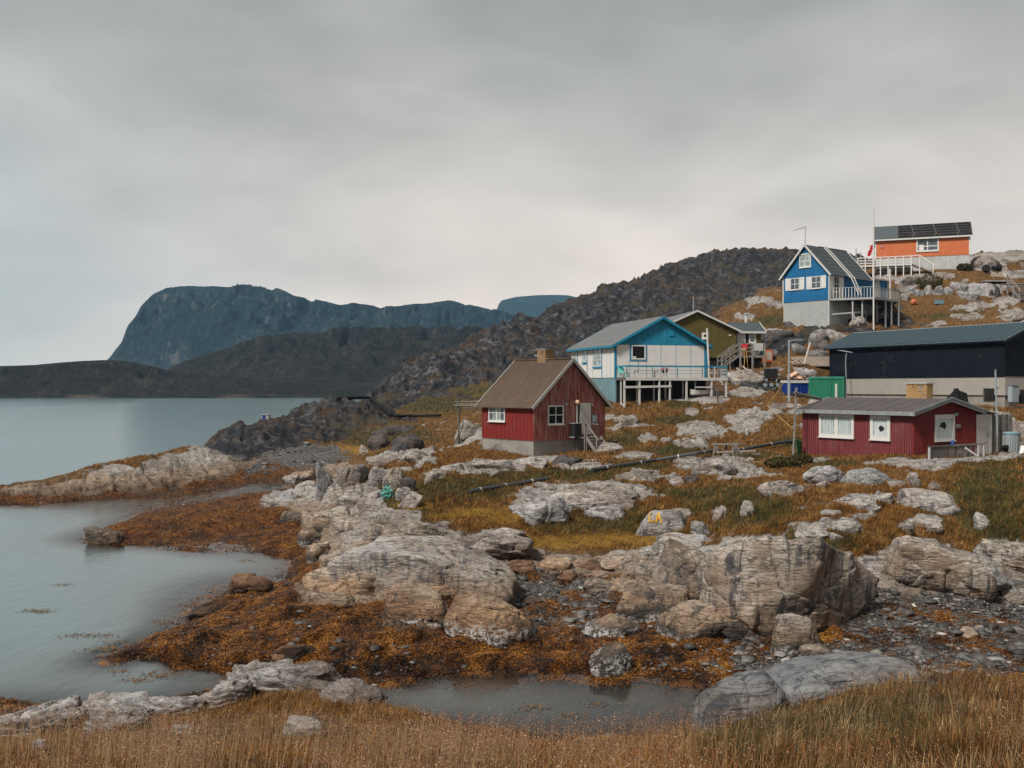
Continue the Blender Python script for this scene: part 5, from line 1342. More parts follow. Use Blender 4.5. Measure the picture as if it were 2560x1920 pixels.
# annex
xa = WD_ + .002; xb = on(H, Wall('y', 0, .6), K2(2052, 300))[0]
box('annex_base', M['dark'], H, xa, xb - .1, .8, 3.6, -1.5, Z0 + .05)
zc, ze = 12.62 - b_, 13.5 - b_
MB().poly([(xa, .6, Z0), (xb, .6, Z0), (xb, 3.8, Z0), (xa, 3.8, Z0), (xa, .6, zc), (xb, .6, zc), (xb, 3.8, zc), (xa, 3.8, zc), (xa, 2.2, ze), (xb, 2.2, ze)],
          [(0, 1, 5, 4), (2, 3, 7, 6), (0, 4, 8, 7, 3), (1, 2, 6, 9, 5), (4, 5, 9, 8), (7, 8, 9, 6), (0, 3, 2, 1)]).build('annex_wall', M['olive'], H)
for s0, y0_, y1_ in ((1, .25, 2.2), (-1, 4.15, 2.2)):
    zz = lambda y: ze + .03 - (ze - zc) / 1.6 * abs(y - 2.2)
    MB().poly([(xa - .1, y0_, zz(y0_)), (xb + .4, y0_, zz(y0_)), (xb + .4, y1_, zz(y1_)), (xa - .1, y1_, zz(y1_)), (xa - .1, y0_, zz(y0_) + .07), (xb + .4, y0_, zz(y0_) + .07), (xb + .4, y1_, zz(y1_) + .07), (xa - .1, y1_, zz(y1_) + .07)],
              [(0, 3, 2, 1), (4, 5, 6, 7), (0, 1, 5, 4), (1, 2, 6, 5), (2, 3, 7, 6), (3, 0, 4, 7)]).build('annex_roof', M['roof_slate'], H)
bar('annex_fascia', M['white'], H, (xa + .3, .22, zc - .16), (xb + .4, .22, zc - .16), .05, .2)
bar('barge_board', M['white'], H, (xb + .43, .22, zc - .12), (xb + .43, 2.2, ze + .08), .05, .18)
q = local(H, *K2(1893, 150), 'y', 2.2)
MB().tube([(q[0], 2.2, ze - .1), (q[0], 2.2, ze + .8)], .14, 10).build('flue', M['white'], H)
MB().tube([(q[0], 2.2, ze + .82), (q[0], 2.2, ze + .98)], .20, 10).build('flue_cap', M['metal'], H)
wa = Wall('y', 0, .6)
a0, a1, z0, z1 = wrect(H, wa, K2(1795, 265), K2(1886, 500)); d = box('door', M['white'], H, a0, a1, .54, .598, Z0 + .1, z1); box('door_handle', M['meter'], d, a1 - .18, a1 - .06, .5, .538, Z0 + 1.05, Z0 + 1.1)
box('dark_doorway', M['dark'], H, a1 + .02, a1 + .35, .57, .598, Z0 + .1, z1)
a0, a1, z0, z1 = wrect(H, wa, K2(1922, 252), K2(1998, 376)); window(H, wa, a0, a1, z0, z1, 1, 3, .16, .07, glass=M['glass_grey'])
# its deck and stairs
yF = -1.6; wf = Wall('y', 0, yF)
x0_, zf = on(H, wf, K2(1822, 505)); x1_, _ = on(H, wf, K2(2092, 505)); zt = on(H, wf, K2(1950, 380))[1]
dk = empty('deck'); dk.parent = H
for k in range(12): box('deck_board', M['wood'], dk, x0_, x1_, yF + .18 * k + .006, yF + .18 * k + .172, zf - .04, zf)
box('fascia_beam', M['wood'], dk, x0_, x1_, yF - .06, yF - .002, zf - .2, zf)
for x in (x0_ + .06, (x0_ + x1_) / 2, x1_ - .06):
    post_to_ground(H, x, yF - .12, zt, .15, M['wood'], 'deck_post')
for x in (x0_ + .8, x1_ - .3): post_to_ground(H, x, .3, zf - .04, .15, M['wood_dark'], 'deck_post')
for dz in (0, .38, .74): bar('rail', M['wood'], H, (x0_, yF - .03, zt - dz), (x1_, yF - .03, zt - dz), .05, .12)
bar('rail', M['wood'], H, (x1_, yF, zt), (x1_, .5, zt), .05, .12)
sb = on(H, wf, K2(1630, 585)); 
stz = float(sb[1]) - 0.55
stt = empty('entrance_stairs'); stt.parent = H
stairs(stt, (x0_, yF + .6, zf), (sb[0], yF + .6, stz), 1.1, 8, M['wood'], (0, 1, 0), .26)
for y in (yF + .02, yF + 1.2):
    bar('handrail', M['wood'], H, (x0_, y, zt), (sb[0], y, stz + (zt - zf)), .05, .13)
    bar('handrail', M['wood'], H, (x0_, y, zt - .5), (sb[0], y, stz + (zt - zf) - .5), .05, .1)
    for t_ in (.5, .97):
        x = x0_ + (sb[0] - x0_) * t_; z = zf + (stz - zf) * t_
        post_to_ground(H, x, y + .05, z + (zt - zf) - .05, .1, M['wood'], 'rail_post')
q = on(H, wf, K2(1862, 395))
c = MB()
for k in range(6): c.bar((q[0] - .33 + k * .13, yF - .12, q[1] + .12 - .03 * (k % 2)), (q[0] - .30 + k * .13, yF - .16, q[1] - .22 - .07 * (k % 3)), .14, .06)
cl_ = c.build('red_cloth', M['red_cloth'], None); cl_.matrix_basis = Matrix.Translation(H.location) @ Matrix.Rotation(rz, 4, 'Z'); tag(cl_, 'red cloth hung over the deck rail of the green house', 'cloth')
q = on(H, wf, K2(2010, 415)); c = MB()
for k in range(8): c.bar((q[0] - .5 + k * .14, yF - .11, q[1] + .36), (q[0] - .5 + k * .14, yF - .14 - .03 * (k % 2), q[1] - .34 - .05 * (k % 3)), .15, .05)
cl_ = c.build('grey_blanket', M['plinth2'], None); cl_.matrix_basis = Matrix.Translation(H.location) @ Matrix.Rotation(rz, 4, 'Z'); tag(cl_, 'grey blanket hung over the deck rail of the green house', 'blanket')
c = MB()
for off in (0, .14):
    a, e = on(H, wf, K2(1862 + off * 40, 405)), on(H, wf, K2(1862, 690))
    c.tube([(a[0] + off, yF - .2, a[1] - .1), (a[0] + off * 1.5 + .05, yF - .26, (a[1] + e[1]) / 2), (e[0] - .1 + off * 3, yF - .5, e[1] + .15), (e[0] - .6 + off * 8, yF - .9, e[1] - .1)], .035, 6)
cl_ = c.build('yellow_hose', M['yellow'], None); cl_.matrix_basis = Matrix.Translation(H.location) @ Matrix.Rotation(rz, 4, 'Z'); tag(cl_, 'yellow hose hanging down from the green house deck', 'hose')
for (px_, py_, w_, h_, m_, lb, nm) in ((1895, 495, .7, .5, 'rust', 'rusty orange crate on the green house deck', 'crate'), (1990, 498, .8, .45, 'white', 'white tub standing on the green house deck', 'tub'), (2050, 498, .45, .6, 'meter', 'dark bin at the right end of the green house deck', 'bin')):
    q = on(H, Wall('y', 0, -.9), K2(px_, py_))
    g = empty(nm, put(H, q[0], -.9, zf), rz, lb, nm)
    MB().poly([(-w_ * .45, -.2, 0), (w_ * .45, -.2, 0), (w_ * .45, .2, 0), (-w_ * .45, .2, 0), (-w_ / 2, -.25, h_), (w_ / 2, -.25, h_), (w_ / 2, .25, h_), (-w_ / 2, .25, h_)], [(0, 3, 2, 1), (0, 1, 5, 4), (1, 2, 6, 5), (2, 3, 7, 6), (3, 0, 4, 7), (4, 5, 6, 7)]).build('body', M[m_], g)
    MB().box(-w_ / 2 - .03, w_ / 2 + .03, -.28, .28, h_ + .002, h_ + .06).build('rim', M[m_], g)
p = ground_at(*K2(2118, 585))
g = empty('gas_cabinet', p, rz, 'orange box standing on the ground right of the green house deck', 'box')
box('body', M['orange'], g, -.45, .45, -.3, .3, .05, 1.3); box('lid', M['rust'], g, -.48, .48, -.33, .33, 1.302, 1.36); box('door', M['wood_pale'], g, -.2, .35, -.325, -.302, .25, 1.1)
# ============ the bright blue house
b_ = 13.8
loc, rz, WD_ = pose(1957.6, 110.5, 2074, 106.0, b_)
H = HB = empty('bright_blue_house', loc, rz, 'bright blue house with steep dark roof, white shutters and a high pale base', 'house')
L_ = 7.57; Z0, Z1, ZR = 16.33 - b_, 19.2 - b_, 22.4 - b_
fr = Wall('y'); rt = Wall('r', WD_)
box('base_wall', M['plinth'], H, .05, WD_ - .05, .05, 3.6, -1.6, Z0)
for x in (0.06, WD_ - .14): box('base_corner', M['white'], H, x, x + .08, .02, .048, -1.0, Z0)
box('rear_base', M['plinth2'], H, .3, WD_ - .9, 3.7, L_ - .1, -1.2, Z0)
gable_shell(H, WD_, L_, Z0, Z1, ZR, M['blue'])
battens(H, 'board_joint', M['blue'], fr, .1, WD_ - .1, Z0, Gable(WD_, Z1 - .05, ZR - .08), .16, .05, .014)
battens(H, 'board_joint', M['blue'], rt, .1, L_ - .1, Z0, Z1 - .05, .17, .05, .014)
box('corner_board', M['white'], H, WD_ - .12, WD_ + .03, -.04, -.016, Z0 - .05, Z1 + .05); box('corner_board', M['white'], H, -.03, .1, -.04, -.016, Z0 - .05, Z1)
box('corner_board', M['white'], H, WD_ + .016, WD_ + .04, -.04, .1, Z0 - .05, Z1)
roof_planes(H, WD_, L_, Z1, ZR, M['roof_slate'], .28, .26, .07)
barge(H, WD_, Z1, ZR, -.3, .28, M['white'], .2, .06, .04); barge(H, WD_, Z1, ZR, L_ + .3, .28, M['white'], .2, .06, .04)
bar('ridge_cap', M['fascia'], H, (WD_ / 2, 2.3, ZR + .1), (WD_ / 2, L_ + .3, ZR + .1), .2, .06)
sl = (ZR - Z1) / (WD_ / 2)
for k in range(1, 8):
    s_ = k / 8; x = WD_ / 2 + (WD_ / 2 + .28) * s_; z = ZR + .095 - sl * (WD_ / 2 + .28) * s_
    bar('felt_lap', M['roof_slate'], H, (x, -.25, z), (x, L_ + .25, z), .04, .012)
bar('eave_board', M['white'], H, (WD_ + .26, 3.2, Z1 - sl * .28 + .02), (WD_ + .26, L_ + .2, Z1 - sl * .28 + .02), .04, .1)
w14 = Wall('y', 0, -.014)
a0, a1, z0, z1 = wrect(H, fr, K3(424, 330), K3(602, 546)); window(H, w14, a0, a1, z0, z1, 2, 2, .13, .09, glass=M['glass_pale'], bw=.09) if False else window(H, w14, a0, a1, z0, z1, 2, 2, .13, .07, glass=M['glass_pale'])
for (l0, w0, w1, r1, t_, bt) in ((208, 285, 425, 500, 708, 890), (530, 607, 756, 833, 680, 868)):
    a0, a1, z0, z1 = wrect(H, fr, K3(w0, t_), K3(w1, bt)); window(H, w14, a0, a1, z0, z1, 2, 2, .08, .06, glass=M['glass_grey'])
    for s0, s1 in ((l0, w0 - 2), (w1 + 2, r1)):
        q0, q1, _, _ = wrect(H, fr, K3(s0, t_), K3(s1, bt))
        sh = fr.box(MB(), q0, q1, .016, .055, z0 - .02, z1 + .02).build('shutter', M['window_white'], H)
        for zz in (z0 + .15, z1 - .2): fr.box(MB(), q0 + .03, q1 - .03, .056, .068, zz, zz + .07).build('shutter_batten', M['window_white'], sh)
a0, a1, z0, z1 = wrect(H, rt, K3(945, 680), K3(1025, 1000))
w_ = window(H, Wall('r', WD_ + .014), a0, a1, Z0 + .9, z1, 2, 2, .08, .06, glass=M['glass'])
for q0, q1 in ((a0 - .9, a0 - .03), (a1 + .03, a1 + .9)): rt.box(MB(), q0, q1, .016, .06, Z0 + .25, z1 + .05).build('shutter', M['window_white'], H)
d = rt.box(MB(), a0 - .1, a1 + .15, .016, .05, Z0 + .03, Z0 + .84).build('door', M['white'], H); rt.box(MB(), a0 + .1, a1 - .1, .052, .062, Z0 + .2, Z0 + .7).build('door_panel', M['glass_grey'], d)
# annex at the back
ya = L_ + .002; yb = local(H, *K3(1778, 800), 'x', WD_ - .15)[1]
za = Z1 - .05
box('annex_wall', M['blue'], H, 2.4, WD_ - .15, ya, yb, Z0, za)
box('annex_base', M['plinth2'], H, 2.6, WD_ - .5, ya, yb - .3, -1.0, Z0)
box('annex_roof', M['roof_slate'], H, 2.3, WD_ - .02, ya + .3, yb + .1, za + .002, za + .08); box('annex_edge', M['white'], H, WD_ - .02, WD_ + .03, ya + .3, yb + .1, za - .06, za + .1)
ra = Wall('r', WD_ - .15)
battens(H, 'board_joint', M['blue'], ra, ya + .1, yb - .1, Z0, za - .08, .3, .05, .014)
ra.box(MB(), ya + .02, ya + .14, .003, .04, Z0, za - .07).build('corner_board', M['white'], H); ra.box(MB(), yb - .12, yb + .02, .003, .04, Z0, za - .07).build('corner_board', M['white'], H)
a0, a1, z0, z1 = wrect(H, ra, K3(1592, 738), K3(1645, 800)); window(H, ra, a0, a1, z0, z1, 1, 1, .14, glass=M['glass'], sill=False, out=.04)
d = ra.box(MB(), a0 - .5, a0 + .9, .003, .045, Z0 + .02, z0 - .06).build('door', M['white'], H)
q = local(H, *K3(1770, 560), 'x', WD_ + .1)
box('corner_post', M['white'], H, WD_ - .02, WD_ + .16, yb + .05, yb + .22, Z0 - .3, q[2])
# aerial on the gable tip and the roof ladder
ae = empty('roof_aerial', put(H, WD_ / 2, -.1, ZR + .05), rz, 'thin television aerial on the front gable tip of the bright blue house', 'aerial')
tube('mast', M['metal'], ae, [(0, 0, -.1), (0, 0, 2.0)], .045, 6)
tube('boom', M['metal'], ae, [(.15, 0, 2.0), (-1.5, -.1, 1.72)], .025, 5)
for k in range(7): tube('element', M['metal'], ae, [(-.1 - k * .2, -.35 + .02 * k, 1.96 - .035 * k), (-.1 - k * .2, .35 - .02 * k, 1.96 - .035 * k)], .012, 4)
ye = local(H, *K3(1178, 655), 'x', WD_)[1]
lad = empty('roof_ladder', put(H, WD_ / 2, ye, 0), rz, 'white ladder lying on the dark roof of the bright blue house', 'ladder')
e_ = WD_ / 2 + .5
def RP(s, y): return Vector((e_ * s, y, ZR + .2 - sl * e_ * s))
for y in (-.28, .28): bar('rail', M['white'], lad, RP(-.02, y), RP(1.0, y), .08, .12)
for k in range(19): s_ = .02 + k * .052; bar('rung', M['white'], lad, RP(s_, -.28), RP(s_, .28), .07, .06)
for y in (-.28, .28): bar('lower_rail', M['white'], lad, RP(1.0, y), RP(1.0, y) + Vector((.9, 0, -1.9)), .06, .1)
for k in range(5): v = Vector((.9, 0, -1.9)) * (.15 + .18 * k); bar('rung', M['white'], lad, RP(1.0, -.28) + v, RP(1.0, .28) + v, .05, .05)
# deck on posts along the right wall
zd = Z0 + .12
def dp(px, D): w = W(px, 968, D); v = tolocal(H, w[0], w[1], 0); return Vector((v.x, v.y, zd))
P1, P2, P3 = dp(2076, 105.9), dp(2184, 104.2), dp(2247.5, 108.0)
P0, P4 = Vector((WD_ + .02, .1, zd)), Vector((WD_ - .1, yb + 1.2, zd))
dk = empty('deck'); dk.parent = H
poly_ = [P0, P1, P2, P3, P4]
n_ = len(poly_)
MB().poly([tuple(p) for p in poly_] + [(p.x, p.y, p.z - .1) for p in poly_], [tuple(range(n_)), tuple(range(2 * n_ - 1, n_ - 1, -1))] + [(i, (i + 1) % n_, (i + 1) % n_ + n_, i + n_) for i in range(n_)]).build('deck_floor', M['wood'], dk)
up = Vector((0, 0, 1))
for a, b in ((P1, P2), (P2, P3)):
    n = int((b - a).length / .30); d = (b - a) / n
    for k in range(n + 1):
        p = a + d * k
        bar('baluster', M['window_white'] if (k * 7) % 11 else M['plinth'], H, p + up * .03, p + up * 1.02, .065, .035)
    bar('handrail', M['metal'], H, a + up * 1.08, b + up * 1.08, .09, .07); bar('fascia_board', M['plinth'], H, a - up * .12, b - up * .12, .05, .22)
for px_, D in ((2132, 105.2), (2156, 105.0), (2214, 106.2), (2229, 107.0), (2247, 108.0), (2192, 108.5), (2165, 109)):
    v = dp(px_, D); post_to_ground(H, v.x, v.y, zd - .1, .13, M['plinth2'], 'deck_post')
v, w_ = dp(2132, 105.2), dp(2165, 105.8); g0 = -.2
bar('cross_beam', M['plinth'], H, (WD_ + .05, .3, 16.33 - b_ - 1.55), (w_.x, w_.y, 16.33 - b_ - 1.3), .06, .16)
v2 = dp(2146, 104.2); zg_ = float(ground_z(*put(H, v2.x, v2.y)[:2])) - b_
bar('brace', M['plinth'], H, (v.x, v.y, zg_ + 1.5), (v2.x, v2.y, zg_), .06, .1)
st_ = empty('deck_steps'); st_.parent = H
v = dp(2243, 109.5); zg_ = float(ground_z(*put(H, v.x + 1, v.y)[:2])) - b_
stairs(st_, (v.x - 1.9, v.y + .3, zd - .1), (v.x + .2, v.y + .3, zg_ + .1), 1.1, 8, M['wood_dark'], (0, 1, 0), .26)
bar('handrail', M['white'], H, (P3.x, P3.y, zd), (v.x + .3, v.y, zg_ + .3), .06, .1)

# ============ the orange house
b_ = 21.4
loc, rz, WD_ = pose(2188, 126, 2425.7, 122, b_)
H = HO = empty('orange_house', loc, rz, 'orange boarded house with black roof on the hilltop at the right', 'house')
L_ = 6.6; Z0, Z1, ZR = 23.3 - b_, 25.72 - b_, 27.7 - b_
fr = Wall('y')
box('base_wall', M['concrete'], H, .05, WD_ - .05, .05, L_ - .05, -1.5, Z0)
panels(H, Wall('y', 0, .05), list(np.linspace(.06, WD_ - .06, 9)), -1.4, Z0 - .02, M['plinth2'], .014, .02, 'base_panel')
gable_shell(H, WD_, L_, Z0, Z1, ZR, M['orange'], axis='x')
panels(H, fr, list(np.linspace(.14, WD_ - .14, 18)), Z0 - .03, Z1 - .05, M['orange'], .008, .016)
for x in (0, WD_ - .13): fr.box(MB(), x - .02, x + .13, .001, .04, Z0 - .03, Z1).build('corner_board', M['window_white'], H)
box('corner_board', M['window_white'], H, WD_ + .003, WD_ + .035, -.04, .12, Z0 - 1.2, Z1)
roof_planes(H, WD_, L_, Z1, ZR, M['roof_gap'], .3, .22, .07, axis='x')
sl = (ZR - Z1) / (L_ / 2)
bar('eave_board', M['window_white'], H, (-.25, -.33, Z1 - sl * .3 - .02), (WD_ + .25, -.33, Z1 - sl * .3 - .02), .05, .17)
barge(H, L_, Z1, ZR, -.25, .3, M['fascia_dark'], .16, .05, .04, axis='x'); barge(H, L_, Z1, ZR, WD_ + .25, .3, M['fascia_dark'], .16, .05, .04, axis='x')
def RS(s, x): e = L_ / 2 + .3; return Vector((x, L_ / 2 - e * s, ZR + .11 - sl * e * s))
xs_ = WD_ * .245
for k in range(3):
    a, b = -.2 + (xs_ + .2) * k / 3 + .01, -.2 + (xs_ + .2) * (k + 1) / 3 - .01
    MB().poly([RS(.02, a), RS(.02, b), RS(.99, b), RS(.99, a)] + [p - up * .03 for p in (RS(.02, a), RS(.02, b), RS(.99, b), RS(.99, a))], [(0, 1, 2, 3), (7, 6, 5, 4), (0, 4, 5, 1), (1, 5, 6, 2), (2, 6, 7, 3), (3, 7, 4, 0)]).build('roof_sheet', M['roof_steel'], H)
r5 = random.Random(5)
for row in range(5):
    x = xs_ + .03; s0_, s1_ = .02 + row * .196, .02 + row * .196 + .15
    first = True
    while x < WD_ + .15:
        w = (1.0 + r5.random() * .8) if first else 2.45; first = False
        b = min(x + w, WD_ + .2)
        if b - x > .2:
            MB().poly([RS(s0_, x), RS(s0_, b), RS(s1_, b), RS(s1_, x)] + [p - up * .04 for p in (RS(s0_, x), RS(s0_, b), RS(s1_, b), RS(s1_, x))], [(0, 1, 2, 3), (7, 6, 5, 4), (0, 4, 5, 1), (1, 5, 6, 2), (2, 6, 7, 3), (3, 7, 4, 0)]).build('roof_sheet', M['roof_black'], H)
        x = b + .14
w16 = Wall('y', 0, -.016)
a0, a1, z0, z1 = wrect(H, fr, K4(858, 464), K4(1142, 646))
w_ = window(H, w16, a0, a1, z0, z1, 2, 2, .17, .12, glass=M['glass_grey'], rowpos=[z0 + (z1 - z0) * .36])
a_, bb, c_, d_ = wrect(H, fr, K4(893, 566), K4(952, 630)); box('paper_sheet', M['white_cloth'], w_, a_, bb, -.03, -.024, c_, d_)
a_, bb, c_, d_ = wrect(H, fr, K4(412, 572), K4(446, 616)); sg = box('wall_sign', M['red_cloth'], H, a_, bb, -.05, -.018, c_, d_); box('sign_plate', M['metal'], sg, a_ + .03, bb - .03, -.06, -.052, (c_ + d_) / 2, d_ - .03)
a_, bb, c_, d_ = wrect(H, fr, K4(364, 524), K4(382, 540)); box('wall_lamp', M['fascia'], H, a_, bb, -.1, -.018, c_, d_)
# terrace with white rails
yF = -2.2; wf = Wall('y', 0, yF)
x0_, zt0 = on(H, wf, K4(118, 742)); x1_, zt1 = on(H, wf, K4(800, 692)); zf = on(H, wf, K4(560, 815))[1]; zt = (zt0 + zt1) / 2
dk = empty('terrace'); dk.parent = H
for k in range(12): box('deck_board', M['wood'], dk, x0_, x1_, yF + .18 * k + .005, yF + .18 * k + .172, zf - .05, zf)
box('fascia_board', M['window_white'], dk, x0_, x1_, yF - .05, yF - .002, zf - .12, zf + .06)
for k in range(8):
    x = x0_ + .05 + (x1_ - x0_ - .1) * k / 7; post_to_ground(H, x, yF - .1, zt, .13, M['window_white'], 'terrace_post')
for dz in (.0, .36, .68): bar('rail', M['window_white'], H, (x0_, yF - .02, zt - dz), (x1_, yF - .02, zt - dz), .05, .11)
bar('rail', M['window_white'], H, (x0_, yF, zt), (x0_, 0, zt), .05, .11); bar('rail', M['window_white'], H, (x1_, yF, zt), (x1_ + .9, yF, zt + .05), .05, .11)
for dz in (.4,): bar('rail', M['window_white'], H, (x0_, yF, zt - dz), (x0_, 0, zt - dz), .05, .11)
e0 = on(H, wf, K4(1070, 880)); stt = empty('terrace_steps'); stt.parent = H
ex = e0[0]; ez = float(ground_z(*put(H, ex, yF + .7)[:2])) - b_
stairs(stt, (x1_, yF + .7, zf), (ex, yF + .7, ez), 1.2, 7, M['wood'], (0, 1, 0), .28)
bar('handrail', M['window_white'], H, (x1_ + .9, yF + .05, zt + .05), (ex + .2, yF + .05, ez + .85), .06, .12)
for x, z in ((x1_ + .9, zt), (ex, ez + .9)): post_to_ground(H, x, yF + .05, z, .1, M['window_white'], 'rail_post')
for k, h_ in ((0, 2.4), (1, 1.9)):
    p = put(H, x0_ - .2 + k * .55, -1.0); tag(MB().tube([(p[0], p[1], p[2] - .2), (p[0], p[1], b_ + zt + h_ - 1.0)], .06, 6).build('grey_stake', M['metal'], None), ('tall grey stake' if k == 0 else 'shorter grey stake') + ' at the left end of the orange house terrace', 'stake')

# ============ flagpole
p = W(2184, 968, 103.6); zg_ = float(ground_z(p[0], p[1]))
g = empty('flagpole', (p[0], p[1], zg_), 0, 'tall white flagpole with a limp red flag before the bright blue house deck', 'flagpole')
ztop = zrow(524, 103.6) - zg_
tube('pole', M['window_white'], g, [(0, 0, -.3), (0, 0, ztop * .35), (0, 0, ztop)], .085, 10)
MB().lathe([(.03, 0), (.08, .05), (.09, .1), (.05, .17)], (0, 0, ztop), 10).build('knob', M['window_white'], g)
z0_, z1_ = zrow(612, 103.6) - zg_, zrow(640, 103.6) - zg_
fl = MB(); pts = []
for k in range(9):
    t_ = k / 8; z = z0_ + (z1_ - z0_) * t_
    pts += [(-.05 - .30 * t_ ** 2 - .04 * math.sin(k * 1.7), .04 * math.sin(k * 2.1), z), (-.24 - .42 * t_ ** 1.5 - .05 * math.sin(k * 1.3), .07 * math.cos(k * 2.3), z - .02), (-.36 - .36 * t_ ** 1.2 + .05 * math.sin(k), .05 * math.sin(k * 1.2 + 1), z - .1)]
fl.poly(pts, [(k * 3 + j, k * 3 + j + 1, k * 3 + j + 4, k * 3 + j + 3) for k in range(8) for j in range(2)])
f_ = fl.build('flag', M['red_cloth'], g)
sd = f_.modifiers.new('thick', 'SOLIDIFY'); sd.thickness = .012
bar('halyard', M['white_cloth'], g, (-.10, -.05, 1.2), (-.10, -.05, ztop - .05), .012)

# ============ the black hall
b_ = 5.0
loc, rz, WD_ = pose(2073.6, 97, 2513, 80, b_)
H = HH = empty('black_hall', loc, rz, 'long black clad hall with grey green steel roof at the right edge', 'hall')
L_ = 7.2; ZB, Z0, Z1, ZR = 6.35 - b_, 7.88 - b_, 10.86 - b_, 12.25 - b_
box('foundation', M['concrete'], H, .15, WD_ - .15, .15, L_ - .15, -1.5, ZB)
box('rendered_wall', M['render'], H, .02, WD_ - .02, .02, L_ - .02, ZB, Z0)
gable_shell(H, WD_, L_, Z0, Z1, ZR, M['black'], axis='x')
fr = Wall('y'); rt = Wall('r', WD_)
ex_ = [.0] + [on(H, fr, K7(x, 420))[0] for x in (775, 1010, 1255, 1515, 1790)] + [WD_]
panels(H, fr, ex_, Z0 - .05, Z1 - .06, M['black'], .02, .03, 'cladding_panel')
sl = (ZR - Z1) / (L_ / 2)
mb = MB(); zz = Z0
for k in range(16):
    z = Z0 + k * (Z1 - Z0 + .2) / 16
    for i in range(len(ex_) - 1): fr.box(mb, ex_[i] + .03, ex_[i + 1] - .03, .031, .042, z, z + .02)
    if z < Z1: rt.box(mb, .03, L_ - .03, .001, .025, z, z + .10)
for k in range(7):
    z = Z1 + .03 + k * .18; hw = (L_ / 2) * (1 - (z + .1 - Z1) / (ZR - Z1))
    if hw > .1: rt.box(mb, L_ / 2 - hw, L_ / 2 + hw, .001, .025, z, z + .10)
mb.build('cladding_groove', M['black'], H, kind='stuff')
roof_planes(H, WD_, L_, Z1, ZR, M['roof_green'], .35, .35, .05, axis='x', rib=(.42, .13, .13))
bar('ridge_cap', M['plinth'], H, (-.36, L_ / 2, ZR + .14), (WD_ + .36, L_ / 2, ZR + .14), .3, .05)
e_ = Z1 - sl * .35
bar('eave_board', M['black'], H, (-.35, -.37, e_ - .03), (WD_ + .35, -.37, e_ - .03), .04, .14)
barge(H, L_, Z1, ZR, WD_ + .36, .35, M['black'], .24, .05, -.06, axis='x'); barge(H, L_, Z1, ZR, -.36, .35, M['black'], .24, .05, -.06, axis='x')
a_, bb, c_, d_ = wrect(H, fr, K7(1880, 640), K7(1962, 735)); fr.box(MB(), a_, bb, -.12, .012, c_, d_).build('hatch', M['dark'], H)
fr.box(MB(), a_ - .12, a_, -.1, .03, c_, d_ + .05).build('hatch_frame', M['wood_dark'], H)
a_, bb, c_, d_ = wrect(H, rt, K6(1655, 385), K6(1752, 620)); cb = rt.box(MB(), a_, max(bb, a_ + .75), .0, .4, c_, d_).build('electric_cabinet', M['metal'], H); rt.box(MB(), a_ - .03, max(bb, a_ + .75) + .03, -.001, .45, d_ + .002, d_ + .06).build('cabinet_roof', M['meter'], cb)
rt.box(MB(), a_ + 1.5, a_ + 2.4, .0, .02, c_ - .1, d_ - .3).build('hatch', M['dark'], H)
g_ = on(H, fr, K6(1505, 395)); MB().lathe([(.09, 0), (.09, .06), (.05, .08)], (0, 0, 0), 10).xf(Matrix.Translation((g_[0], -.0, g_[1])) @ Matrix.Rotation(math.pi / 2, 4, 'X')).build('vent', M['metal'], H)
p = ground_at(2113, 1000); p = put(H, on(H, Wall('y', 0, -1.0), (2115, 985))[0], -1.0)
g = empty('television_aerial', p, rz, 'television aerial on a thin bent grey pole in front of the black hall', 'aerial')
zt = zrow(882, p[1]) - p[2]
tube('mast', M['metal'], g, [(0, 0, -.2), (.05, 0, zt * .5), (-.06, 0, zt * .85), (.06, 0, zt)], .045, 8)
tube('boom', M['metal'], g, [(-.75, 0, zt + .26), (.75, 0, zt + .0)], .03, 6)
for k in range(9): s_ = -1 + k / 4; tube('element', M['metal'], g, [(s_ * .7 - .08, -.4 + .03 * k, zt + .13 - s_ * .12), (s_ * .7 + .08, .4 - .03 * k, zt + .13 - s_ * .12)], .014, 4)
p0, p1 = put(H, WD_ + 2.2, .3), put(H, WD_ + 9, -1)
tag(MB().tube([(p0[0] - 1.2, p0[1], p0[2] + .5), (p0[0], p0[1], p0[2] + .3), (p1[0], p1[1], p1[2] + .4)], .09, 8).build('rusty_pipe', M['rust'], None), 'rusty red pipe on the ground at the right edge under the hall', 'pipe')

# ============ the maroon cabin
b_ = 3.2
loc, rz, WD_ = pose(2006, 56, 2280.4, 50, b_)
H = HM = empty('maroon_cabin', loc, rz, 'low maroon boarded cabin with white windows, felt roof and yellow brick chimney', 'cabin')
L_ = 5.34; Z0, Z1, ZR = 3.3 - b_ - .05, 5.72 - b_, 6.33 - b_
box('footing', M['wood_dark'], H, .06, WD_ - .06, .06, L_ - .06, -1.2, Z0)
gable_shell(H, WD_, L_, Z0, Z1, ZR, M['maroon'], axis='x')
fr = Wall('y'); rt = Wall('r', WD_)
battens(H, 'batten', M['maroon'], fr, .02, WD_ - .02, Z0, Z1 - .02, .15, .075, .040)
GM = Gable(L_, Z1 - .03, ZR - .05)
V_ = [(WD_ + .014, 0, Z0), (WD_ + .014, L_, Z0), (WD_ + .014, L_, Z1), (WD_ + .014, L_ / 2, ZR - .02), (WD_ + .014, 0, Z1)]
gb = MB().poly(V_ + [(WD_ + .001, y, z) for _, y, z in V_], [(0, 1, 2, 3, 4), (9, 8, 7, 6, 5)] + [(i, (i + 1) % 5, (i + 1) % 5 + 5, i + 5) for i in range(5)]).build('gable_cladding', M['maroon_gable'], H)
battens(gb, 'batten', M['maroon_gable'], Wall('r', WD_ + .014), .03, L_ - .03, Z0, GM, .15, .075, .040)
roof_planes(H, WD_, L_, Z1, ZR, M['roof_maroon'], .32, .34, .06, axis='x')
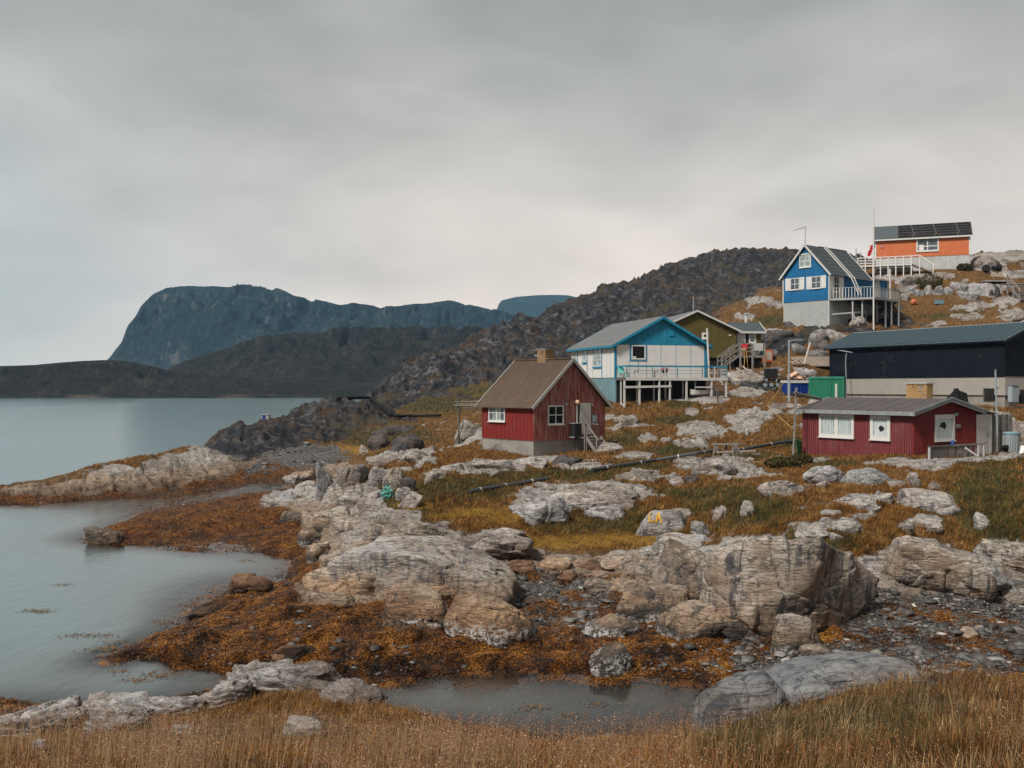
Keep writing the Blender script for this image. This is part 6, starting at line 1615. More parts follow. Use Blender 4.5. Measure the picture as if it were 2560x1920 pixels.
sl = (ZR - Z1) / (L_ / 2); e_ = Z1 - sl * .32
bar('eave_board', M['fascia_dark'], H, (-.34, -.34, e_ + .02), (WD_ + .36, -.34, e_ + .02), .05, .2)
barge(H, L_, Z1, ZR, WD_ + .37, .33, M['fascia_dark'], .2, .05, .02, axis='x'); barge(H, L_, Z1, ZR, WD_ + .42, .36, M['fascia_dark'], .08, .04, .13, axis='x'); barge(H, L_, Z1, ZR, -.37, .33, M['wood_pale'], .12, .05, .05, axis='x')
for k in range(1, 8): x = WD_ * k / 8; MB().bar((x, L_ / 2, ZR + .085), (x, -.32, ZR + .085 - sl * (L_ / 2 + .32)), .05, .01).build('felt_lap', M['roof_maroon'], H)
w24 = Wall('y', 0, -.040); r24 = Wall('r', WD_ + .054)
def holes(w, wl, cx, cz, s, o, seed):
    r = random.Random(seed); n = 11
    pts = [(cx + s * math.cos(k * 6.283 / n) * (.7 + .6 * r.random()), cz + .7 * s * math.sin(k * 6.283 / n) * (.6 + .8 * r.random())) for k in range(n)]
    V = [wl.p(a, o, z) for a, z in pts] + [wl.p(a, o - .004, z) for a, z in pts]
    MB().poly(V, [tuple(range(n)), tuple(range(2 * n - 1, n - 1, -1))] + [(i, (i + 1) % n, (i + 1) % n + n, i + n) for i in range(n)]).build('torn_gap', M['dark'], w)
a0, a1, z0, z1 = wrect(H, fr, K7(502, 850), K7(793, 1050))
w_ = window(H, w24, a0, a1, z0, z1, 2, 1, .17, .26, glass=M['glass_pale'], head=.04)
for k in (0, 1):
    lo = a0 + .17 + k * ((a1 - a0) / 2 - .04); hi = lo + (a1 - a0) / 2 - .30
    for q in range(7): a_ = lo + .06 + (hi - lo - .12) * q / 7; w24.box(MB(), a_, a_ + (hi - lo - .12) / 7 * .7, .008, .012 + .006 * (q % 2), z0 + .18, z1 - .18).build('curtain_fold', M['curtain'], w_)
a0, a1, z0, z1 = wrect(H, fr, K7(930, 865), K7(1097, 1071)); w_ = window(H, w24, a0, a1, z0, z1, 1, 1, .19, glass=M['glass_pale'], head=.04)
w24.box(MB(), a0 + .24, a1 - .24, .008, .012, z0 + .2, z1 - .2).build('net_curtain', M['curtain'], w_); holes(w_, w24, (a0 + a1) / 2 + .08, (z0 + z1) / 2 - .05, .2, .018, 4)
a0, a1, z0, z1 = wrect(H, rt, K6(556, 824), K6(848, 1194)); w_ = window(H, r24, a0, a1, z0, z1, 1, 1, .17, glass=M['glass_pale'], head=.04)
r24.box(MB(), a0 + .2, a1 - .2, .008, .012, z0 + .2, z1 - .2).build('net_curtain', M['curtain'], w_); holes(w_, r24, (a0 + a1) / 2 - .14, (z0 + z1) / 2 + .16, .27, .018, 9)
a_, bb, c_, d_ = wrect(H, rt, K6(868, 950), K6(922, 1005)); rt.box(MB(), a_, bb, .038, .14, c_, d_).build('junction_box', M['wood'], H)
a_, bb, c_, d_ = wrect(H, rt, K6(843, 782), K6(880, 825)); rt.box(MB(), a_, bb, .038, .16, c_, d_).build('wall_lamp', M['metal'], H)
# chimney on the rear slope
cx0 = local(H, *K6(150, 540), 'y', L_ * .62)[0]; cx1 = local(H, *K6(456, 540), 'y', L_ * .62)[0]; zt_ = local(H, *K6(300, 350), 'y', L_ * .62)[2]
ch = empty('chimney'); ch.parent = H
bricks(ch, cx0, cx1, L_ * .62, L_ * .62 + .55, ZR - .5, zt_, 13, .24, M['brick'], M['mortar'], holes={('x', 0, 11, 3), ('x', 0, 11, 4), ('x', 0, 10, 3), ('x', 0, 8, 3), ('x', 0, 6, 4)})
box('chimney_cap', M['plinth2'], ch, cx0 - .06, cx1 + .05, L_ * .62 - .05, L_ * .62 + .6, zt_, zt_ + .06)
# lean-to with the white door, at the back of the gable wall
yb = on(H, rt, K6(1410, 1100))[0]; za = on(H, rt, K6(1290, 795))[1]
box('porch_wall', M['wood_dark'], H, WD_ - 2.0, WD_ - .02, L_ + .01, yb, -.8, za)
MB().poly([(WD_ - 2.1, L_ - .05, za + .22), (WD_ + .25, L_ - .05, za + .22), (WD_ + .25, yb + .1, za + .03), (WD_ - 2.1, yb + .1, za + .03)] + [(WD_ - 2.1, L_ - .05, za + .16), (WD_ + .25, L_ - .05, za + .16), (WD_ + .25, yb + .1, za - .03), (WD_ - 2.1, yb + .1, za - .03)],
          [(0, 1, 2, 3), (7, 6, 5, 4), (0, 4, 5, 1), (1, 5, 6, 2), (2, 6, 7, 3), (3, 7, 4, 0)]).build('porch_roof', M['roof_slate'], H)
d0, d1, z0, z1 = wrect(H, rt, K6(1195, 840), K6(1372, 1395))
for q0, q1 in ((d0 - .12, d0 - .004), (d1 + .004, yb)): rt.box(MB(), q0, q1, -.015, .05, z0 - .2, z1 + .12).build('door_frame', M['window_white'], H)
rt.box(MB(), d0 - .004, d1 + .004, -.015, .05, z1 + .004, z1 + .12).build('door_frame', M['window_white'], H)
M['door_pink'] = paint('pale_door', (.46, .415, .40), .1, (.4, .36, .34), mottled=.15)
dd = rt.box(MB(), d0, d1, -.01, .03, z0 - .2, z1).build('door', M['door_pink'], H)
for q0, q1 in ((z0 - .1, z0 + .5), (z0 + .6, z0 + 1.25), (z0 + 1.33, z1 - .1)): rt.box(MB(), d0 + .1, d1 - .1, .031, .042, q0, q1).build('door_panel', M['door_pink'], dd)
rt.box(MB(), d1 - .24, d1 - .08, .05, .075, z0 + 1.0, z0 + 1.03).build('door_handle', M['dark'], dd)
# plank screen behind it, low fence before the gable, pole, bin
ps = empty('plank_screen', put(H, WD_ + .02, yb + .06, 0), rz, 'tall grey weathered plank screen right of the white cabin door', 'fence')
g0 = on(H, rt, K6(1706, 1100))[0] - yb; npl = 9
for k in range(npl):
    y = g0 * k / npl; box('plank', M['wood'] if k % 3 else M['wood_dark'], ps, -.02 + .012 * (k % 2), .015 + .012 * (k % 2), y + .008, y + g0 / npl - .008, -.6, za - .02 - .05 * (k / npl) - .05 * (k % 2))
for z in (.4, 1.6): box('cross_rail', M['wood_dark'], ps, -.08, -.025, .0, g0, z, z + .1)
xF = WD_ + 1.1; rF = Wall('r', xF)
a0, a1, z0, z1 = wrect(H, rF, K6(470, 1262), K6(1310, 1440))
fe = empty('plank_fence', put(H, xF, a0, 0), rz, 'low grey plank fence in front of the right gable of the maroon cabin', 'fence')
n = 22
for k in range(n):
    y = (a1 - a0) * k / n; mm = M['wood_dark'] if (k < 8 or k % 5 == 0) else M['wood']
    if k in (17, 20): continue
    box('plank', mm, fe, -.012, .012, y + .012, y + (a1 - a0) / n - .012, z0 - .35, z1 - .02 - .02 * (k % 2))
bar('top_rail', M['wood_dark'], fe, (.02, 0, z1), (.02, (a1 - a0) * .42, z1), .06, .08); bar('top_rail', M['wood'], fe, (.02, (a1 - a0) * .42, z1), (.02, a1 - a0, z1), .07, .07)
for y in (.05, (a1 - a0) * .87, (a1 - a0) * .97): box('fence_post', M['plinth2'], fe, .018, .10, y - .05, y + .05, z0 - .4, z1 - .04)
g1_, g2_ = on(H, rF, K6(990, 1300)), on(H, rF, K6(1120, 1400))
bar('prop', M['window_white'], fe, (.14, g1_[0] - a0, g1_[1]), (.3, g2_[0] - a0, g2_[1] - .05), .05, .09)
bx = on(H, Wall('r', WD_ + .7), K6(905, 1240))
bt = empty('blue_bottle', put(H, WD_ + .45, bx[0], bx[1] - .75), rz, 'blue gas bottle standing behind the low plank fence', 'bottle')
MB().lathe([(.09, 0), (.11, .05), (.11, .72), (.10, .80), (.07, .86), (.07, .9)], n=12).build('body', M['skip'], bt, smooth=True); MB().lathe([(.03, .9), (.05, .93), (.02, .96)], n=8).build('valve', M['metal'], bt)
pq = put(H, WD_ + .25, yb + .12)
zt_ = on(H, Wall('r', WD_ + .25), K6(1392, 160))[1] + b_
p_ = empty('grey_mast', (pq[0], pq[1], pq[2]), rz, 'grey mast rising beside the white cabin door', 'pole')
tube('shaft', M['metal'], p_, [(.03, 0, 1.0), (0, 0, 2.0), (-.02, -.1, zt_ - pq[2])], .045, 8); box('cap', M['meter'], p_, -.07, .05, -.15, -.05, zt_ - pq[2], zt_ - pq[2] + .08); bar('stay', M['wood'], p_, (.03, 0, -.3), (.03, 0, 1.3), .07)
bp = ground_at(*K6(1705, 1375)); a_ = W(*K6(1705, 1375), 53.0); zg_ = float(ground_z(a_[0], a_[1]))
cp = empty('rubbish_bin', (a_[0], a_[1], zg_), rz, 'grey ribbed bin with a lid beside the tall plank screen', 'bin')
rr = 108 / 5.925 / FPX * 53; hh = zrow(K6(0, 1080)[1], 53) - zg_
mbb = MB().lathe([(rr * .95, -.1), (rr, hh - .08)], n=18); mbb.build('body', M['metal'], cp)
rbm = MB()
for k in range(22): an = k * 6.283 / 22; rbm.box(-.02, .02, -.02, .02, 0, hh - .12); rbm.v[-8:] = [(x + rr * math.cos(an), y + rr * math.sin(an), z) for x, y, z in rbm.v[-8:]]
rbm.build('rib', M['fascia_dark'], cp, kind='stuff'); MB().lathe([(rr * 1.06, hh - .08), (rr * 1.08, hh), (rr * .9, hh + .05), (.05, hh + .07)], n=18).build('lid', M['teal'], cp)
a_ = W(*K6(1610, 1372), 52.4); zg_ = float(ground_z(a_[0], a_[1]))
tag(link_mesh('rubbish_sack', rock_mesh('rubbish_sack', (.62, .5, .5), 5, M['dark'], 10, planes=3, sharp=4, rough=.12), None, (a_[0], a_[1], zg_ + .18)), 'black rubbish sack leaning on the ribbed bin', 'sack')
a_ = W(*K6(1885, 1355), 52.0); zg_ = float(ground_z(a_[0], a_[1]))
tag(link_mesh('white_sack', rock_mesh('white_sack', (.5, .45, .6), 15, M['white_cloth'], 10, planes=3, sharp=4, rough=.12), None, (a_[0], a_[1], zg_ + .22)), 'white sack lying at the right edge beside the bin', 'sack')
# dark tarpaulin behind the roof
a_ = put(H, local(H, *K6(955, 440), 'y', L_ + 1.6)[0] - .25, L_ + 1.6); zt_ = zrow(K6(960, 440)[1], a_[1])
tp = empty('tarpaulin_shelter', a_, rz, 'dark pointed tarpaulin shelter behind the roof of the maroon cabin', 'shelter')
h_ = zt_ - a_[2]
MB().poly([(-1.5, -.5, 0), (.75, -.5, 0), (.75, .8, 0), (-1.5, .8, 0), (.25, -.3, h_), (.25, .6, h_ - .2)], [(0, 1, 4), (1, 2, 5, 4), (2, 3, 5), (3, 0, 4, 5), (0, 3, 2, 1)]).build('cover', M['dark'], tp)
bar('ridge_pole', M['dark'], tp, (-1.7, -.9, h_ * .35), (.5, -.6, h_ + .05), .12, .16); bar('ridge_pole', M['dark'], tp, (.3, -.6, h_ + .05), (.8, -.7, h_ * .5), .1, .12)
# ---------------------------------------------------------------- small things outdoors
def world_line(pts, name, r, mat, label, cat, n=8, lift=0.0, collars=0, group=None):
    """pipe laid over photo pixels with given depths"""
    P = [Vector(tuple(W(*q))) for q in pts]
    g = empty(name, tuple(P[0]), 0, label, cat, group)
    L_ = [p - P[0] for p in P]
    tube('run', mat, g, L_, r, n)
    tot = sum((L_[i + 1] - L_[i]).length for i in range(len(L_) - 1))
    for k in range(collars):
        t = (k + .4) / collars * tot
        for i in range(len(L_) - 1):
            s = (L_[i + 1] - L_[i]).length
            if t <= s:
                d = (L_[i + 1] - L_[i]).normalized(); c = L_[i] + d * t
                tube('collar', M['window_white'], g, [c - d * .03, c + d * .03], r * 1.1, n); break
            t -= s
    return g
def gD(px, py): return ground_at(px, py)[1]
def over(px, py, lift):
    """depth at which a pipe seen at this pixel floats `lift` above the ground"""
    D = np.exp(np.linspace(math.log(20), math.log(250), 6000)); u = (px - 1280) / FPX
    z = CAM_Z + (HZ - py) / FPX * D; h = bilin(GZ, np.full(D.shape, u), np.log(D)) + lift
    k = np.argmax(z <= h); return float(D[k])
pl = lambda pts, lift: [(x, y, over(x, y, lift)) for x, y in pts]
world_line(pl([(1174, 1229), (1215, 1221), (1300, 1208), (1371, 1195)], .10), 'black_pipe', .09, M['pipe'], 'short loose black pipe with white collars lying in green grass', 'pipe', 10, collars=3)
world_line(pl([(1480, 1174), (1560, 1162), (1640, 1150), (1740, 1133), (1800, 1125)], .16), 'black_pipe', .09, M['pipe'], 'long black pipe with white collars running up to the wooden trestle', 'pipe', 10, collars=5)
world_line(pl([(1835, 1127), (1880, 1119), (1940, 1108), (1990, 1102)], .22), 'black_pipe', .09, M['pipe'], 'black pipe running from the trestle to the maroon cabin corner', 'pipe', 10, collars=2)
world_line(pl([(1822, 951), (1850, 960), (1890, 969), (1938, 976)], .12), 'black_pipe', .16, M['pipe'], 'black pipe lying in the grass between the green house and the blue skip', 'pipe', 8)
world_line(pl([(843, 997), (880, 995), (926, 994)], .25), 'far_pipe', .22, M['roof_black'], 'level dark pipe on the dark hill above the meadow', 'pipe', 6)
world_line(pl([(926, 994), (952, 1016), (980, 1039)], .25), 'far_pipe', .22, M['roof_black'], 'slanting dark pipe dropping down to the green meadow', 'pipe', 6)
world_line(pl([(985, 1041), (1030, 1040), (1101, 1038)], .35), 'far_pipe', .16, M['roof_black'], 'level dark pipe crossing the green meadow', 'pipe', 6)
# trestle over the pipe
p = ground_at(1805, 1138); p2 = ground_at(1835, 1132)
g = empty('wooden_trestle', tuple(p), .25, 'grey wooden trestle bridging the black pipe in the grass', 'trestle')
for x in (-.55, .55):
    bar('leg', M['wood'], g, (x - .16, -.35, -.1), (x, -.35, .62), .09); bar('leg', M['wood'], g, (x + .22, -.35, -.1), (x, -.35, .62), .09); bar('leg', M['wood'], g, (x, .6, -.1), (x, .6, .62), .09)
for k in range(4): box('top_board', M['wood'], g, -.65 + .1 * k, .75 + .25 * (k % 2) + (.6 if k == 3 else 0), -.38 + k * .26, -.22 + k * .26, .56, .62)
bar('cross_beam', M['wood_pale'], g, (-.5, -.4, .2), (1.9, -.2, .22), .08, .1); bar('cross_beam', M['wood'], g, (.3, -.5, .02), (2.0, -.5, .06), .1, .1); bar('brace', M['wood'], g, (.55, -.42, .6), (1.0, -.5, -.05), .07, .1)
# drying rack by the red house
p = ground_at(1146, 1110)
g = empty('drying_rack', tuple(p), -.3, 'grey drying rack post with poles reaching to the red house', 'rack')
h = zrow(997, p[1]) - p[2]
tube('post', M['wood_dark'], g, [(0, 0, -.2), (.03, 0, h * .5), (0, 0, h)], .075, 8)
for dz, y, m_ in ((.22, .1, 'wood'), (.42, .6, 'wood'), (.5, -.1, 'wood'), (.72, .2, 'wood_dark')): tube('pole', M[m_], g, [(-.35, y, h - dz), (2.4, y - .2, h - dz + .04)], .045, 6)
for k in range(3): bar('brace', M['wood_dark'], g, (.35 * math.cos(k * 2.1), .35 * math.sin(k * 2.1), 0), (0, 0, .8), .05)
tube('post', M['wood_dark'], g, [(2.3, 0, -.3), (2.3, 0, h - .1)], .06, 8)
# post, poles, ropes and net left of the maroon cabin
p = W(*K5(888, 1560), 54.5); zg = float(ground_z(p[0], p[1]))
g = empty('pole_frame', (p[0], p[1], zg), 0, 'thin leaning post with crossed poles at the left corner of the maroon cabin', 'post')
top = Vector(tuple(W(*K5(932, 730), 54.9))) - Vector((p[0], p[1], zg))
tube('post', M['wood'], g, [(0, 0, -.2), top * .5 + Vector((.02, 0, 0)), top], .06, 8)
def rel(k, D): return Vector(tuple(W(*k, D))) - Vector((p[0], p[1], zg))
tube('pole', M['wood'], g, [rel(K5(905, 785), 54.6), rel(K5(1240, 862), 57.5)], .05, 6); tube('pole', M['wood_dark'], g, [rel(K5(850, 800), 55), rel(K5(1230, 870), 58)], .04, 6)
tube('rope', M['yellow'], g, [rel(K5(575, 948), 60), rel(K5(740, 1100), 57), rel(K5(888, 1228), 54.5)], .016, 5); tube('rope', M['wood_pale'], g, [rel(K5(575, 948), 60), rel(K5(790, 1050), 56), rel(K5(915, 1045), 54.7)], .016, 5)
tube('rope', M['yellow'], g, [rel(K5(575, 948), 60), rel(K5(690, 800), 70), rel(K5(785, 650), 84)], .018, 5)
nt = MB(); a, b, c, d = rel(K5(925, 1355), 54.3), rel(K5(1000, 1395), 55.6), rel(K5(1003, 1560), 55.6), rel(K5(945, 1570), 54.4)
for i in range(6):
    for j in range(8):
        f0, f1, g0_, g1_ = i / 6, (i + 1) / 6, j / 8, (j + 1) / 8
        q = lambda f, t: (a.lerp(b, f)).lerp(d.lerp(c, f), t) + Vector((0, .12 * math.sin(f * 9), 0))
        nt.bar(q(f0, g0_), q(f1, g1_), .05, .03); nt.bar(q(f1, g0_), q(f0, g1_), .05, .03)
        nt.bar(q(f0, g0_), q(f1, g0_), .07, .03)
n_ = nt.build('fishing_net', M['net'], None, loc=(p[0], p[1], zg)); tag(n_, 'green net hung between the thin post and the maroon cabin', 'net')
# street lamp
p = W(*K5(842, 900), 0); D = over(*K5(842, 900), 0.02); p = W(*K5(842, 900), D)
g = empty('street_lamp', tuple(p), 0, 'grey street lamp post standing in front of the blue skip', 'street lamp')
h = zrow(K5(0, 155)[1], D) - p[2]
tube('post', M['metal'], g, [(0, 0, -.2), (0, 0, h * .35)], .11, 8); tube('upper_post', M['metal'], g, [(0, 0, h * .35), (0, 0, h)], .07, 8); tube('arm', M['metal'], g, [(-.1, 0, h), (.75, -.1, h + .05)], .04, 6)
MB().poly([(.45, -.2, h), (1.15, -.2, h), (1.15, .08, h), (.45, .08, h), (.5, -.16, h + .16), (1.05, -.16, h + .12), (1.05, .04, h + .12), (.5, .04, h + .16)], [(0, 3, 2, 1), (4, 5, 6, 7), (0, 1, 5, 4), (1, 2, 6, 5), (2, 3, 7, 6), (3, 0, 4, 7)]).build('lamp_head', M['meter'], g)
# blue skip with scrap
D = 87.0; p = W(*K5(918, 800), D); zg = float(ground_z(p[0], p[1])); w = 268 / 4.88 / FPX * D; h = zrow(K5(0, 668)[1], D) - p[2]
g = empty('blue_skip', (p[0], p[1], min(zg, p[2])), .12, 'blue skip with a white rim heaped with scrap wood', 'skip')
z0 = p[2] - min(zg, p[2])
MB().poly([(-w * .46, -.6, z0), (w * .46, -.6, z0), (w * .46, .7, z0), (-w * .46, .7, z0), (-w / 2, -.7, z0 + h), (w / 2, -.7, z0 + h), (w / 2, .8, z0 + h), (-w / 2, .8, z0 + h)], [(0, 3, 2, 1), (0, 1, 5, 4), (1, 2, 6, 5), (2, 3, 7, 6), (3, 0, 4, 7)]).build('body', M['skip'], g)
for k in range(7): x = -w * .44 + w * .88 * k / 6; MB().bar((x, -.63, z0 + .02), (x * 1.07, -.73, z0 + h - .1), .05, .04).build('rib', M['skip'], g)
rim = MB().box(-w / 2 - .05, w / 2 + .05, -.78, -.68, z0 + h - .02, z0 + h + .2).box(-w / 2 - .05, w / 2 + .05, .74, .84, z0 + h - .02, z0 + h + .2).box(-w / 2 - .05, -w / 2 + .05, -.68, .74, z0 + h - .02, z0 + h + .2).box(w / 2 - .05, w / 2 + .05, -.68, .74, z0 + h - .02, z0 + h + .2).build('rim', M['white'], g)
M['salmon'] = paint('raw_board', (.50, .30, .20), .2, (.3, .2, .15), mottled=.3)
r9 = random.Random(9)
for k in range(16):
    x = r9.uniform(-.7, .75); y = r9.uniform(-.5, .5); z = z0 + h + .1 + .75 * (1 - abs(x)) * r9.random() + .15; an = r9.uniform(0, 3.1); ln = r9.uniform(.35, .8)
    d = Vector((math.cos(an), math.sin(an) * .6, r9.uniform(-.5, .5))) * ln / 2; c = Vector((x, y, z))
    tag(MB().bar(c - d, c + d, r9.uniform(.2, .5), .03, (r9.uniform(-1, 1), r9.uniform(-1, 1), .6)).build('scrap_board', M['salmon'] if k % 4 else M['white'], None, loc=g.location), ('broken salmon coloured' if k % 4 else 'broken white') + ' scrap board in the heap filling the blue skip', 'board', 'scrap boards in the blue skip')
# green container
pl_, pr_ = K5(1082, 870), K5(1512, 870)
loc, rz, w = pose(pl_[0], 85.0, pr_[0], 83.8, 5.6)
g = empty('green_container', loc, rz, 'green steel container standing left of the black hall', 'container')
h = zrow(K5(0, 600)[1], 84.4) - 5.6
box('body', M['green_c'], g, .06, w - .06, .06, 2.2, -.4, h - .05)
for k in range(17): x = .12 + (w - .3) * k / 16; box('rib', M['green_c'], g, x, x + .09, .02, .058, .1, h - .2)
for q in ((0, .12), (w - .12, w)): box('corner_post', M['green_c'], g, q[0], q[1], 0, .14, -.4, h)
box('top_rail', M['green_c'], g, .121, w - .121, .0, .12, h - .16, h); box('roof_edge', M['turq'], g, .0, w, .141, 2.25, h - .045, h + .03); box('door_bar', M['green_c'], g, w * .62, w * .64, -.03, .018, .1, h - .2)
p = W(*K5(1418, 860), 82.5); zt = zrow(K5(0, 680)[1], 82.5); zg = float(ground_z(p[0], p[1]))
tag(MB().tube([(p[0], p[1], zg - .2), (p[0], p[1], zt)], .10, 8).build('white_marker', M['white'], None), 'white marker post in front of the green container', 'post')
# loose things on the slope
p = ground_at(*K5(950, 455)); D = p[1]
g = empty('pallet_frame', tuple(p), .3, 'pale ladder like wooden frame lying on the slope above the skip', 'frame')
for y in (-.35, .5): bar('rail', M['wood_pale'], g, (-.9, y, .08), (.9, y + .1, .16 + .5 * (y > 0)), .12, .1)
for x in (-.6, 0, .6): bar('rung', M['wood_pale'], g, (x, -.35, .15), (x, .55, .4), .08, .1)
bar('upright_plank', M['wood_pale'], g, (.5, -.3, .1), (1.5, .2, 2.2), .18, .06)
p = ground_at(*K5(1120, 445)); tag(box('plank_stack', M['wood_pale'], None, -2.0, 2.4, -.3, .3, -.2, .75, loc=tuple(p)), 'bundle of pale planks lying beside the wooden frame', 'planks')
p = ground_at(*K5(620, 650)); g = empty('black_crate', tuple(p), .1, 'black crate on short legs in the grass left of the skip', 'crate')
box('body', M['dark'], g, -.55, .55, -.3, .3, .3, 1.1); [box('leg', M['metal'], g, x - .05, x + .05, -.25, .25, -.1, .3) for x in (-.45, .45)]; box('lid', M['meter'], g, -.58, .58, -.33, .33, 1.102, 1.16)
p = ground_at(*K5(600, 745)); g = empty('wrecked_motor', tuple(p), .2, 'dark heap of engine parts beside the black pipe', 'scrap')
link_mesh('block', rock_mesh('motor_block', (1.9, .9, .7), 77, M['dark'], 12, sharp=12), g, (0, .3, .3)); [MB().lathe([(.16, -.08), (.16, .08)], n=10).xf(Matrix.Translation((x, -.25, .35)) @ Matrix.Rotation(1.57, 4, 'X')).build('wheel', M['metal'], g) for x in (-.5, .1, .7)]
p = ground_at(*K5(328, 1300)); g = empty('milk_can', tuple(p), 0, 'small pale canister standing on the slope among rocks', 'canister')
MB().lathe([(.13, -.05), (.14, .3), (.09, .36), (.09, .44)], n=12).build('body', M['plinth'], g); MB().lathe([(.10, .442), (.10, .48)], n=12).build('lid', M['metal'], g)
for k, (x0, y0, x1, y1) in enumerate(((205, 515, 255, 550), (255, 475, 330, 535), (130, 548, 180, 552), (180, 575, 240, 630))):
    a, b = ground_at(*K5(x0, y0)), ground_at(*K5(x1, y1)); tag(MB().bar(tuple(a + np.array([0, 0, .2])), tuple(b + np.array([0, 0, .12])), .16, .06).build('loose_plank', M['wood_pale'], None), ['bare plank leaning at the foot of the green house deck', 'bare plank crossing another below the yellow hose', 'bare plank lying flat at the deck steps', 'bare plank on the pale rock below the yellow hose'][k], 'plank')
# boards on a trestle, buoy, barrels, crates, far stairs
a, b = ground_at(*K7(1380, 900)), ground_at(*K7(1780, 920))
xa, xb = W(*K7(1370, 885), 104), W(*K7(1795, 900), 102.5)
zg = float(ground_z((xa[0] + xb[0]) / 2, 103)); g = empty('board_table', ((xa[0] + xb[0]) / 2, 103.2, zg), -.08, 'long pale board table on the slope above the hall roof', 'table')
hw = (xb[0] - xa[0]) / 2; zt = (xa[2] + xb[2]) / 2 - zg
for k in range(4): box('table_board', M['wood_pale'] if k % 2 else M['plinth'], g, -hw, hw, -.9 + k * .45, -.47 + k * .45, zt - .03, zt + .04)
bar('leg', M['plinth'], g, (hw - .6, -.85, zt - .05), (hw - 1.1, -.9, -.4), .14); bar('leg', M['wood_dark'], g, (-hw + .4, .6, zt - .05), (-hw + .4, .6, -.4), .14); bar('side_board', M['plinth2'], g, (-hw, -.93, zt - .06), (hw, -.93, zt - .06), .05, .14)
p = ground_at(*K4(826, 1322)); g = empty('orange_buoy', tuple(p), 0, 'orange fishing buoy lying in the grass right of the blue house', 'buoy')
MB().lathe([(.12, -.3), (.3, -.2), (.36, 0), (.3, .2), (.12, .3)], n=14).xf(Matrix.Translation((0, 0, .33)) @ Matrix.Rotation(1.3, 4, 'X')).build('float', M['orange'], g, smooth=True); MB().lathe([(.13, -.03), (.13, .03)], n=10).xf(Matrix.Translation((0, -.33, .33)) @ Matrix.Rotation(1.57, 4, 'X')).build('eye', M['rust'], g)
for (x, y, lb) in ((1735, 905, 'black oil barrel lying on end left of its pair by the orange house'), (1850, 890, 'black oil barrel lying on its side right of the orange house')):
    p = ground_at(*K4(x, y)); g = empty('oil_barrel', tuple(p), .3 if x > 1800 else 1.2, lb, 'barrel', 'black barrels by the orange house')
    MB().lathe([(.40, -.75), (.43, -.72), (.42, -.25), (.45, -.22), (.42, -.19), (.42, .19), (.45, .22), (.42, .25), (.43, .72), (.40, .75)], n=16).xf(Matrix.Translation((0, 0, .4)) @ Matrix.Rotation(1.57, 4, 'Y')).build('drum', M['dark'], g); MB().lathe([(.38, .76), (.38, .77)], n=16).xf(Matrix.Translation((0, 0, .4)) @ Matrix.Rotation(1.57, 4, 'Y')).build('lid', M['meter'], g)
p = ground_at(*K4(1145, 1312)); g = empty('fish_box', tuple(p), .1, 'grey green fish box behind the board table', 'box'); box('body', M['teal'], g, -.42, .42, -.3, .3, 0, .45); box('lid', M['plinth'], g, -.45, .45, -.33, .33, .452, .49)
for k, (x, y, lb) in enumerate(((1840, 965, 'leftmost bare plywood offcut above the boulder bank'), (1925, 968, 'middle bare plywood offcut above the boulder bank'), (1990, 970, 'white offcut nearest the wooden stairway'))):
    p = ground_at(*K4(x, y)); tag(MB().prism([(-.5, 0), (.5, 0), (.1 - .2 * k, .6), (-.4, .45)], -.03, .03).build('plywood_offcut', M['wood_pale'] if k < 2 else M['white'], None, loc=tuple(p)), lb, 'board')
p = ground_at(*K4(1850, 1045)); tag(box('pale_hatch', M['plinth2'], None, -1.6, 1.6, -.7, .7, .15, .23, loc=tuple(p)), 'pale flat hatch board lying left of the wooden stairway', 'board')
D = 112.0; p = W(*K4(1965, 1230), D); zg = float(ground_z(p[0], p[1]))
g = empty('wooden_stairway', (p[0], p[1], zg), -.05, 'grey wooden stairway with handrails climbing the slope at the right edge', 'stairway')
top = Vector(tuple(W(*K4(2010, 1050), D + 2.0))) - Vector((p[0], p[1], zg)); bot = Vector(tuple(W(*K4(2200, 1262), D - 1.5))) - Vector((p[0], p[1], zg))
for k in range(11): c = top.lerp(bot, (k + .5) / 11); box('step', M['wood'], g, c.x - 0.1, c.x + 2.6, c.y - .15, c.y + .15, c.z - .03, c.z + .03)
for dx in (-.2, 2.7): bar('stringer', M['wood'], g, top + Vector((dx, 0, 0)), bot + Vector((dx, 0, 0)), .06, .26); bar('handrail', M['wood'], g, top + Vector((dx, 0, 1.0)), bot + Vector((dx, 0, 1.0)), .1, .16)
for dx in (-.2, 2.7):
    for t_ in (0, .45, .9): c = top.lerp(bot, t_) + Vector((dx, 0, 0)); box('rail_post', M['wood'], g, c.x - .07, c.x + .07, c.y - .07, c.y + .07, c.z - 1.2, c.z + 1.0)
for k in range(5): box('landing_board', M['wood'], g, top.x - .3, top.x + 2.7, top.y + .1 + k * .3, top.y + .37 + k * .3, top.z - .03, top.z + .03)
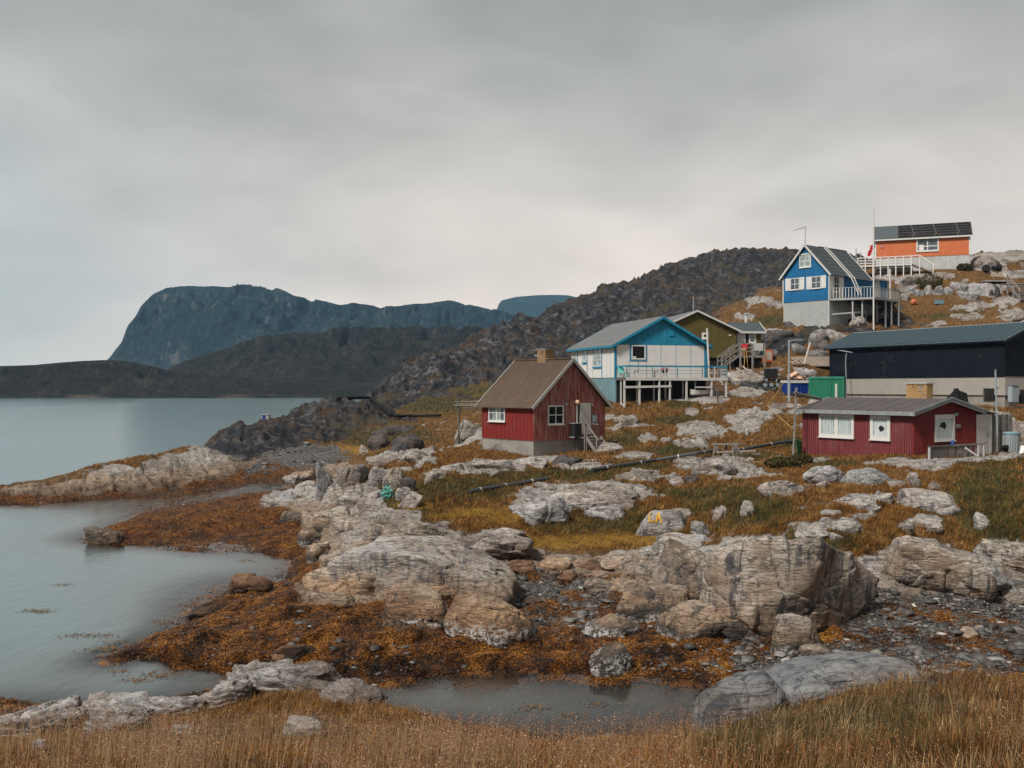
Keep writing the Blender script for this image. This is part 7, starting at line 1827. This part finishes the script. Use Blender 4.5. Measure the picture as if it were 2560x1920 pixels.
# hut and skerry on the far shore, rope heap, letters
p = W(662, 1046, 104); zg = float(ground_z(p[0], p[1])); g = empty('white_hut', (p[0], p[1], max(zg, p[2])), .1, 'tiny white hut with a blue door at the water edge', 'hut')
box('wall', M['plinth'], g, -.32, .45, -.3, .8, -1.2, .38); box('door', M['skip'], g, -.2, .08, -.34, -.302, -.25, .3); box('roof', M['fascia'], g, -.36, .49, -.36, .85, .382, .42)
rock('pale skerry in the water off the tip of the dark shore', 598, 1052, 54, 10, 'pale', 'skerry', 'rock', .6, 0, 901, n=14, D=110)
bpy.data.objects['skerry'].location.z = .35
rp = MB(); r8 = random.Random(8); p = ground_at(968, 1252)
for k in range(26):
    an = r8.uniform(0, 6.28); c = Vector((r8.uniform(-.18, .2), r8.uniform(-.2, .2), r8.uniform(-.05, .4))); R_ = r8.uniform(.06, .2); tl = r8.uniform(-.8, .8)
    rp.tube([c + Vector((R_ * math.cos(an + q), R_ * math.sin(an + q) * math.cos(tl), R_ * math.sin(an + q) * math.sin(tl) + .05 * q)) for q in np.linspace(0, 4.5, 8)], .018, 4)
tag(rp.build('rope_heap', M['turq'], None, loc=tuple(p)), 'tangled heap of turquoise rope among pale rocks', 'rope')
from mathutils.bvhtree import BVHTree
def surf(o):
    bpy.context.view_layer.update(); mw = o.matrix_world
    return BVHTree.FromPolygons([mw @ v.co for v in o.data.vertices], [tuple(q.vertices) for q in o.data.polygons])
bv = surf(LA_ROCK)
def hit(px, py):
    d = Vector(((px - 1280) / FPX, 1, (HZ - py) / FPX)).normalized(); h = bv.ray_cast(Vector((0, 0, CAM_Z)), d)
    return h[0] - d * .03 if h[0] is not None else None
def letter(strokes, ch):
    mb = MB()
    for st in strokes:
        P = [hit(*K8(x, y)) for i in range(len(st) - 1) for x, y in [(st[i][0] + (st[i + 1][0] - st[i][0]) * t, st[i][1] + (st[i + 1][1] - st[i][1]) * t) for t in np.linspace(0, 1, 9)]]
        P = [q for q in P if q is not None]
        for a, b in zip(P[:-1], P[1:]):
            if (b - a).length > 1e-4: mb.bar(a, b + (b - a) * .15, .055, .02, (0, 1, .3))
    o = mb.build('painted_letter', M['letter'], None)
    o.parent = LA_ROCK; o.matrix_parent_inverse = LA_ROCK.matrix_world.inverted()
    tag(o, 'yellow painted letter ' + ch)
letter([[(262, 376), (255, 426), (285, 423)]], 'L'); letter([[(292, 430), (304, 380), (320, 432)], [(291, 412), (318, 414)]], 'A')
# shrubs: small leaves on thin stems
def shrub(px, py, w, h, label, seed, D=None):
    p = ground_at(px, py) if D is None else W(px, py, D); m = p[1] / FPX; r = np.random.default_rng(seed)
    g = empty('shrub', tuple(p), 0, label, 'shrub'); ww, hh = w * m / 2, h * m
    st = MB()
    for k in range(9): an = r.uniform(0, 6.28); e = Vector((math.cos(an) * ww * .7, math.sin(an) * ww * .5, hh * r.uniform(.5, .9))); st.tube([(0, 0, -.1), e * .5 + Vector((0, 0, hh * .1)), e], .03, 4)
    st.build('stem', M['wood_dark'], g)
    n = 1600; q = r.normal(size=(n, 3)); q /= np.linalg.norm(q, axis=1, keepdims=True); q *= r.uniform(.45, 1, (n, 1)) ** .5 * (1 + .25 * perlin3(q[:, 0] * 2 + seed, q[:, 1] * 2, q[:, 2] * 2))[:, None]
    c = q * np.array([ww, ww * .7, hh * .62]) + np.array([0, 0, hh * .45]); c = c[c[:, 2] > -.1]; n = len(c)
    d1 = r.normal(size=(n, 3)); d1 /= np.linalg.norm(d1, axis=1, keepdims=True); d2 = r.normal(size=(n, 3)); d2 /= np.linalg.norm(d2, axis=1, keepdims=True); s = r.uniform(.05, .12, (n, 1)) * max(1, m * 25)
    V = np.stack([c - d1 * s, c + d1 * s * .3 + d2 * s * .5, c + d1 * s, c + d1 * s * .3 - d2 * s * .5], 1).reshape(-1, 3)
    C = colour_pick([(.015, .016, .006), (.05, .045, .014), (.10, .08, .025)], r.random(n), r)
    tag(link_mesh('foliage', np_mesh('foliage', V, np.arange(4 * n).reshape(n, 4), [LEAF], False, {'tint': np.repeat(C, 4, 0)}), g), kind='stuff')
SHRUBS = [(2325, 722, 62, 36, 'dark green shrub growing on top of the boulder bank', 1, None), (2412, 676, 40, 16, 'low green shrub at the base of the orange house', 2, None), (1955, 1170, 90, 26, 'dark low shrub in the turf left of the maroon cabin', 3, None), (2000, 1160, 60, 22, 'dark low shrub under the left corner of the maroon cabin', 4, None)]
LEAF = None
# ---------------------------------------------------------------- grass, weed and stones that nobody could count
def pick(weight, n, rng):
    """n random places on the ground, as many per picture area as the weight says"""
    dpy = np.abs(np.gradient(HZ + (CAM_Z - GZ) / GD * FPX, axis=0))
    nom = FPX * 5 / GD * (gv[1] - gv[0])
    run = np.minimum.accumulate(HZ + (CAM_Z - GZ) / GD * FPX, axis=0)
    hid = (HZ + (CAM_Z - GZ) / GD * FPX) > run + 14
    wgt = weight * np.clip(dpy, nom * .25, nom * 3) * (np.abs(GU) < np.where(GD < 22, .78, .60)) * np.where(hid, .12, 1.0) * np.where(np.abs(GU) > .53, .4, 1)
    c = np.cumsum(wgt.ravel()); idx = np.searchsorted(c, rng.random(n) * c[-1])
    j, i = np.unravel_index(np.clip(idx, 0, wgt.size - 1), wgt.shape)
    u = gu[i] + (rng.random(n) - .5) * (gu[1] - gu[0]); v = gv[j] + (rng.random(n) - .5) * (gv[1] - gv[0])
    Y = np.exp(v); X = u * Y
    return X, Y, bilin(GZ, u, v), j, i
def leaf_material(name, rough=.75, trans=.25):
    t = NT(name)
    c = t.attr('tint')
    b = t.bsdf(c, rough, None, .2)
    tr = t.new('ShaderNodeBsdfTranslucent'); t.l.new(c, tr.inputs[0])
    mx = t.new('ShaderNodeMixShader'); mx.inputs[0].default_value = trans
    t.l.new(b, mx.inputs[1]); t.l.new(tr.outputs[0], mx.inputs[2])
    return t.done(mx.outputs[0])
LEAF = leaf_material('grass_blades')
def blades(X, Y, Z, h, w, col_, rng, lean=.45, seg=1, wind=(.25, 0)):
    n = len(X)
    a = rng.uniform(0, 2 * math.pi, n); la = rng.uniform(0, 2 * math.pi, n)
    ln = np.abs(rng.normal(0, lean, n)) * h
    dx, dy = np.cos(la) * ln + wind[0] * h, np.sin(la) * ln + wind[1] * h
    cx, cy = np.cos(a) * w / 2, np.sin(a) * w / 2
    b = np.stack([X, Y, Z - .03 * h], -1); s = np.stack([cx, cy, 0 * cx], -1); tip = np.stack([X + dx, Y + dy, Z + h * (1 - .25 * np.clip((ln / h), 0, 1.2))], -1)
    if seg == 1:
        V = np.stack([b - s, b + s, tip], 1)
        F = np.arange(3 * n).reshape(n, 3)
        k = 3
    else:
        mid = b * .45 + tip * .55 + np.array([0, 0, 1.0]) * (h * .12)[:, None]
        V = np.stack([b - s, b + s, mid - s * .8, mid + s * .8, tip], 1)
        o = np.arange(n)[:, None] * 5
        F = np.concatenate([o + np.array([[0, 1, 3]]), o + np.array([[0, 3, 2]]), o + np.array([[2, 3, 4]])])
        k = 5
    C = np.repeat(col_, k, axis=0).reshape(n, k, 3).copy()
    return V.reshape(-1, 3), F, C.reshape(-1, 3)
def colour_pick(stops, t, rng, jit=.18):
    s = np.array(stops); n = len(s)
    x = np.clip(t, 0, .9999) * (n - 1); i = x.astype(int); f = (x - i)[:, None]
    c = s[i] * (1 - f) + s[np.minimum(i + 1, n - 1)] * f
    return c * (1 + rng.normal(0, jit, (len(c), 1)))
DRY = [(.032, .018, .008), (.10, .046, .011), (.19, .084, .017), (.27, .132, .035), (.36, .225, .095)]
GRN = [(.018, .018, .006), (.046, .042, .012), (.085, .070, .020), (.13, .105, .035)]
MSS = [(.10, .05, .008), (.20, .11, .014), (.30, .18, .025)]
r_ = np.random.default_rng(21)
grassy = sstep(1.05, 1.5, GZ) * (1 - sstep(.3, .55, ROCKM)) * (1 - m_weed) * (1 - sstep(.3, .6, m_grav)) * (GD < 150)
# turf over the slopes
turf_w = grassy * sstep(15, 18, GD) * (.45 + .55 * sstep(-.3, .3, fbm2(GX * .7, GY * .7, 4)))
X, Y, Z, j, i = pick(turf_w, 230000, r_)
patch = fbm2(X * .5 + 4, Y * .35, 4, .6); patch2 = fbm2(X * 1.7, Y * 1.2 + 9, 3, .6)
g = np.clip(m_green[j, i] * .95 + patch * .35 - .22 + .15 * (rag2[j, i] > .25), 0, 1) > r_.random(len(X)) * .9 + .05
ms = m_moss[j, i] > r_.random(len(X)) * .8 + .1
tone = np.clip(.48 + patch2 * .65 + r_.normal(0, .17, len(X)), 0, 1)
C = np.where(g[:, None], colour_pick(GRN, tone, r_), colour_pick(DRY, tone, r_))
C = np.where(ms[:, None], colour_pick(MSS, tone, r_), C)
h = (r_.uniform(.07, .20, len(X)) + .10 * np.clip(patch, 0, 1)) * np.where(ms, .3, 1) * np.where(g, 1.1, 1)
w = np.maximum(.012, Y * .00075) * r_.uniform(.6, 1.5, len(X))
V, F, C = blades(X, Y, Z, h, w, C, r_, .55)
tag(link_mesh('turf_grass', np_mesh('turf_grass', V, F, [LEAF], False, {'tint': np.clip(C, 0, 1)})), kind='stuff')
# tall dry grass in front of the camera
bare = sstep(.05, .3, fbm2(GX * .8 + 11, GY * 1.1, 4)) * (1 - sstep(900, 1100, PX))
fore_w = (1 - .85 * bare) * sstep(1.35, 1.9, GZ) * (1 - sstep(15.5, 18, GD)) * sstep(4.0, 5.0, GD) * (.25 + .75 * sstep(-.25, .25, fbm2(GX * 1.6, GY * 1.2, 4)))
X, Y, Z, j, i = pick(fore_w, 110000, r_)
pxl = 1280 + FPX * X / Y
patch = fbm2(X * .8 + 4, Y * .8, 4, .6)
dark = sstep(1650, 1900, pxl) * sstep(.0, .3, patch + .15)
patch3 = fbm2(X * 2.6 + 31, Y * 2.2, 3)
tone = np.clip(.56 + patch * .75 + patch3 * .45 + r_.normal(0, .2, len(X)) - .16 * sstep(1500, 2000, pxl), 0, 1)
g = (dark * .45 + m_green[j, i] * .35 + .10) > r_.random(len(X))
C = np.where(g[:, None], colour_pick(GRN, tone, r_), colour_pick(DRY, tone, r_))
red_ = fbm2(X * 1.1 + 90, Y * 1.1, 3)
C *= np.where((r_.random(len(X)) < .25 + .6 * sstep(0, .3, red_))[:, None], np.array([[1.0, .70, .62]]), 1.0)
straw = fbm2(X * 1.5 + 140, Y * 1.3, 3)
C = np.where((r_.random(len(X)) < .55 * sstep(.12, .3, straw))[:, None], colour_pick([(.26, .17, .07), (.42, .30, .14)], r_.random(len(X)), r_), C)
h = r_.uniform(.07, .22, len(X)) * (1 + .9 * np.clip(patch3, -.6, 1) + .4 * patch) * (.55 + .45 * sstep(850, 1150, pxl))
w = np.maximum(.0045, Y * .00042) * r_.uniform(.6, 1.5, len(X))
V, F, C = blades(X, Y, Z, h, w, C, r_, .50, 2, (.22 * fbm2(X * .9 + 60, Y * .9, 2) * 3 + .1, .2 * fbm2(X * .9, Y * .9 + 80, 2) * 3))
# seed stems
n = 5200
Xs, Ys, Zs, js, is_ = pick(fore_w * (.15 + sstep(-.1, .3, fbm2(GX * .8 + 20, GY * .8, 3))) * (.35 + .65 * (1 - sstep(1600, 1800, PX))), n, r_)
hs = r_.uniform(.24, .50, n); la = r_.uniform(0, 6.283, n); ln = np.abs(r_.normal(0, .16, n)) * hs
tip = np.stack([Xs + np.cos(la) * ln + .12 * hs, Ys + np.sin(la) * ln, Zs + hs], -1); base = np.stack([Xs, Ys, Zs - .02], -1)
wS = np.maximum(.0028, Ys * .00022)[:, None]
side = np.stack([np.ones(n), np.zeros(n), np.zeros(n)], -1) * wS
SV = np.stack([base - side, base + side, tip], 1).reshape(-1, 3); SF = np.arange(3 * n).reshape(n, 3)
st_col = colour_pick([(.16, .085, .045), (.26, .16, .08), (.38, .27, .15)], r_.random(n), r_)
SC = np.repeat(st_col, 3, 0)
K = 13
tk = r_.uniform(.68, 1.02, (n, K)); sp = r_.normal(0, 1, (n, K, 3)) * (np.array([.030, .030, .012]) * (1.25 - tk)[..., None] * 2.0)
cpt = base[:, None] * (1 - tk[..., None]) + tip[:, None] * tk[..., None] + sp
sz = np.maximum(.006, Ys * .0006)[:, None, None] * r_.uniform(.6, 1.4, (n, K, 1))
d1 = r_.normal(0, 1, (n, K, 3)); d1 /= np.linalg.norm(d1, axis=-1, keepdims=True)
d2 = r_.normal(0, 1, (n, K, 3)); d2 /= np.linalg.norm(d2, axis=-1, keepdims=True)
PV = np.stack([cpt - d1 * sz, cpt + d1 * sz, cpt + d2 * sz], 2).reshape(-1, 3); PF = np.arange(len(PV)).reshape(-1, 3)
hd_col = colour_pick([(.20, .095, .075), (.27, .15, .10), (.40, .27, .17)], r_.random(n), r_)
PC = np.repeat(hd_col, K * 3, 0)
o1 = len(V); o2 = o1 + len(SV)
V = np.concatenate([V, SV, PV]); F = np.concatenate([F, SF + o1, PF + o2]); C = np.concatenate([C, SC, PC])
tag(link_mesh('dry_grass', np_mesh('dry_grass', V, F, [LEAF], False, {'tint': np.clip(C, 0, 1)})), kind='stuff')

# ---- seaweed: heaps of small leathery straps
ww = m_weed * sstep(-.22, -.02, GZ) * (1 - sstep(.9, 1.3, GZ)) * (GD < 95) * (.25 + .75 * sstep(-.25, .2, fbm2(GX * 1.4, GY * 1.4, 4)))
n = 230000
X, Y, Z, j, i = pick(ww, n, r_)
Z = np.maximum(Z, -.02)
a = r_.uniform(0, 6.283, n); L = r_.uniform(.018, .05, n) * (1 + Y / 45); wd = L * r_.uniform(.18, .4, n)
dx, dy = np.cos(a), np.sin(a)
up = r_.uniform(-.05, .4, n) * L
b = np.stack([X, Y, Z + .004], -1)
f = np.stack([dx * L, dy * L, up], -1); s = np.stack([-dy * wd, dx * wd, r_.normal(0, .25, n) * wd], -1)
m_ = b + f * .5 + np.array([0, 0, 1.0]) * (r_.uniform(.05, .35, n) * L)[:, None]
V = np.stack([b, m_ - s, m_ + s, b + f], 1).reshape(-1, 3)
o = np.arange(n)[:, None] * 4
F = np.concatenate([o + np.array([[0, 1, 2]]), o + np.array([[1, 3, 2]])])
pt = fbm2(X * .9 + 30, Y * .6, 4, .6); pt2 = fbm2(X * 3.2, Y * 2.2, 3)
tone = np.clip(.44 + pt * 1.15 + pt2 * .45 + r_.normal(0, .16, n), 0, 1)
C = colour_pick([(.007, .003, .002), (.026, .010, .003), (.108, .036, .004), (.19, .068, .007), (.26, .115, .016)], tone, r_)
t = NT('seaweed'); WEED = t.done(t.bsdf(t.attr('tint'), .42, None, .45))
tag(link_mesh('seaweed', np_mesh('seaweed', V, F, [WEED], False, {'tint': np.clip(np.repeat(C, 4, 0), 0, 1)})), kind='stuff')
# floating scraps
cen = [(200,1588),(290,1605),(370,1640),(300,1680),(375,1685),(400,1690),(450,1545),(410,1555),(470,1390),(560,1383),(590,1375),(620,1402),(180,1592),(530,1380),(260,1590),(345,1700),(240,1626),(275,1622),(1330,1770),(1420,1790),(80,1527),(110,1529),(1500,1760),(1150,1715),(160,1462)]
sx, sy = [], []
for (x_, y_) in cen:
    D_ = FPX * CAM_Z / (y_ - HZ); k_ = int(r_.integers(25, 110))
    sx.append((x_ - 1280) / FPX * D_ + r_.normal(0, .22, k_)); sy.append(D_ + r_.normal(0, .14, k_))
sx, sy = np.concatenate(sx), np.concatenate(sy); n = len(sx)
a = r_.uniform(0, 6.283, n); L = r_.uniform(.03, .10, n)
b = np.stack([sx, sy, np.full(n, .012)], -1); f = np.stack([np.cos(a) * L, np.sin(a) * L, r_.uniform(0, .02, n)], -1); s = np.stack([-np.sin(a) * L * .3, np.cos(a) * L * .3, 0 * L], -1)
V = np.stack([b, b + f * .5 - s, b + f * .5 + s, b + f], 1).reshape(-1, 3); o = np.arange(n)[:, None] * 4
C = colour_pick([(.03, .014, .005), (.12, .05, .010), (.22, .11, .02)], r_.random(n), r_)
tag(link_mesh('floating_weed', np_mesh('floating_weed', V, np.concatenate([o + np.array([[0, 1, 2]]), o + np.array([[1, 3, 2]])]), [WEED], False, {'tint': np.repeat(C, 4, 0)})), kind='stuff')
# ---- beach stones
sw = np.clip(m_grav + .05 * m_weed + .3 * blob(MUD, .5, .6), 0, 1) * (1 - sstep(.5, .8, ROCKM)) * sstep(-.12, .05, GZ) * (GD < 110) * (GD > 18) * (.2 + .8 * sstep(-.2, .3, fbm2(GX * 1.1 + 70, GY * 1.1, 3)))
n = 13000
X, Y, Z, j, i = pick(sw, n, r_)
ico = np.array([(0,0,1)] + [(math.cos(k * 1.2566) * .894, math.sin(k * 1.2566) * .894, .447) for k in range(5)] + [(math.cos(k * 1.2566 + .628) * .894, math.sin(k * 1.2566 + .628) * .894, -.447) for k in range(5)])
icf = [(0, 1 + k, 1 + (k + 1) % 5) for k in range(5)] + [(1 + k, 6 + k, 1 + (k + 1) % 5) for k in range(5)] + [(1 + (k + 1) % 5, 6 + k, 6 + (k + 1) % 5) for k in range(5)]
icf = np.array(icf)
sz = np.minimum(r_.pareto(2.4, n) * .022 + .022, .20) * (.7 + Y / 90)
q = ico[None] * (1 + r_.normal(0, .24, (n, 11, 1))) * np.stack([r_.uniform(.7, 1.3, n), r_.uniform(.7, 1.3, n), r_.uniform(.16, .5, n)], -1)[:, None] * sz[:, None, None]
a = r_.uniform(0, 6.283, n); ca, sa = np.cos(a)[:, None], np.sin(a)[:, None]
V = np.stack([q[..., 0] * ca - q[..., 1] * sa + X[:, None], q[..., 0] * sa + q[..., 1] * ca + Y[:, None], q[..., 2] + (Z + sz * .15)[:, None]], -1).reshape(-1, 3)
F = (np.arange(n)[:, None, None] * 11 + icf[None]).reshape(-1, 3)
C = colour_pick([(.015, .014, .014), (.04, .037, .035), (.075, .068, .062), (.13, .118, .105), (.32, .30, .275)], np.clip(r_.beta(1.6, 2.2, n), 0, 1), r_)
t = NT('beach_stone'); STONE = t.done(t.bsdf(t.mix(.5, t.attr('tint'), t.mix(1.0, t.attr('tint'), t.noise(t.pos(), 12, 4, .7), 'OVERLAY')), .6, None, .35))
tag(link_mesh('beach_stones', np_mesh('beach_stones', V, F, [STONE], False, {'tint': np.clip(np.repeat(C, 11, 0), 0, 1)})), kind='stuff')
for s_ in SHRUBS: shrub(*s_)
